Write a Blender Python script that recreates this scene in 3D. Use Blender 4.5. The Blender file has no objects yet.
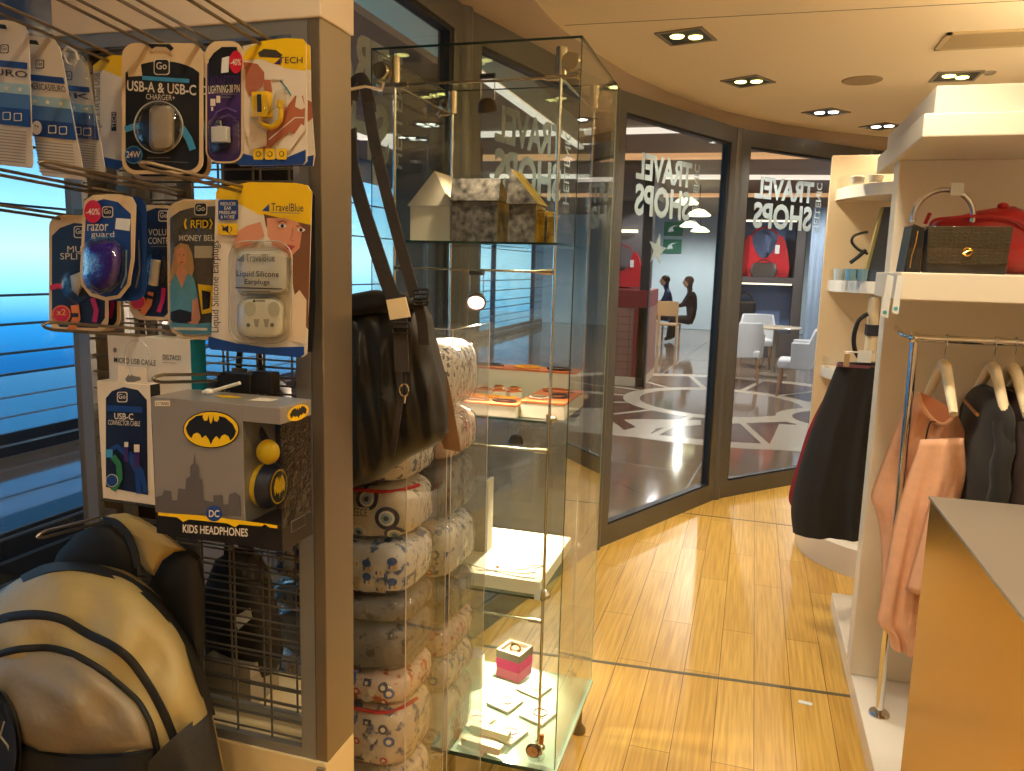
import bpy, math, random
import numpy as np
from mathutils import Vector, Matrix
random.seed(7)
# ---------------------------------------------------------------- camera
S = bpy.context.scene
COL = S.collection
F = 782.0; CX, CY = 512.0, 385.5; H = 1.55
R = np.array([[0.95546815, 0.06925933, -0.28685144],
              [0.29392224, -0.13681111, 0.94598755],
              [0.026274, -0.98817299, -0.15107552]])     # rows: world axes seen by the camera (x right, y down, z forward)
cam_data = bpy.data.cameras.new('camera'); cam = bpy.data.objects.new('camera', cam_data); COL.objects.link(cam)
cam_data.sensor_width = 36.0; cam_data.lens = F * 36.0 / 1024.0
cam_data.clip_start = 0.02; cam_data.clip_end = 400
M = Matrix(((R[0][0], -R[0][1], -R[0][2], 0), (R[1][0], -R[1][1], -R[1][2], 0), (R[2][0], -R[2][1], -R[2][2], H), (0, 0, 0, 1)))
cam.matrix_world = M
S.camera = cam
# ---------------------------------------------------------------- world: daylight sky outside the terminal windows
wd = bpy.data.worlds.new('daylight'); S.world = wd; wd.use_nodes = True
nt = wd.node_tree; bg = nt.nodes['Background']
tc = nt.nodes.new('ShaderNodeTexCoord'); sx = nt.nodes.new('ShaderNodeSeparateXYZ'); cr = nt.nodes.new('ShaderNodeValToRGB')
mr = nt.nodes.new('ShaderNodeMapRange'); mr.inputs[1].default_value = -0.5; mr.inputs[2].default_value = 0.7
nt.links.new(tc.outputs['Generated'], sx.inputs[0]); nt.links.new(sx.outputs[2], mr.inputs[0]); nt.links.new(mr.outputs[0], cr.inputs[0])
nt.links.new(cr.outputs[0], bg.inputs[0])
el = cr.color_ramp.elements
el[0].position = 0.0; el[0].color = (0.004, 0.022, 0.06, 1); el[1].position = 1.0; el[1].color = (0.05, 0.3, 0.72, 1)
for p, c in ((0.24, (0.006, 0.07, 0.22, 1)), (0.32, (0.014, 0.20, 0.52, 1)), (0.355, (0.04, 0.45, 0.95, 1)), (0.38, (0.40, 1.0, 1.3, 1)), (0.42, (0.9, 1.35, 1.45, 1)), (0.46, (0.55, 1.1, 1.35, 1)), (0.53, (0.10, 0.50, 0.95, 1))):
    e = el.new(p); e.color = c
bg.inputs[1].default_value = 1.7
# ---------------------------------------------------------------- exposure
vs = S.view_settings
vs.view_transform = 'Standard'; vs.look = 'None'; vs.gamma = 1; vs.use_curve_mapping = False
vs.exposure = 0.12
S.cycles.max_bounces = 10; S.cycles.transparent_max_bounces = 24; S.cycles.glossy_bounces = 5
S.cycles.use_denoising = True
S.cycles.sample_clamp_indirect = 4.0
CEIL = 2.55
WARM = (1.0, 0.80, 0.50)
def lamp(name, kind, loc, energy, color, rot=(0, 0, 0), **k):
    d = bpy.data.lights.new(name, kind); d.energy = energy; d.color = color
    for a, b in k.items(): setattr(d, a, b)
    o = bpy.data.objects.new(name, d); o.location = loc; o.rotation_euler = rot; COL.objects.link(o); return o
# ceiling fittings of the shop: (x, y, warmth) -- each carries its own spot lamp
FIT = [(-0.355, 3.618, 0), (-0.105, 4.503, 0), (0.354, 5.422, 1), (0.895, 4.578, 0), (0.752, 5.973, 1),
       (0.30, 2.1, 0), (-0.25, 0.55, 0), (0.75, 0.3, 0), (0.2, -0.9, 0), (1.5, 1.6, 0), (1.6, 3.3, 0), (1.4, -0.7, 0), (-0.6, -0.4, 0)]  # last fitting is unseen, added to give the left rack more light
POW = [23, 29, 24, 30, 19, 27, 10, 15, 20, 20, 18, 14, 13]
for (x, y, w), p in zip(FIT, POW):
    c = (1.0, 0.875, 0.63) if w == 0 else (1.0, 0.90, 0.72)
    lamp('downlight_lamp', 'SPOT', (x, y, CEIL - 0.012), p * 3.0, c, spot_size=math.radians(130), spot_blend=0.6, shadow_soft_size=0.06)
# unseen upward area lamps, added to brighten the ceiling
for (x, y, p) in ((1.5, 3.0, 15), (1.9, 3.6, 14), (1.9, 0.6, 18), (0.6, -1.6, 18)):
    lamp('ceiling_fill', 'AREA', (x, y, 2.13), p, (1.0, 0.85, 0.56), rot=(math.pi, 0, 0), size=0.75)
# terminal hall lamps outside the shop windows; first one added to brighten the fascia
for (x, y, z, p) in ((-3.3, 3.6, 2.5, 35), (-2.0, 7.5, 2.9, 70), (-0.5, 10.5, 2.9, 110), (1.5, 9.5, 2.9, 90), (-1.5, 14.0, 2.9, 170), (1.2, 13.6, 2.9, 130), (-1.5, 19.0, 2.9, 260)):
    lamp('hall_lamp', 'SPOT', (x, y, z), p * 2.2, (1.0, 0.93, 0.84), spot_size=math.radians(165), spot_blend=0.5, shadow_soft_size=0.05)

# ---------------------------------------------------------------- pixel helper: a ray of the camera met with a real plane
def ray(x, y):
    v = R @ np.array([(x - CX) / F, (y - CY) / F, 1.0]); return v
def W(x, y, X=None, Y=None, Z=None):
    r = ray(x, y)
    t = (Z - H) / r[2] if Z is not None else (X / r[0] if X is not None else Y / r[1])
    return Vector((r[0] * t, r[1] * t, H + r[2] * t))
# ---------------------------------------------------------------- materials
def srgb(c):
    return tuple(((v / 255.0) / 12.92 if v / 255.0 <= 0.04045 else ((v / 255.0 + 0.055) / 1.055) ** 2.4) for v in c)
MATS = {}
def mat(name, rgb, rough=0.5, metal=0.0, noise=0.0, scale=20.0, bump=0.0, emit=0.0, coat=0.0, stretch=(1, 1, 1), spec=0.5, noise_rgb=None, sheen=0.0):
    if name in MATS: return MATS[name]
    m = bpy.data.materials.new(name); m.use_nodes = True; MATS[name] = m
    n = m.node_tree; b = n.nodes['Principled BSDF']; c = srgb(rgb)
    b.inputs['Base Color'].default_value = (*c, 1); b.inputs['Roughness'].default_value = rough; b.inputs['Metallic'].default_value = metal
    b.inputs['Specular IOR Level'].default_value = spec
    if coat: b.inputs['Coat Weight'].default_value = coat; b.inputs['Coat Roughness'].default_value = 0.08
    if sheen: b.inputs['Sheen Weight'].default_value = sheen
    if noise or bump or noise_rgb:
        t = n.nodes.new('ShaderNodeTexCoord'); mp = n.nodes.new('ShaderNodeMapping'); mp.inputs['Scale'].default_value = stretch
        ns = n.nodes.new('ShaderNodeTexNoise'); ns.inputs['Scale'].default_value = scale; ns.inputs['Detail'].default_value = 5
        n.links.new(t.outputs['Object'], mp.inputs[0]); n.links.new(mp.outputs[0], ns.inputs['Vector'])
        if noise or noise_rgb:
            rp = n.nodes.new('ShaderNodeValToRGB'); k = noise
            d = srgb(noise_rgb) if noise_rgb else tuple(max(0, v * (1 - k)) for v in c)
            l = c if noise_rgb else tuple(min(1, v * (1 + k)) for v in c)
            rp.color_ramp.elements[0].position = 0.32; rp.color_ramp.elements[1].position = 0.68
            rp.color_ramp.elements[0].color = (*d, 1); rp.color_ramp.elements[1].color = (*l, 1)
            n.links.new(ns.outputs['Fac'], rp.inputs[0]); n.links.new(rp.outputs[0], b.inputs['Base Color'])
        if bump:
            bp = n.nodes.new('ShaderNodeBump'); bp.inputs['Strength'].default_value = bump; bp.inputs['Distance'].default_value = 0.01
            n.links.new(ns.outputs['Fac'], bp.inputs['Height']); n.links.new(bp.outputs[0], b.inputs['Normal'])
    if emit:
        b.inputs['Emission Color'].default_value = (*c, 1); b.inputs['Emission Strength'].default_value = emit
    return m
def glass(name, tint=(240, 250, 245), ior=1.45, rough=0.0, bump=0.0, bscale=60, minref=0.0):
    if name in MATS: return MATS[name]
    m = bpy.data.materials.new(name); m.use_nodes = True; MATS[name] = m
    n = m.node_tree; n.nodes.clear()
    out = n.nodes.new('ShaderNodeOutputMaterial'); mx = n.nodes.new('ShaderNodeMixShader'); tr = n.nodes.new('ShaderNodeBsdfTransparent')
    gl = n.nodes.new('ShaderNodeBsdfGlossy'); fr = n.nodes.new('ShaderNodeLayerWeight'); fr.inputs[0].default_value = 0.5
    tr.inputs[0].default_value = (*srgb(tint), 1); gl.inputs['Roughness'].default_value = rough
    f0 = ((ior - 1) / (ior + 1)) ** 2
    pw = n.nodes.new('ShaderNodeMath'); pw.operation = 'POWER'; pw.inputs[1].default_value = 5.0; n.links.new(fr.outputs['Facing'], pw.inputs[0])
    ma = n.nodes.new('ShaderNodeMath'); ma.operation = 'MULTIPLY_ADD'; ma.inputs[1].default_value = 1 - f0; ma.inputs[2].default_value = f0; n.links.new(pw.outputs[0], ma.inputs[0])
    src = ma.outputs[0]
    if minref:
        ad = n.nodes.new('ShaderNodeMath'); ad.operation = 'ADD'; ad.inputs[1].default_value = minref; ad.use_clamp = True
        n.links.new(src, ad.inputs[0]); src = ad.outputs[0]
    if bump:
        t = n.nodes.new('ShaderNodeTexCoord'); ns = n.nodes.new('ShaderNodeTexNoise'); ns.inputs['Scale'].default_value = bscale
        bp = n.nodes.new('ShaderNodeBump'); bp.inputs['Strength'].default_value = bump; bp.inputs['Distance'].default_value = 0.02
        n.links.new(t.outputs['Object'], ns.inputs['Vector']); n.links.new(ns.outputs['Fac'], bp.inputs['Height'])
        n.links.new(bp.outputs[0], gl.inputs['Normal']); n.links.new(bp.outputs[0], fr.inputs['Normal'])
    n.links.new(src, mx.inputs[0]); n.links.new(tr.outputs[0], mx.inputs[1]); n.links.new(gl.outputs[0], mx.inputs[2]); n.links.new(mx.outputs[0], out.inputs[0])
    return m
# ---------------------------------------------------------------- mesh builder
class MB:
    def __init__(s): s.v = []; s.f = []; s.m = []; s.mats = []; s.sm = []
    def mi(s, m):
        if m not in s.mats: s.mats.append(m)
        return s.mats.index(m)
    def add(s, vs, fs, m, smooth=False):
        o = len(s.v); s.v += [tuple(v) for v in vs]; k = s.mi(m)
        for f in fs: s.f.append([i + o for i in f]); s.m.append(k); s.sm.append(smooth)
        return s
    def quad(s, a, b, c, d, m): return s.add([a, b, c, d], [[0, 1, 2, 3]], m)
    def poly(s, pts, m): return s.add(pts, [list(range(len(pts)))], m)
    def box(s, x0, x1, y0, y1, z0, z1, m, rot=0, piv=None):
        vs = [Vector((x, y, z)) for z in (z0, z1) for y in (y0, y1) for x in (x0, x1)]
        if rot:
            p = Vector(piv) if piv else Vector(((x0 + x1) / 2, (y0 + y1) / 2, 0)); q = Matrix.Rotation(rot, 3, 'Z')
            vs = [q @ (v - p) + p for v in vs]
        return s.add(vs, [[0, 2, 3, 1], [4, 5, 7, 6], [0, 1, 5, 4], [2, 6, 7, 3], [0, 4, 6, 2], [1, 3, 7, 5]], m)
    def prism(s, pts, d, m, m2=None):            # pts: 3D polygon, extruded by vector d
        n = len(pts); pts = [Vector(p) for p in pts]; d = Vector(d); b = [p + d for p in pts]
        s.add(pts, [list(range(n))], m)
        s.add(b, [list(range(n))[::-1]], m2 or m)
        s.add(pts + b, [[i, i + n, (i + 1) % n + n, (i + 1) % n] for i in range(n)], m2 or m)
        return s
    def tube(s, pts, r, m, n=8, closed=False, flat=1.0, cap=True):
        pts = [Vector(p) for p in pts]; k = len(pts); vs = []; rs = r if isinstance(r, (list, tuple)) else [r] * k
        up = None
        for i, p in enumerate(pts):
            a = pts[(i - 1) % k] if (closed or i > 0) else p; b = pts[(i + 1) % k] if (closed or i < k - 1) else p
            t = (b - a)
            if t.length < 1e-9: t = Vector((0, 0, 1))
            t.normalize()
            if up is None: up = Vector((0, 0, 1)) if abs(t.z) < 0.9 else Vector((0, 1, 0))
            sd = t.cross(up)
            if sd.length < 1e-6: sd = t.cross(Vector((1, 0, 0)))
            sd.normalize(); up = sd.cross(t).normalized()
            for j in range(n):
                g = 2 * math.pi * j / n; vs.append(p + sd * math.cos(g) * rs[i] + up * math.sin(g) * rs[i] * flat)
        fs = []
        for i in range(k if closed else k - 1):
            for j in range(n):
                a = i * n + j; b = i * n + (j + 1) % n; c = ((i + 1) % k) * n + (j + 1) % n; d = ((i + 1) % k) * n + j
                fs.append([a, b, c, d])
        if cap and not closed: fs.append(list(range(n))[::-1]); fs.append([(k - 1) * n + j for j in range(n)])
        return s.add(vs, fs, m, True)
    def lathe(s, prof, c, m, n=24, axis='Z', a0=0, a1=2 * math.pi):
        full = abs(a1 - a0 - 2 * math.pi) < 1e-6; st = n if full else n + 1; vs = []
        for (r, h) in prof:
            for j in range(st):
                g = a0 + (a1 - a0) * j / n; x, y = r * math.cos(g), r * math.sin(g)
                vs.append(Vector(c) + (Vector((x, y, h)) if axis == 'Z' else Vector((x, h, y)) if axis == 'Y' else Vector((h, x, y))))
        fs = []
        for i in range(len(prof) - 1):
            for j in range(n):
                a = i * st + j; b = i * st + (j + 1) % st; fs.append([a, b, b + st, a + st])
        return s.add(vs, fs, m, True)
    def ell(s, c, rx, ry, rz, m, e=1.0, nu=20, nv=12, rot=0, tilt=None):
        q = Matrix.Rotation(rot, 3, 'Z'); vs = []
        if tilt: q = Matrix.Rotation(tilt, 3, 'Y') @ q
        sp = lambda v, k: math.copysign(abs(v) ** k, v)
        for i in range(nv + 1):
            ph = -math.pi / 2 + math.pi * i / nv
            for j in range(nu):
                th = 2 * math.pi * j / nu
                vs.append(Vector(c) + q @ Vector((rx * sp(math.cos(ph), e) * sp(math.cos(th), e), ry * sp(math.cos(ph), e) * sp(math.sin(th), e), rz * sp(math.sin(ph), e))))
        fs = [[i * nu + j, i * nu + (j + 1) % nu, (i + 1) * nu + (j + 1) % nu, (i + 1) * nu + j] for i in range(nv) for j in range(nu)]
        return s.add(vs, fs, m, True)
    def build(s, name, parent=None, bevel=0, seg=2, sub=0, angle=40, label=None, loc=None):
        me = bpy.data.meshes.new(name); vs = s.v
        if loc is not None: vs = [(v[0] - loc[0], v[1] - loc[1], v[2] - loc[2]) for v in vs]
        me.from_pydata(vs, [], s.f)
        for m in s.mats: me.materials.append(m)
        me.polygons.foreach_set('material_index', s.m); me.polygons.foreach_set('use_smooth', s.sm); me.update()
        o = bpy.data.objects.new(name, me); COL.objects.link(o)
        if loc is not None: o.location = loc
        if any(s.sm): me.set_sharp_from_angle(angle=math.radians(angle))
        if bevel:
            b = o.modifiers.new('edge', 'BEVEL'); b.width = bevel; b.segments = seg; b.limit_method = 'ANGLE'; b.angle_limit = math.radians(40)
        if sub: u = o.modifiers.new('smooth', 'SUBSURF'); u.levels = sub; u.render_levels = sub
        if parent is not None:
            o.parent = parent; o.matrix_parent_inverse = Matrix.Translation(-parent.location) if parent.type == 'EMPTY' else parent.matrix_world.inverted()
        if label: o['label'] = label
        return o
def tag(o, label, cat, group=None, kind=None):
    o['label'] = label; o['category'] = cat
    if group: o['group'] = group
    if kind: o['kind'] = kind
    return o
def thing(name, label, cat, loc, group=None):
    o = bpy.data.objects.new(name, None); o.empty_display_size = 0.03; COL.objects.link(o); o.location = loc
    bpy.context.view_layer.update()
    return tag(o, label, cat, group)
def struct(mb, name, **k):
    o = mb.build(name, **k); o['kind'] = 'structure'; return o
def bez(pts, n=8):                                  # Catmull-Rom through points
    P = [Vector(p) for p in pts]; out = []
    for i in range(len(P) - 1):
        a = P[i - 1] if i else P[i] * 2 - P[i + 1]; b = P[i]; c = P[i + 1]; d = P[i + 2] if i + 2 < len(P) else P[i + 1] * 2 - P[i]
        for k in range(n):
            t = k / n; out.append(0.5 * ((2 * b) + (c - a) * t + (2 * a - 5 * b + 4 * c - d) * t * t + (3 * b - a - 3 * c + d) * t ** 3))
    out.append(P[-1]); return out
def glyphs(text, bold=0.0):
    cu = bpy.data.curves.new('lettering', 'FONT'); cu.body = text; cu.size = 1.0; cu.offset = bold * 0.5; cu.resolution_u = 3
    o = bpy.data.objects.new('lettering', cu); me = bpy.data.meshes.new_from_object(o)
    vs = [v.co.copy() for v in me.vertices]; fs = [list(p.vertices) for p in me.polygons]
    bpy.data.objects.remove(o); bpy.data.curves.remove(cu); bpy.data.meshes.remove(me)
    return vs, fs
def write(mb, text, q, m, bold=0.0, off=None):      # q: world corners top-left, top-right, bottom-right, bottom-left of the line of letters
    vs, fs = glyphs(text, bold)
    if not vs: return
    x0 = min(v.x for v in vs); x1 = max(v.x for v in vs); y0 = min(v.y for v in vs); y1 = max(v.y for v in vs)
    tl, tr, br, bl = [Vector(p) for p in q]; out = []
    for v in vs:
        u = (v.x - x0) / (x1 - x0); w = (v.y - y0) / (y1 - y0)
        p = (bl * (1 - u) + br * u) * (1 - w) + (tl * (1 - u) + tr * u) * w
        if off: p = p + Vector(off)
        out.append(p)
    mb.add(out, fs, m)
class Sheet:                                        # flat printed artwork on a plane Y = const; later layers lie 0.25 mm nearer
    def __init__(s, Y, mb=None, step=0.00025): s.Y = Y; s.mb = mb or MB(); s.k = 0; s.step = step
    def w(s, p): return W(p[0], p[1], Y=s.Y)
    def lay(s): s.k += 1; return Vector((0, -s.step * s.k, 0))
    def poly(s, pts, m):
        o = s.lay(); s.mb.poly([s.w(p) + o for p in pts], m)
    def rect(s, x0, y0, x1, y1, m, sl=0.0): s.poly([(x0, y0), (x1, y0 + sl * (x1 - x0)), (x1, y1 + sl * (x1 - x0)), (x0, y1)], m)
    def disc(s, x, y, rx, ry, m, n=20, a0=0, a1=360):
        s.poly([(x + rx * math.cos(math.radians(a0 + (a1 - a0) * i / n)), y + ry * math.sin(math.radians(a0 + (a1 - a0) * i / n))) for i in range(n + (a1 - a0 != 360))], m)
    def line(s, pts, wd, m):
        o = s.lay(); P = [Vector((p[0], p[1])) for p in pts]; L = []; Rr = []
        for i, p in enumerate(P):
            t = (P[min(i + 1, len(P) - 1)] - P[max(i - 1, 0)]).normalized(); nn = Vector((-t.y, t.x)) * wd / 2; L.append(p + nn); Rr.append(p - nn)
        for i in range(len(P) - 1): s.mb.quad(s.w(L[i]) + o, s.w(L[i + 1]) + o, s.w(Rr[i + 1]) + o, s.w(Rr[i]) + o, m)
    def text(s, t, x0, y0, x1, y1, m, sl=0.0, bold=0.0, vert=False):
        o = s.lay()
        if vert: q = [(x0, y1), (x0, y0), (x1, y0), (x1, y1)]
        else: q = [(x0, y0), (x1, y0 + sl * (x1 - x0)), (x1, y1 + sl * (x1 - x0)), (x0, y1)]
        write(s.mb, t, [s.w(p) + o for p in q], m, bold)
def rrect(x0, y0, x1, y1, r, sl=0.0, n=5):
    pts = []
    for cx, cy, a in ((x1 - r, y0 + r, -90), (x1 - r, y1 - r, 0), (x0 + r, y1 - r, 90), (x0 + r, y0 + r, 180)):
        for i in range(n + 1):
            g = math.radians(a + 90 * i / n); px = cx + r * math.cos(g); pts.append((px, cy + r * math.sin(g) + sl * (px - x0)))
    return pts
def card(pts, Y, m, edge=None, t=0.0012):           # a stiff card of pixel outline on plane Y
    mb = MB(); mb.prism([W(x, y, Y=Y) for x, y in pts], (0, t, 0), m, edge or m); return mb
def dome(mb, out, Y, bulge, m, rings=7, ex=2.2, c=None, back=0.0, ripple=None):   # star-shaped pixel outline swelling towards the viewer
    n = len(out)
    if c is None: c = (sum(p[0] for p in out) / n, sum(p[1] for p in out) / n)
    vs = []; fs = []
    def dep(s): return bulge * (1 - s ** ex) ** (1 / ex) if s < 1 else 0.0
    for k in range(rings):
        s = 1 - (k / rings) ** 1.25
        for p in out:
            x = c[0] + (p[0] - c[0]) * s; y = c[1] + (p[1] - c[1]) * s; dd = dep(s)
            if ripple: dd += ripple(x, y) * min(1, (1 - s) * 5)
            vs.append(W(x, y, Y=Y - dd))
    vs.append(W(c[0], c[1], Y=Y - bulge - (ripple(*c) if ripple else 0)))
    for k in range(rings - 1):
        for j in range(n): fs.append([k * n + j, k * n + (j + 1) % n, (k + 1) * n + (j + 1) % n, (k + 1) * n + j])
    for j in range(n): fs.append([(rings - 1) * n + j, (rings - 1) * n + (j + 1) % n, len(vs) - 1])
    if back:
        o = len(vs)
        for s in (1.0, 0.9):
            for p in out:
                x = c[0] + (p[0] - c[0]) * s; y = c[1] + (p[1] - c[1]) * s; vs.append(W(x, y, Y=Y) + Vector((0, back * (1 if s < 1 else 0.5), 0)))
        for j in range(n):
            j2 = (j + 1) % n; fs.append([j2, j, o + j, o + j2]); fs.append([o + j2, o + j, o + n + j, o + n + j2])
        fs.append([o + n + j for j in range(n)])
    mb.add(vs, fs, m, True); return mb
def drape(mb, L, Rt, Y, th, m, folds=4, amp=0.012, n=28, rows=None, ph=0.0, yb=None):   # hanging cloth between a left and a right pixel profile
    L = bez([(x, y, 0) for x, y in L], 5); Rt = bez([(x, y, 0) for x, y in Rt], 5)
    k = max(len(L), len(Rt)); g = lambda A, t: A[min(int(t * (len(A) - 1)), len(A) - 2)].lerp(A[min(int(t * (len(A) - 1)), len(A) - 2) + 1], t * (len(A) - 1) - min(int(t * (len(A) - 1)), len(A) - 2))
    vs = []
    for i in range(k):
        t = i / (k - 1); a = W(*g(L, t)[:2], Y=Y); b = W(*g(Rt, t)[:2], Y=Y)
        for side in (0, 1):
            for j in range(n):
                u = j / (n - 1); u = u if side == 0 else 1 - u
                p = a.lerp(b, u); e = math.sqrt(max(0, 1 - (2 * u - 1) ** 2)) * th * (0.35 + 0.65 * min(1, t * 1.6))
                rp = amp * t ** 0.6 * (math.sin(u * folds * 2 * math.pi + ph + t * 1.2) + 0.4 * math.sin(u * folds * 4.7 * math.pi + 1.3 * ph))
                p.y += (-e if side == 0 else e * 0.6) + rp * (0.3 + 0.7 * math.sin(math.pi * u)); vs.append(p)
    w = 2 * n; fs = [[i * w + j, i * w + (j + 1) % w, (i + 1) * w + (j + 1) % w, (i + 1) * w + j] for i in range(k - 1) for j in range(w)]
    fs += [list(range(w))[::-1], [(k - 1) * w + j for j in range(w)]]
    mb.add(vs, fs, m, True); return mb
def rib(mb, pts, Y, wd, m, lift=0.0, n=8):          # flat strap of pixel centre line; pts (x, y[, extra depth])
    C = bez([W(p[0], p[1], Y=Y - (p[2] if len(p) > 2 else 0)) - Vector((0, lift, 0)) for p in pts], n)
    vs = []
    for i, p in enumerate(C):
        t = (C[min(i + 1, len(C) - 1)] - C[max(i - 1, 0)]).normalized(); sd = t.cross(Vector((0, 1, 0)))
        if sd.length < 1e-4: sd = Vector((1, 0, 0))
        sd.normalize(); nn = sd.cross(t).normalized() * 0.0015
        for q in (sd * wd / 2 + nn, sd * wd / 2 - nn, -sd * wd / 2 - nn, -sd * wd / 2 + nn): vs.append(p + q)
    k = len(C); fs = [[i * 4 + j, i * 4 + (j + 1) % 4, (i + 1) * 4 + (j + 1) % 4, (i + 1) * 4 + j] for i in range(k - 1) for j in range(4)] + [[3, 2, 1, 0], [k * 4 - 4, k * 4 - 3, k * 4 - 2, k * 4 - 1]]
    mb.add(vs, fs, m, False); return mb
# ================================================================ materials used all over
m_metal = mat('brushed_bronze_metal', (102, 102, 102), 0.36, 0.55, noise=0.06, scale=4, stretch=(1, 1, 0.1))
m_bulk = mat('bulkhead_paint', (164, 144, 124), 0.55)
m_ceil = mat('ceiling_paint', (240, 222, 192), 0.75)
m_black = mat('black_plastic', (22, 22, 24), 0.4)
m_chrome = mat('chrome', (225, 225, 225), 0.12, 1.0)
m_white = mat('white_laminate', (232, 222, 206), 0.35)
m_cream = mat('cream_laminate', (226, 204, 170), 0.4)
m_wgloss = mat('white_gloss', (240, 234, 224), 0.15, coat=0.4)
m_pane = glass('window_glass', (232, 236, 238), 1.5)
m_letter = mat('frosted_white_film', (222, 228, 232), 0.6)
m_seal = mat('black_rubber', (18, 22, 30), 0.5)
# ---------------------------------------------------------------- shop front line in plan
FP = [(1.75, 7.15), (0.747, 6.47), (-0.176, 5.418), (-0.77, 4.15), (-1.08, 2.79), (-1.13, 1.24), (-1.13, -0.5), (-1.13, -2.2)]
# floor
def floor_mat():
    m = bpy.data.materials.new('bamboo_planks'); m.use_nodes = True; n = m.node_tree; b = n.nodes['Principled BSDF']
    g = n.nodes.new('ShaderNodeNewGeometry'); sp = n.nodes.new('ShaderNodeSeparateXYZ'); cb = n.nodes.new('ShaderNodeCombineXYZ')
    n.links.new(g.outputs['Position'], sp.inputs[0])
    ax = n.nodes.new('ShaderNodeMath'); ax.operation = 'ADD'; ax.inputs[1].default_value = 0.419 + 0.131 * 20
    ay = n.nodes.new('ShaderNodeMath'); ay.operation = 'ADD'; ay.inputs[1].default_value = 20.15
    n.links.new(sp.outputs[0], ax.inputs[0]); n.links.new(sp.outputs[1], ay.inputs[0]); n.links.new(ay.outputs[0], cb.inputs[0]); n.links.new(ax.outputs[0], cb.inputs[1])
    br = n.nodes.new('ShaderNodeTexBrick'); br.inputs['Scale'].default_value = 1.0; br.inputs['Brick Width'].default_value = 0.98; br.inputs['Row Height'].default_value = 0.131
    br.inputs['Mortar Size'].default_value = 0.0013; br.inputs['Mortar Smooth'].default_value = 0.2; br.offset = 0.42; br.offset_frequency = 2
    br.inputs['Color1'].default_value = (*srgb((226, 184, 98)), 1); br.inputs['Color2'].default_value = (*srgb((204, 160, 76)), 1); br.inputs['Mortar'].default_value = (*srgb((96, 66, 34)), 1)
    n.links.new(cb.outputs[0], br.inputs['Vector'])
    mp = n.nodes.new('ShaderNodeMapping'); mp.inputs['Scale'].default_value = (90, 3.0, 1); n.links.new(g.outputs['Position'], mp.inputs[0])
    ns = n.nodes.new('ShaderNodeTexNoise'); ns.inputs['Scale'].default_value = 1.0; ns.inputs['Detail'].default_value = 6; n.links.new(mp.outputs[0], ns.inputs['Vector'])
    mx = n.nodes.new('ShaderNodeMix'); mx.data_type = 'RGBA'; mx.blend_type = 'MULTIPLY'; mx.inputs[0].default_value = 1.0
    rp = n.nodes.new('ShaderNodeValToRGB'); rp.color_ramp.elements[0].position = 0.3; rp.color_ramp.elements[1].position = 0.66
    rp.color_ramp.elements[0].color = (0.70, 0.64, 0.54, 1); rp.color_ramp.elements[1].color = (1, 1, 1, 1)
    n.links.new(ns.outputs['Fac'], rp.inputs[0]); n.links.new(br.outputs['Color'], mx.inputs[6]); n.links.new(rp.outputs[0], mx.inputs[7]); n.links.new(mx.outputs[2], b.inputs['Base Color'])
    b.inputs['Roughness'].default_value = 0.3; b.inputs['Specular IOR Level'].default_value = 0.4
    return m
mb = MB(); inner = [(2.6, 7.15)] + FP + [(2.6, -2.2)]
mb.prism([(x, y, 0) for x, y in inner], (0, 0, -0.05), floor_mat())
struct(mb, 'floor')
m_strip = mat('floor_joint', (104, 96, 78), 0.45, 0.5)
for i, (a, b, w) in enumerate((((-1.0, 2.865), (0.448, 2.966), 0.009), ((-0.36, 5.0), (0.6, 4.985), 0.006))):
    mb = MB(); a = Vector((*a, 0)); b = Vector((*b, 0)); nn = (b - a).cross(Vector((0, 0, 1))).normalized() * w
    mb.prism([a + nn, b + nn, b - nn, a - nn], (0, 0, 0.0012), m_strip); struct(mb, 'trim_%d' % (i + 1))
# ceiling: the curved edge above the shop front, then flat
CE = [(1.75, 7.05), (0.857, 6.45), (0.40, 6.10), (0.093, 5.80), (-0.21, 5.364), (-0.375, 5.115), (-0.543, 4.692), (-0.696, 4.237), (-0.779, 3.846), (-0.839, 3.534), (-0.868, 3.30), (-0.87, 3.06), (-0.86, 2.5), (-0.88, 1.6), (-0.9, 0.4), (-0.9, -2.2)]
mb = MB(); mb.prism([(x, y, CEIL) for x, y in [(2.6, 7.05)] + CE + [(2.6, -2.2)]], (0, 0, 0.06), m_ceil)
struct(mb, 'ceiling')
mb = MB()
for (a, b, w) in (((-0.83, 3.361), (1.9, 3.45), 0.0015),):
    a = Vector((*a, CEIL)); b = Vector((*b, CEIL)); mb.prism([a, b, b + Vector((0, 0.005, 0)), a + Vector((0, 0.005, 0))], (0, 0, -0.0008), mat('ceiling_joint', (120, 100, 76), 0.8))
struct(mb, 'trim_3')
# bulkhead: smooth brown cove between the ceiling edge and the head of the shop front
def along(pts, k):
    P = [Vector((*p, 0)) for p in pts]; d = [0]
    for i in range(len(P) - 1): d.append(d[-1] + (P[i + 1] - P[i]).length)
    out = []
    for j in range(k + 1):
        s = d[-1] * j / k; i = max(q for q in range(len(d) - 1) if d[q] <= s + 1e-9); out.append(P[i].lerp(P[i + 1], (s - d[i]) / max(1e-9, d[i + 1] - d[i])))
    return out
A = [p + Vector((0, 0, CEIL + 0.001)) for p in along(CE, 70)]; B = []
for p in A:                                          # nearest point of the shop front line
    best = None
    for i in range(len(FP) - 1):
        a = Vector((*FP[i], 0)); b = Vector((*FP[i + 1], 0)); t = max(0, min(1, (Vector((p.x, p.y, 0)) - a).dot(b - a) / (b - a).length_squared)); q = a.lerp(b, t)
        if best is None or (q - Vector((p.x, p.y, 0))).length < best[0]: best = ((q - Vector((p.x, p.y, 0))).length, q)
    q = best[1]; B.append(Vector((q.x, q.y, 2.455)))
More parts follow.
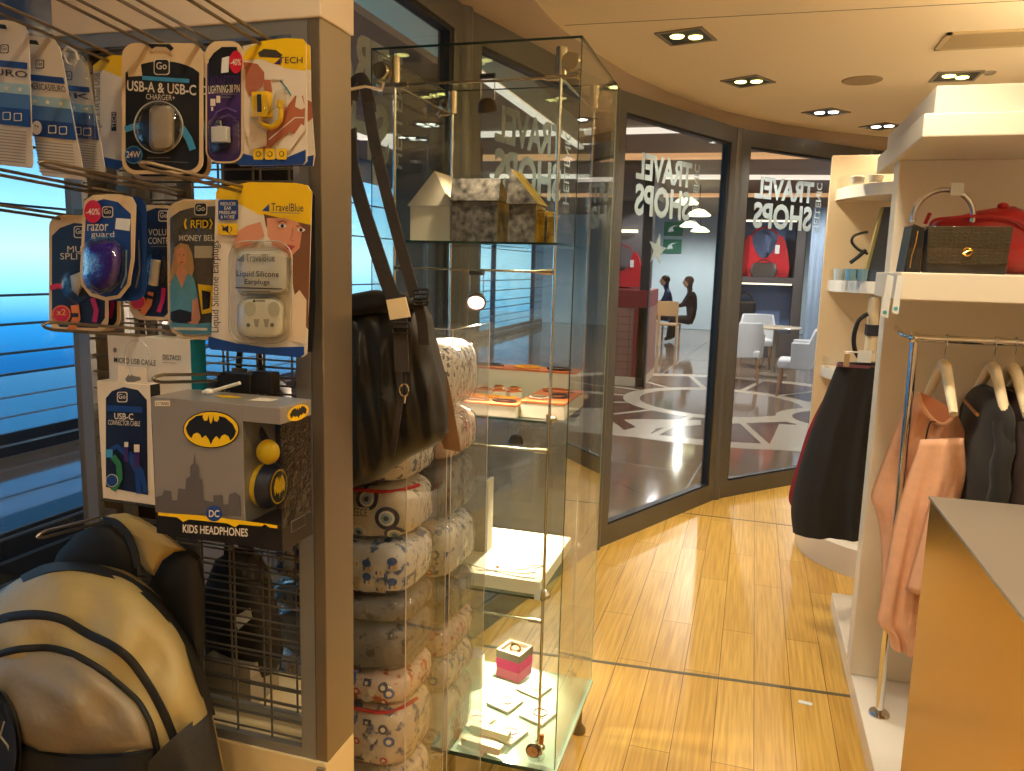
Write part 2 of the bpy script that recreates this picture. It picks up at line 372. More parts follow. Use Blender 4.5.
mb = MB(); k = len(A); C2 = [a.lerp(b, 0.5) + Vector((0, 0, -0.035)) for a, b in zip(A, B)]
mb.add(A + C2 + B, [[i, i + 1, k + i + 1, k + i] for i in range(k - 1)] + [[k + i, k + i + 1, 2 * k + i + 1, 2 * k + i] for i in range(k - 1)], m_bulk, True)
struct(mb, 'trim_4', angle=80)
# ---------------------------------------------------------------- glazed shop front
def wall_box(mb, a, b, off0, off1, z0, z1, m):       # box along plan line a-b, offset sideways
    a = Vector((*a, 0)); b = Vector((*b, 0)); t = (b - a).normalized(); nn = Vector((-t.y, t.x, 0))
    mb.prism([a + nn * off0 + Vector((0, 0, z0)), b + nn * off0 + Vector((0, 0, z0)), b + nn * off1 + Vector((0, 0, z0)), a + nn * off1 + Vector((0, 0, z0))], (0, 0, z1 - z0), m)
ZB, ZT, ZF = 0.115, 2.36, 2.46
for i in range(len(FP) - 1):
    b, a = FP[i], FP[i + 1]                          # a near, b far; inside of the shop lies to the right (negative offset)
    va, vb = Vector(a), Vector(b); t = (vb - va).normalized(); L = (vb - va).length
    fr = MB(); q = lambda s: tuple(va + t * s)
    e = 0.035
    wall_box(fr, q(e), q(L - e), -0.03, 0.03, 0.0, ZB, m_metal); wall_box(fr, q(e), q(L - e), -0.03, 0.03, ZT, ZF, m_metal)
    wall_box(fr, q(e), q(0.11), -0.03, 0.03, ZB, ZT, m_metal); wall_box(fr, q(L - 0.11), q(L - e), -0.03, 0.03, ZB, ZT, m_metal)
    w = struct(fr, 'window_%d' % (i + 1), bevel=0.004)
    gl = MB(); wall_box(gl, q(0.10), q(L - 0.10), -0.004, 0.004, ZB - 0.01, ZT + 0.01, m_pane); gl.build('glass_pane', w)
    se = MB()
    for s0, s1, z0, z1 in ((0.10, L - 0.10, ZB, ZB + 0.012), (0.10, L - 0.10, ZT - 0.014, ZT), (0.108, 0.122, ZB, ZT), (L - 0.136, L - 0.108, ZB, ZT)): wall_box(se, q(s0), q(s1), -0.022, 0.022, z0, z1, m_seal)
    se.build('black_seal', w)
    if 1 <= i <= 6:
        lt = MB(); t3 = Vector((t.x, t.y, 0)); nn = Vector((-t.y, t.x, 0)) * 0.006; P3 = lambda s, z: Vector((*q(s), z)) + nn
        s1 = L - 0.525 - (0.06 if i == 1 else 0.0); s0 = s1 - 0.60
        # read from outside: the words start at the far end of each pane
        write(lt, 'TRAVEL', [P3(s1, 2.187), P3(s0, 2.187), P3(s0, 2.04), P3(s1, 2.04)], m_letter, 0.07)
        write(lt, 'SHOPS', [P3(s1, 2.018), P3(s0, 2.018), P3(s0, 1.845), P3(s1, 1.845)], m_letter, 0.07)
        write(lt, 'HELLENIC', [P3(s1 + 0.09, 1.845), P3(s1 + 0.09, 2.187), P3(s1 + 0.03, 2.187), P3(s1 + 0.03, 1.845)], m_letter, 0.02)
        lt.build('lettering', w)
    if i == 2:
        st = MB(); c = P3(L - 0.865, 1.663); pts = [c + (t3 * math.sin(math.radians(36 * k + 10)) + Vector((0, 0, 1)) * math.cos(math.radians(36 * k + 10))) * (0.1 if k % 2 == 0 else 0.038) for k in range(10)]
        st.prism(pts, Vector((-t.y, t.x, 0)) * 0.001, m_letter); st.build('star_sticker', w)
for i in range(1, len(FP) - 1):                       # posts between the panes
    x, y = FP[i]; mb = MB(); a, b = Vector(FP[i + 1]), Vector(FP[i - 1]); an = math.atan2((b - a).y, (b - a).x)
    prof = [(math.cos(g) * 0.05, math.sin(g) * 0.05) for g in [2 * math.pi * k / 24 for k in range(24)]]
    mb.prism([(x + p[0], y + p[1], 0) for p in prof], (0, 0, ZF), m_metal)
    struct(mb, 'trim_%d' % (4 + i))
# other walls of the shop (behind and right of the viewer)
m_wall = mat('wall_paint', (214, 190, 152), 0.7)
mb = MB(); mb.box(2.6, 2.66, -2.2, 7.15, 0, 2.6, m_wall); struct(mb, 'wall_right')
mb = MB(); mb.box(-1.13, 2.6, -2.26, -2.2, 0, 2.6, m_wall); struct(mb, 'wall_back')
mb = MB(); mb.box(1.75, 2.6, 7.15, 7.2, 0, 2.6, m_wall); struct(mb, 'wall_far')
# ---------------------------------------------------------------- ceiling fittings
m_fit = mat('fitting_grey', (150, 136, 118), 0.4, 0.5); m_dark = mat('fitting_inside', (40, 36, 32), 0.5)
m_bulb = mat('lamp_glow', (255, 240, 140), 0.5, emit=6.0); m_bulbw = mat('lamp_glow_white', (255, 250, 235), 0.5, emit=9.0)
LBL = ['square ceiling downlight nearest the top of the glass case', 'square ceiling downlight above the second shop window', 'small white-lit ceiling downlight beyond the round speaker grille',
       'square ceiling downlight with bright lamps above the shelf canopy', 'far white-lit ceiling downlight above the curved shelf tower']
for i, (x, y, w) in enumerate(FIT):
    vis = i < 5
    t = thing('ceiling_downlight', LBL[i] if vis else 'unseen square recessed ceiling downlight over the shop floor', 'ceiling light', (x, y, CEIL), 'recessed square downlights in the shop ceiling')
    s = 0.105; f = MB()
    for a0, a1, b0, b1 in ((-s, s, -s, -s + 0.015), (-s, s, s - 0.015, s), (-s, -s + 0.015, -s + 0.015, s - 0.015), (s - 0.015, s, -s + 0.015, s - 0.015)): f.box(x + a0, x + a1, y + b0, y + b1, CEIL - 0.006, CEIL - 0.0003, m_fit)
    f.build('frame', t)
    f = MB(); f.box(x - s + 0.015, x + s - 0.015, y - s + 0.015, y + s - 0.015, CEIL - 0.002, CEIL - 0.0003, m_dark); f.build('backing', t)
    t.rotation_euler.z = math.radians((-14, -28, -38, 0, -45)[i] if vis else 0)
    for dx, dy in ((-0.034, -0.016), (0.034, 0.026)):
        f = MB(); f.lathe([(0.001, -0.006), (0.028, -0.006), (0.031, -0.002)], (x + dx, y + dy, CEIL), m_bulbw if w else m_bulb, 16); f.build('bulb', t)
t = thing('air_vent', 'slatted rectangular air vent in the cream ceiling', 'air vent', (1.02, 3.94, CEIL))
f = MB(); x0, x1, y0, y1 = 0.69, 1.35, 3.78, 4.04
for a in ((x0, x1, y0, y0 + 0.02), (x0, x1, y1 - 0.02, y1), (x0, x0 + 0.02, y0, y1), (x1 - 0.02, x1, y0, y1)): f.box(*a, CEIL - 0.008, CEIL - 0.0003, mat('vent_cream', (196, 172, 128), 0.5))
f.build('frame', t)
f = MB(); f.box(x0 + 0.02, x1 - 0.02, y0 + 0.02, y1 - 0.02, CEIL - 0.001, CEIL - 0.0003, mat('vent_inside', (116, 98, 70), 0.7))
for k in range(9):
    yy = y0 + 0.035 + k * 0.024; f.prism([(x0 + 0.02, yy, CEIL - 0.001), (x1 - 0.02, yy, CEIL - 0.001), (x1 - 0.02, yy + 0.01, CEIL - 0.007), (x0 + 0.02, yy + 0.01, CEIL - 0.007)], (0, 0.002, 0), mat('vent_slat', (160, 138, 100), 0.5))
f.build('slats', t)
f = MB(); f.lathe([(0.0, -0.004), (0.085, -0.004), (0.092, -0.007), (0.098, -0.004), (0.1, -0.0003)], (0.461, 4.584, CEIL), mat('speaker_mesh', (140, 118, 84), 0.7, noise=0.2, scale=600), 32)
tag(f.build('ceiling_speaker'), 'round flush speaker grille in the shop ceiling', 'speaker')
f = MB(); f.lathe([(0.0, -0.012), (0.02, -0.012), (0.028, -0.004), (0.03, -0.0003)], (1.03, 4.52, CEIL), m_fit, 20)
tag(f.build('ceiling_sensor'), 'small round sensor on the ceiling beside the bright downlight', 'sensor')

# ================================================================ the terminal hall outside
m_hall = mat('hall_stone', (132, 112, 96), 0.08, noise=0.08, scale=3)
m_hallj = mat('hall_joint', (70, 60, 52), 0.4); m_pale = mat('pale_stone', (196, 182, 160), 0.2); m_brown = mat('brown_stone', (92, 66, 54), 0.16)
mb = MB(); mb.box(-9, 6, -4, 26, -0.30, -0.06, m_hall); f = struct(mb, 'ground')
f.location.z = 0.055
mb = MB(); z = -0.004
def flat(pts, m, k=0.0006): mb.prism([(p[0], p[1], z) for p in pts], (0, 0, k), m)
for X in (-4.6, -3.2, -1.8, -0.4, 1.0, 2.4): flat([(X, 5.2 if X > -1 else 2), (X + 0.012, 5.2 if X > -1 else 2), (X + 0.9, 18), (X + 0.888, 18)], m_hallj)
for Yv in (6.1, 7.9, 11.6, 14.0, 16.5): flat([(-6, Yv + 1.2), (3.5, Yv - 0.9), (3.5, Yv - 0.885), (-6, Yv + 1.215)], m_hallj)
struct(mb, 'trim_20')
mb = MB()
def ring(c, r0, r1, m, zz, n=48, a0=0, a1=360):
    vs = []
    for k in range(n + 1):
        g = math.radians(a0 + (a1 - a0) * k / n)
        vs += [(c[0] + r0 * math.cos(g), c[1] + r0 * math.sin(g), zz), (c[0] + r1 * math.cos(g), c[1] + r1 * math.sin(g), zz)]
    mb.add(vs, [[2 * k, 2 * k + 1, 2 * k + 3, 2 * k + 2] for k in range(n)], m)
c1 = (-0.3, 9.6)
ring(c1, 0.0, 2.25, m_brown, -0.0030); ring(c1, 2.25, 2.5, m_pale, -0.0030); ring(c1, 0.95, 1.15, m_pale, -0.0024); ring(c1, 0.0, 0.95, m_hall, -0.0024)
ring((1.05, 9.0), 0.55, 0.72, m_pale, -0.0016); ring((1.05, 9.0), 0, 0.55, m_brown, -0.0018)
for k in range(14):
    g = 2 * math.pi * k / 14; d = Vector((math.cos(g), math.sin(g), 0)); n_ = Vector((-d.y, d.x, 0)) * 0.035; c = Vector((*c1, -0.0022))
    mb.quad(c + d * 1.1 + n_, c + d * 2.3 + n_, c + d * 2.3 - n_, c + d * 1.1 - n_, m_pale)
for pts in ([(596, 433), (612, 420), (640, 419), (701, 420), (701, 425), (657, 428), (645, 438), (620, 436)], [(724, 419), (802, 414), (802, 421), (724, 424)], [(767, 449), (776, 431), (779, 424), (830, 426), (830, 454)], [(606, 417), (612, 414), (630, 425), (622, 428)]):
    mb.poly([W(x, y, Z=-0.002) for x, y in pts], m_pale)
mb.poly([W(x, y, Z=-0.001) for x, y in [(606, 415), (614, 414), (636, 427), (624, 430)]], m_brown)
struct(mb, 'trim_21')
mb = MB(); mb.box(-7, 6, 5.0, 26, 3.0, 3.1, mat('hall_ceiling', (150, 134, 120), 0.6)); mb.box(-7, -1.25, -3, 5.0, 3.0, 3.1, mat('hall_ceiling', (150, 134, 120), 0.6)); struct(mb, 'trim_22')
m_tube = mat('light_strip', (255, 236, 214), 0.5, emit=1.3); m_tubeo = mat('light_strip_warm', (255, 190, 130), 0.5, emit=0.8)
for k, (x0, x1, y0, y1, m) in enumerate(((-4.5, 3.5, 8.4, 8.5, m_tube), (-4.0, 3.8, 10.3, 10.55, m_tubeo), (-4.2, 3.5, 12.6, 12.8, m_tube), (-4.2, 3.5, 15.5, 15.8, m_tubeo), (-4.4, -4.2, 7.0, 10.0, m_tube), (-1.83, -1.78, 4.95, 8.2, m_tube))):
    mb = MB(); mb.box(x0, x1, y0, y1, 2.95 if k < 5 else 2.76, 2.999 if k < 5 else 2.79, m, rot=0.05 * (k % 3) if k < 5 else 0)
    tag(mb.build('strip_light'), 'long %s strip light on the hall ceiling outside, %s' % (('white', 'orange')[m is m_tubeo], ('first row beyond the shop windows', 'second row beyond the windows', 'third row beyond the windows', 'fourth and farthest row', 'outer one running along the blue glazing', 'inner one running under the cream fascia')[k]), 'strip light', 'strip lights in the hall outside')
mb = MB(); mb.box(-1.84, -1.78, 0.5, 8.2, 2.80, 2.998, mat('cream_fascia', (236, 214, 176), 0.6)); mb.box(-1.84, -1.78, 0.5, 4.9, 2.69, 2.80, mat('cream_fascia', (236, 214, 176), 0.6)); struct(mb, 'trim_25')
# outer glazing of the terminal, daylight behind it
m_gf = mat('glazing_frame', (74, 92, 112), 0.4, 0.3); mb = MB(); XG = -5.4
for k in range(8): mb.box(XG - 0.06, XG + 0.04, -3 + k * 3.2, -2.94 + k * 3.2, 0, 3.0, m_gf)
for zz in (0.62, 0.78, 1.0, 1.22, 1.9, 2.35, 2.96): mb.box(XG - 0.02, XG + 0.01, -3, 20.4, zz, zz + 0.018, m_gf)
mb.box(XG - 0.03, XG + 0.012, -3, 20.4, 0.0, 0.18, mat('dark_glazing_panel', (22, 34, 50), 0.3))
for zz in (0.08, 0.30, 0.45): mb.box(XG + 0.012, XG + 0.03, -3, 20.4, zz, zz + 0.014, mat('pale_rail', (120, 150, 180), 0.4))
struct(mb, 'window_20')
mb = MB(); mb.box(XG - 0.02, XG - 0.01, -3, 20.4, 0, 3.0, glass('outer_glass', (238, 244, 250), 1.3)); struct(mb, 'window_21')
mb = MB(); mb.box(-6, 6, 21.5, 21.7, 0, 3.0, mat('pale_blue_wall', (196, 214, 222), 0.6)); struct(mb, 'wall_hall')
mb = MB(); mb.box(XG, -1.2, -3.1, -3.0, 0, 3.0, mat('dark_hall_wall', (66, 60, 58), 0.6)); struct(mb, 'wall_hall_near')
mb = MB(); mb.box(5.9, 6.0, 7.2, 21.5, 0, 3.0, m_wall); struct(mb, 'wall_hall_right')
# dark pillars between hall and outer glazing
m_pill = mat('grey_brown_pillar', (84, 74, 68), 0.4)
for k, (x, y) in enumerate(((-2.6, 6.2), (-3.6, 9.3))):
    mb = MB(); mb.box(x - 0.25, x + 0.25, y - 0.25, y + 0.25, 0, 3.0, m_pill); struct(mb, 'trim_%d' % (23 + k), bevel=0.02)
t = thing('dark_slat_box', 'added low dark slatted box covering hall floor behind the left rack', 'slatted box', (-3.0, 2.6, 0))  # added to hide hall floor that came out too bright
mb = MB(); mb.box(-3.2, -3.0, 0.4, 4.4, 0.0, 0.36, mat('dark_blue_cover', (22, 28, 38), 0.4)); mb.build('body', t, bevel=0.005)
mb = MB()
for k in range(4): mb.box(-2.999, -2.985, 0.4, 4.4, 0.03 + 0.1 * k, 0.040 + 0.1 * k, mat('dull_rail', (92, 104, 116), 0.4))
mb.build('slats', t)
# red kiosk
kx0, kx1, ky = -2.12, -1.33, 10.4
t = thing('kiosk', 'red panelled kiosk in the hall behind the star sticker window', 'kiosk', (-1.7, 10.9, 0))
m_kred = mat('kiosk_red', (126, 30, 32), 0.35); m_kbr = mat('kiosk_tile', (150, 104, 88), 0.4); m_kgr = mat('kiosk_grey', (98, 94, 96), 0.5)
mb = MB(); mb.box(kx0, kx1, ky, ky + 1.2, 0.12, 1.05, m_kbr)
for k in range(8): mb.box(kx0, kx1, ky - 0.004, ky, 0.22 + k * 0.1, 0.228 + k * 0.1, mat('kiosk_joint', (104, 66, 58), 0.6))
for k in range(4): mb.box(kx0 + 0.19 * k, kx0 + 0.19 * k + 0.008, ky - 0.004, ky, 0.13, 1.05, mat('kiosk_joint', (104, 66, 58), 0.6))
mb.build('tiled_base', t)
mb = MB(); mb.box(kx0, kx1, ky - 0.03, ky + 1.25, 1.05, 1.28, m_kred); mb.box(kx1 - 0.16, kx1, ky - 0.02, ky, 0.12, 1.05, m_kred); mb.build('counter_band', t, bevel=0.01)
mb = MB(); mb.box(kx0, kx1, ky - 0.02, ky + 1.2, 0, 0.12, m_cream); mb.build('plinth', t)
mb = MB(); mb.box(kx0, kx1 - 0.1, ky + 0.9, ky + 1.2, 1.28, 2.9, m_kgr); mb.box(kx0, kx1, ky + 0.2, ky + 1.2, 2.5, 2.9, m_kgr); mb.build('back_wall', t)
mb = MB(); mb.box(kx1 - 0.10, kx1 + 0.02, ky - 0.02, ky + 0.14, 0.0, 2.9, mat('kiosk_post', (36, 34, 36), 0.4)); mb.build('post', t)
mb = MB(); mb.box(-2.05, -1.62, ky + 0.82, ky + 0.88, 2.06, 2.10, mat('shelf_light', (255, 235, 200), 0.5, emit=2.5)); mb.build('shelf_light', t)
def tote(mb, c, w, h, d, m, hw=0.3):                 # handbag body with a pair of looped handles
    x, y, zz = c; prof = []
    for k in range(9):
        u = k / 8; ww = w / 2 * (0.86 + 0.16 * math.sin(math.pi * min(1, u * 1.1)) - 0.1 * u); dd = d / 2 * (1 - 0.75 * u)
        prof.append((ww, dd, zz + h * u))
    vs = []; n = 20
    for ww, dd, z_ in prof:
        for j in range(n):
            g = 2 * math.pi * j / n; cc, ss = math.cos(g), math.sin(g)
            vs.append((x + ww * math.copysign(abs(cc) ** 0.5, cc), y + dd * math.copysign(abs(ss) ** 0.6, ss), z_ - 0.06 * h * (1 - abs(cc)) * (z_ - zz) / h))
    mb.add(vs, [[i * n + j, i * n + (j + 1) % n, (i + 1) * n + (j + 1) % n, (i + 1) * n + j] for i in range(8) for j in range(n)] + [list(range(n))[::-1], [8 * n + j for j in range(n)]], m, True)
def loop(mb, c, w, h, r, m, lean=0.0):
    x, y, zz = c; mb.tube(bez([(x - w / 2, y, zz), (x - w / 2 * 0.92, y + lean * 0.6, zz + h * 0.6), (x, y + lean, zz + h), (x + w / 2 * 0.92, y + lean * 0.6, zz + h * 0.6), (x + w / 2, y, zz)], 6), r, m, 6)
m_redbag = mat('red_leather', (176, 26, 36), 0.38, noise=0.1, scale=10); m_brnbag = mat('dark_brown_leather', (50, 40, 34), 0.4)
def redbag(c, s, label):
    t = thing('handbag', label, 'handbag', c); b = MB(); x, y, z_ = c; PP = [(-.23, 0), (-.245, .08), (-.22, .2), (-.19, .3), (-.155, .385), (-.115, .39), (-.11, .33), (-.085, .25), (-.04, .19), (.0, .17), (.04, .185), (.085, .24), (.11, .32), (.12, .38), (.155, .39), (.19, .33), (.22, .22), (.245, .08), (.23, 0)]
    b.prism([(x + p[0] * s, y - 0.05 * s, z_ + p[1] * s) for p in PP], (0, 0.10 * s, 0), m_redbag); b.build('body', t, bevel=0.03 * s, seg=4)
    b = MB()
    for sg in (-1, 1): b.tube(bez([(x + sg * 0.135 * s, y, z_ + 0.36 * s), (x + sg * 0.09 * s, y, z_ + 0.43 * s), (x, y, z_ + 0.47 * s)], 5), 0.008 * s, m_redbag, 6)
    b.build('handle', t)
    b = MB(); b.box(x + 0.10 * s, x + 0.14 * s, y - 0.06 * s, y - 0.055 * s, z_ + 0.22 * s, z_ + 0.30 * s, mat('bag_tag', (226, 226, 222), 0.5)); b.build('paper_tag', t)
redbag((-1.80, ky + 0.72, 1.30), 1.25, 'red leather handbag standing on the red kiosk counter')
# display niche of the shop across the hall
nx0, nx1, ny = -0.50, 0.85, 15.2
t = thing('display_cabinet', 'dark grey lit display cabinet across the hall, seen past the second window lettering', 'display cabinet', ((nx0 + nx1) / 2, ny + 0.3, 0))
m_dg = mat('cabinet_grey', (72, 66, 66), 0.5); m_blu = mat('cabinet_blue_back', (96, 120, 160), 0.6)
mb = MB(); mb.box(nx0, nx1, ny, ny + 0.6, 0, 0.45, m_dg); mb.box(nx0, nx1, ny, ny + 0.6, 2.5, 2.9, m_dg); mb.box(0.68, nx1, ny, ny + 0.6, 0.45, 2.5, m_dg); mb.box(nx0, nx0 + 0.12, ny, ny + 0.6, 0.45, 2.5, m_dg); mb.box(nx0, nx1, ny + 0.55, ny + 0.62, 0.4, 2.5, m_blu)
mb.build('carcass', t)
mb = MB(); mb.box(nx0 + 0.12, 0.68, ny, ny + 0.55, 1.36, 1.47, m_dg); mb.build('shelf', t)
for zz in (2.47, 1.33):
    mb = MB(); mb.box(nx0 + 0.15, 0.66, ny + 0.06, ny + 0.12, zz, zz + 0.03, mat('shelf_light', (255, 235, 200), 0.5, emit=2.5)); mb.build('shelf_light', t)
redbag((0.13, ny + 0.36, 1.475), 1.95, 'big red hobo handbag on the upper shelf of the cabinet across the hall')
t = thing('handbag', 'dark brown flat handbag leaning before the big red one across the hall', 'handbag', (0.15, ny + 0.08, 1.475)); b = MB(); tote(b, (0.15, ny + 0.08, 1.475), 0.5, 0.26, 0.1, m_brnbag); b.build('body', t); b = MB(); loop(b, (0.15, ny + 0.08, 1.72), 0.2, 0.06, 0.012, m_brnbag); b.build('handle', t)
t = thing('handbag', 'black handbag with a handle on the lower shelf across the hall', 'handbag', (-0.15, ny + 0.2, 0.46)); b = MB(); b.box(-0.36, 0.06, ny + 0.12, ny + 0.32, 0.46, 1.02, m_black); b.build('body', t, bevel=0.04); b = MB(); loop(b, (-0.15, ny + 0.22, 1.0), 0.26, 0.17, 0.015, m_black); b.build('handle', t)
# white curtain panel beside the cabinet, green signs on the far wall
mb = MB()
vs = [];
for k in range(41):
    x = 0.90 + 0.8 * k / 40; y = 14.9 + 0.015 * math.sin(k * 1.3); vs += [(x, y, 0.0), (x, y, 2.7), (x, y + 0.02, 0.0), (x, y + 0.02, 2.7)]
mb.add(vs, [[4 * k, 4 * k + 4, 4 * k + 5, 4 * k + 1] for k in range(40)] + [[4 * k + 2, 4 * k + 3, 4 * k + 7, 4 * k + 6] for k in range(40)], mat('pale_blue_curtain', (150, 168, 190), 0.7), True)
tag(mb.build('curtain'), 'pale blue hanging screen beside the dark display cabinet across the hall', 'curtain')
m_green = mat('green_sign', (40, 110, 84), 0.5, emit=0.25)
for k, zz in enumerate((2.45, 2.0)):
    mb = MB(); x = -2.15; mb.box(x - 0.24, x + 0.24, 21.44, 21.5, zz, zz + 0.36, m_green)
    wt = mat('sign_white', (225, 235, 230), 0.5, emit=0.3)
    mb.prism([(x - 0.14, 21.438, zz + 0.1), (x + 0.02, 21.438, zz + 0.12), (x - 0.02, 21.438, zz + 0.22), (x + 0.13, 21.438, zz + 0.28), (x - 0.02, 21.438, zz + 0.26), (x - 0.1, 21.438, zz + 0.2)], (0, 0.003, 0), wt)
    tag(mb.build('exit_sign'), 'green emergency sign on the far pale wall, %s of two' % ('upper', 'lower')[k], 'exit sign', 'green signs on the far hall wall')
# pendant lamps
m_shade = mat('pendant_glow', (255, 246, 190), 0.5, emit=4.0)
for k, (px, py, Yd) in enumerate(((699, 215, 14.0), (690, 226, 16.0), (700, 231, 17.5), (686, 203, 13.0))):
    p = W(px, py, Y=Yd); t = thing('pendant_lamp', 'glowing yellow dome pendant over the cafe, %s' % ('largest one beside the window post', 'middle one left of the post', 'lowest one at the back', 'highest one just under the word SHOPS')[k], 'pendant lamp', p, 'pendant lamps over the cafe')
    b = MB(); b.lathe([(0.02, 0.10), (0.10, 0.08), (0.20, 0.0), (0.19, -0.02), (0.0, -0.03)], p, m_shade, 20); b.build('lamp_shade', t)
    b = MB(); b.tube([p + Vector((0, 0, 0.09)), (p.x, p.y, 2.999)], 0.006, m_black, 6); b.build('cord', t)
# cafe furniture
m_wood = mat('chair_wood', (160, 120, 84), 0.45); m_uph = mat('white_upholstery', (206, 206, 208), 0.6)
def armchair(x, y, rz, label):
    t = thing('armchair', label, 'armchair', (x, y, 0), 'white armchairs at the cafe tables'); Rz = Matrix.Rotation(rz, 3, 'Z'); o = Vector((x, y, 0))
    def tf(b): b.v = [tuple(Rz @ Vector(v) + o) for v in b.v]; return b
    b = MB(); b.box(-0.25, 0.25, -0.25, 0.25, 0.36, 0.47, m_uph); tf(b).build('seat', t, bevel=0.03)
    b = MB(); pts = []
    for k in range(17):
        g = math.radians(-20 + 220 * k / 16); rr = 0.29; hh = 0.86 if 30 < -20 + 220 * k / 16 < 150 else 0.70
        pts.append((rr * math.cos(g), rr * math.sin(g) - 0.0, hh))
    vs = []
    for (a, c, hh) in pts:
        d = Vector((a, c, 0)).normalized()
        for q, z_ in ((1.0, 0.36), (1.06, hh), (0.92, hh), (0.86, 0.36)): vs.append((a * q, c * q, z_))
    b.add(vs, [[4 * k + j, 4 * k + (j + 1) % 4, 4 * k + 4 + (j + 1) % 4, 4 * k + 4 + j] for k in range(16) for j in range(4)] + [[3, 2, 1, 0], [64, 65, 66, 67]], m_uph, True)
    tf(b).build('backrest', t, bevel=0.015)
    for sx_ in (-1, 1):
        for sy in (-1, 1): b = MB(); b.tube([(sx_ * 0.21, sy * 0.2, 0.37), (sx_ * 0.24, sy * 0.23, 0)], [0.024, 0.016], m_wood, 8); tf(b).build('leg', t)
    return t
armchair(-0.1, 11.6, math.radians(180), 'white armchair with wooden legs left of the cafe table, seen from behind')
armchair(0.62, 10.6, math.radians(-95), 'white armchair with wooden legs right of the cafe table, seen side on')
armchair(0.1, 13.6, math.radians(0), 'white armchair on the far side of the cafe table')
def cafe_table(x, y, label):
    t = thing('cafe_table', label, 'table', (x, y, 0), 'round cafe tables'); b = MB(); b.lathe([(0, 0.72), (0.36, 0.72), (0.38, 0.735), (0.36, 0.75), (0, 0.75)], (x, y, 0), m_pale, 28); b.build('tabletop', t)
    b = MB(); b.lathe([(0.03, 0.72), (0.03, 0.04)], (x, y, 0), m_fit, 12); b.build('pedestal', t); b = MB(); b.lathe([(0, 0), (0.22, 0), (0.22, 0.02), (0.03, 0.05)], (x, y, 0), m_fit, 24); b.build('base', t)
cafe_table(0.36, 12.5, 'round pale cafe table between the white armchairs')
cafe_table(-2.5, 17.9, 'round cafe table before the seated people')
def wchair(x, y, rz, label):
    t = thing('dining_chair', label, 'chair', (x, y, 0), 'wooden chairs in the cafe'); Rz = Matrix.Rotation(rz, 3, 'Z'); o = Vector((x, y, 0))
    def tf(b): b.v = [tuple(Rz @ Vector(v) + o) for v in b.v]; return b
    m = mat('light_wood', (190, 146, 96), 0.45); b = MB(); b.box(-0.2, 0.2, -0.2, 0.2, 0.42, 0.46, m); tf(b).build('seat', t, bevel=0.01)
    b = MB(); b.box(-0.2, 0.2, -0.2, -0.17, 0.62, 0.92, m); tf(b).build('backrest', t, bevel=0.01)
    for a in (-1, 1):
        for c in (-1, 1): b = MB(); b.box(a * 0.18 - 0.018, a * 0.18 + 0.018, c * 0.18 - 0.018, c * 0.18 + 0.018, 0, 0.44 if c > 0 else 0.92, m); tf(b).build('leg', t)
wchair(-2.05, 16.6, 0.1, 'light wooden chair left, its back to the shop')
wchair(-1.62, 16.5, -0.1, 'light wooden chair right, next to the seated people')
def person(x, y, rz, shirt, trousers, hair, label, arm=0.0):
    t = thing('person', label, 'person', (x, y, 0)); Rz = Matrix.Rotation(rz, 3, 'Z'); o = Vector((x, y, 0))
    J = [(0, 0, 0.52, .14), (0, 0.02, 0.75, .13), (0, 0.06, 0.98, .15), (0, 0.08, 1.10, .07), (0, 0.10, 1.17, .055), (0, 0.12, 1.27, .095), (0, 0.12, 1.36, .08),
         (-.2, .05, 1.04, .06), (-.27, .16, .82, .05), (-.16, .38, .78, .035), (.2, .05, 1.04, .06), (.27, .16, .82, .05), (.16, .38, .78, .035),
         (-.11, .05, .5, .09), (-.14, .42, .5, .07), (-.14, .44, .1, .05), (-.14, .56, .05, .04), (.11, .05, .5, .09), (.14, .42, .5, .07), (.14, .44, .1, .05), (.14, .56, .05, .04)]
    E_ = [(0, 1), (1, 2), (2, 3), (3, 4), (4, 5), (5, 6), (2, 7), (7, 8), (8, 9), (2, 10), (10, 11), (11, 12), (0, 13), (13, 14), (14, 15), (15, 16), (0, 17), (17, 18), (18, 19), (19, 20)]
    me = bpy.data.meshes.new('body'); me.from_pydata([tuple(Rz @ Vector(j[:3]) + o) for j in J], E_, []); ob = bpy.data.objects.new('body', me); COL.objects.link(ob)
    ob.modifiers.new('skin', 'SKIN'); me.skin_vertices.new() if not me.skin_vertices else None
    for k, j in enumerate(J): me.skin_vertices[0].data[k].radius = (j[3], j[3])
    me.skin_vertices[0].data[0].use_root = True
    sb = ob.modifiers.new('smooth', 'SUBSURF'); sb.levels = 1; sb.render_levels = 1
    me.materials.append(shirt); ob.parent = t; ob.matrix_parent_inverse = Matrix.Translation(-t.location)
    tf = lambda b: (setattr(b, 'v', [tuple(Rz @ Vector(v) + o) for v in b.v]), b)[1]
    b = MB(); b.ell((0, 0.15, 1.30), 0.088, 0.095, 0.115, mat('skin', (190, 140, 112), 0.5), nu=14, nv=10); b.ell((0, 0.245, 1.295), 0.013, 0.02, 0.022, mat('skin', (190, 140, 112), 0.5), nu=8, nv=6); tf(b).build('face', t)
    b = MB(); b.ell((0, 0.12, 1.34), 0.098, 0.105, 0.10, hair, nu=14, nv=10); tf(b).build('hair', t)
    b = MB()
    for sg in (-1, 1): b.tube([(sg * .11, .03, .5), (sg * .14, .42, .51), (sg * .14, .45, .1)], [.105, .085, .065], trousers, 10)
    tf(b).build('trousers', t)
person(-1.80, 18.1, math.radians(100), mat('navy_cloth', (28, 44, 84), 0.8), mat('navy_cloth2', (24, 28, 48), 0.8), mat('dark_hair', (46, 34, 28), 0.7), 'person in a navy shirt sitting at the far cafe table')
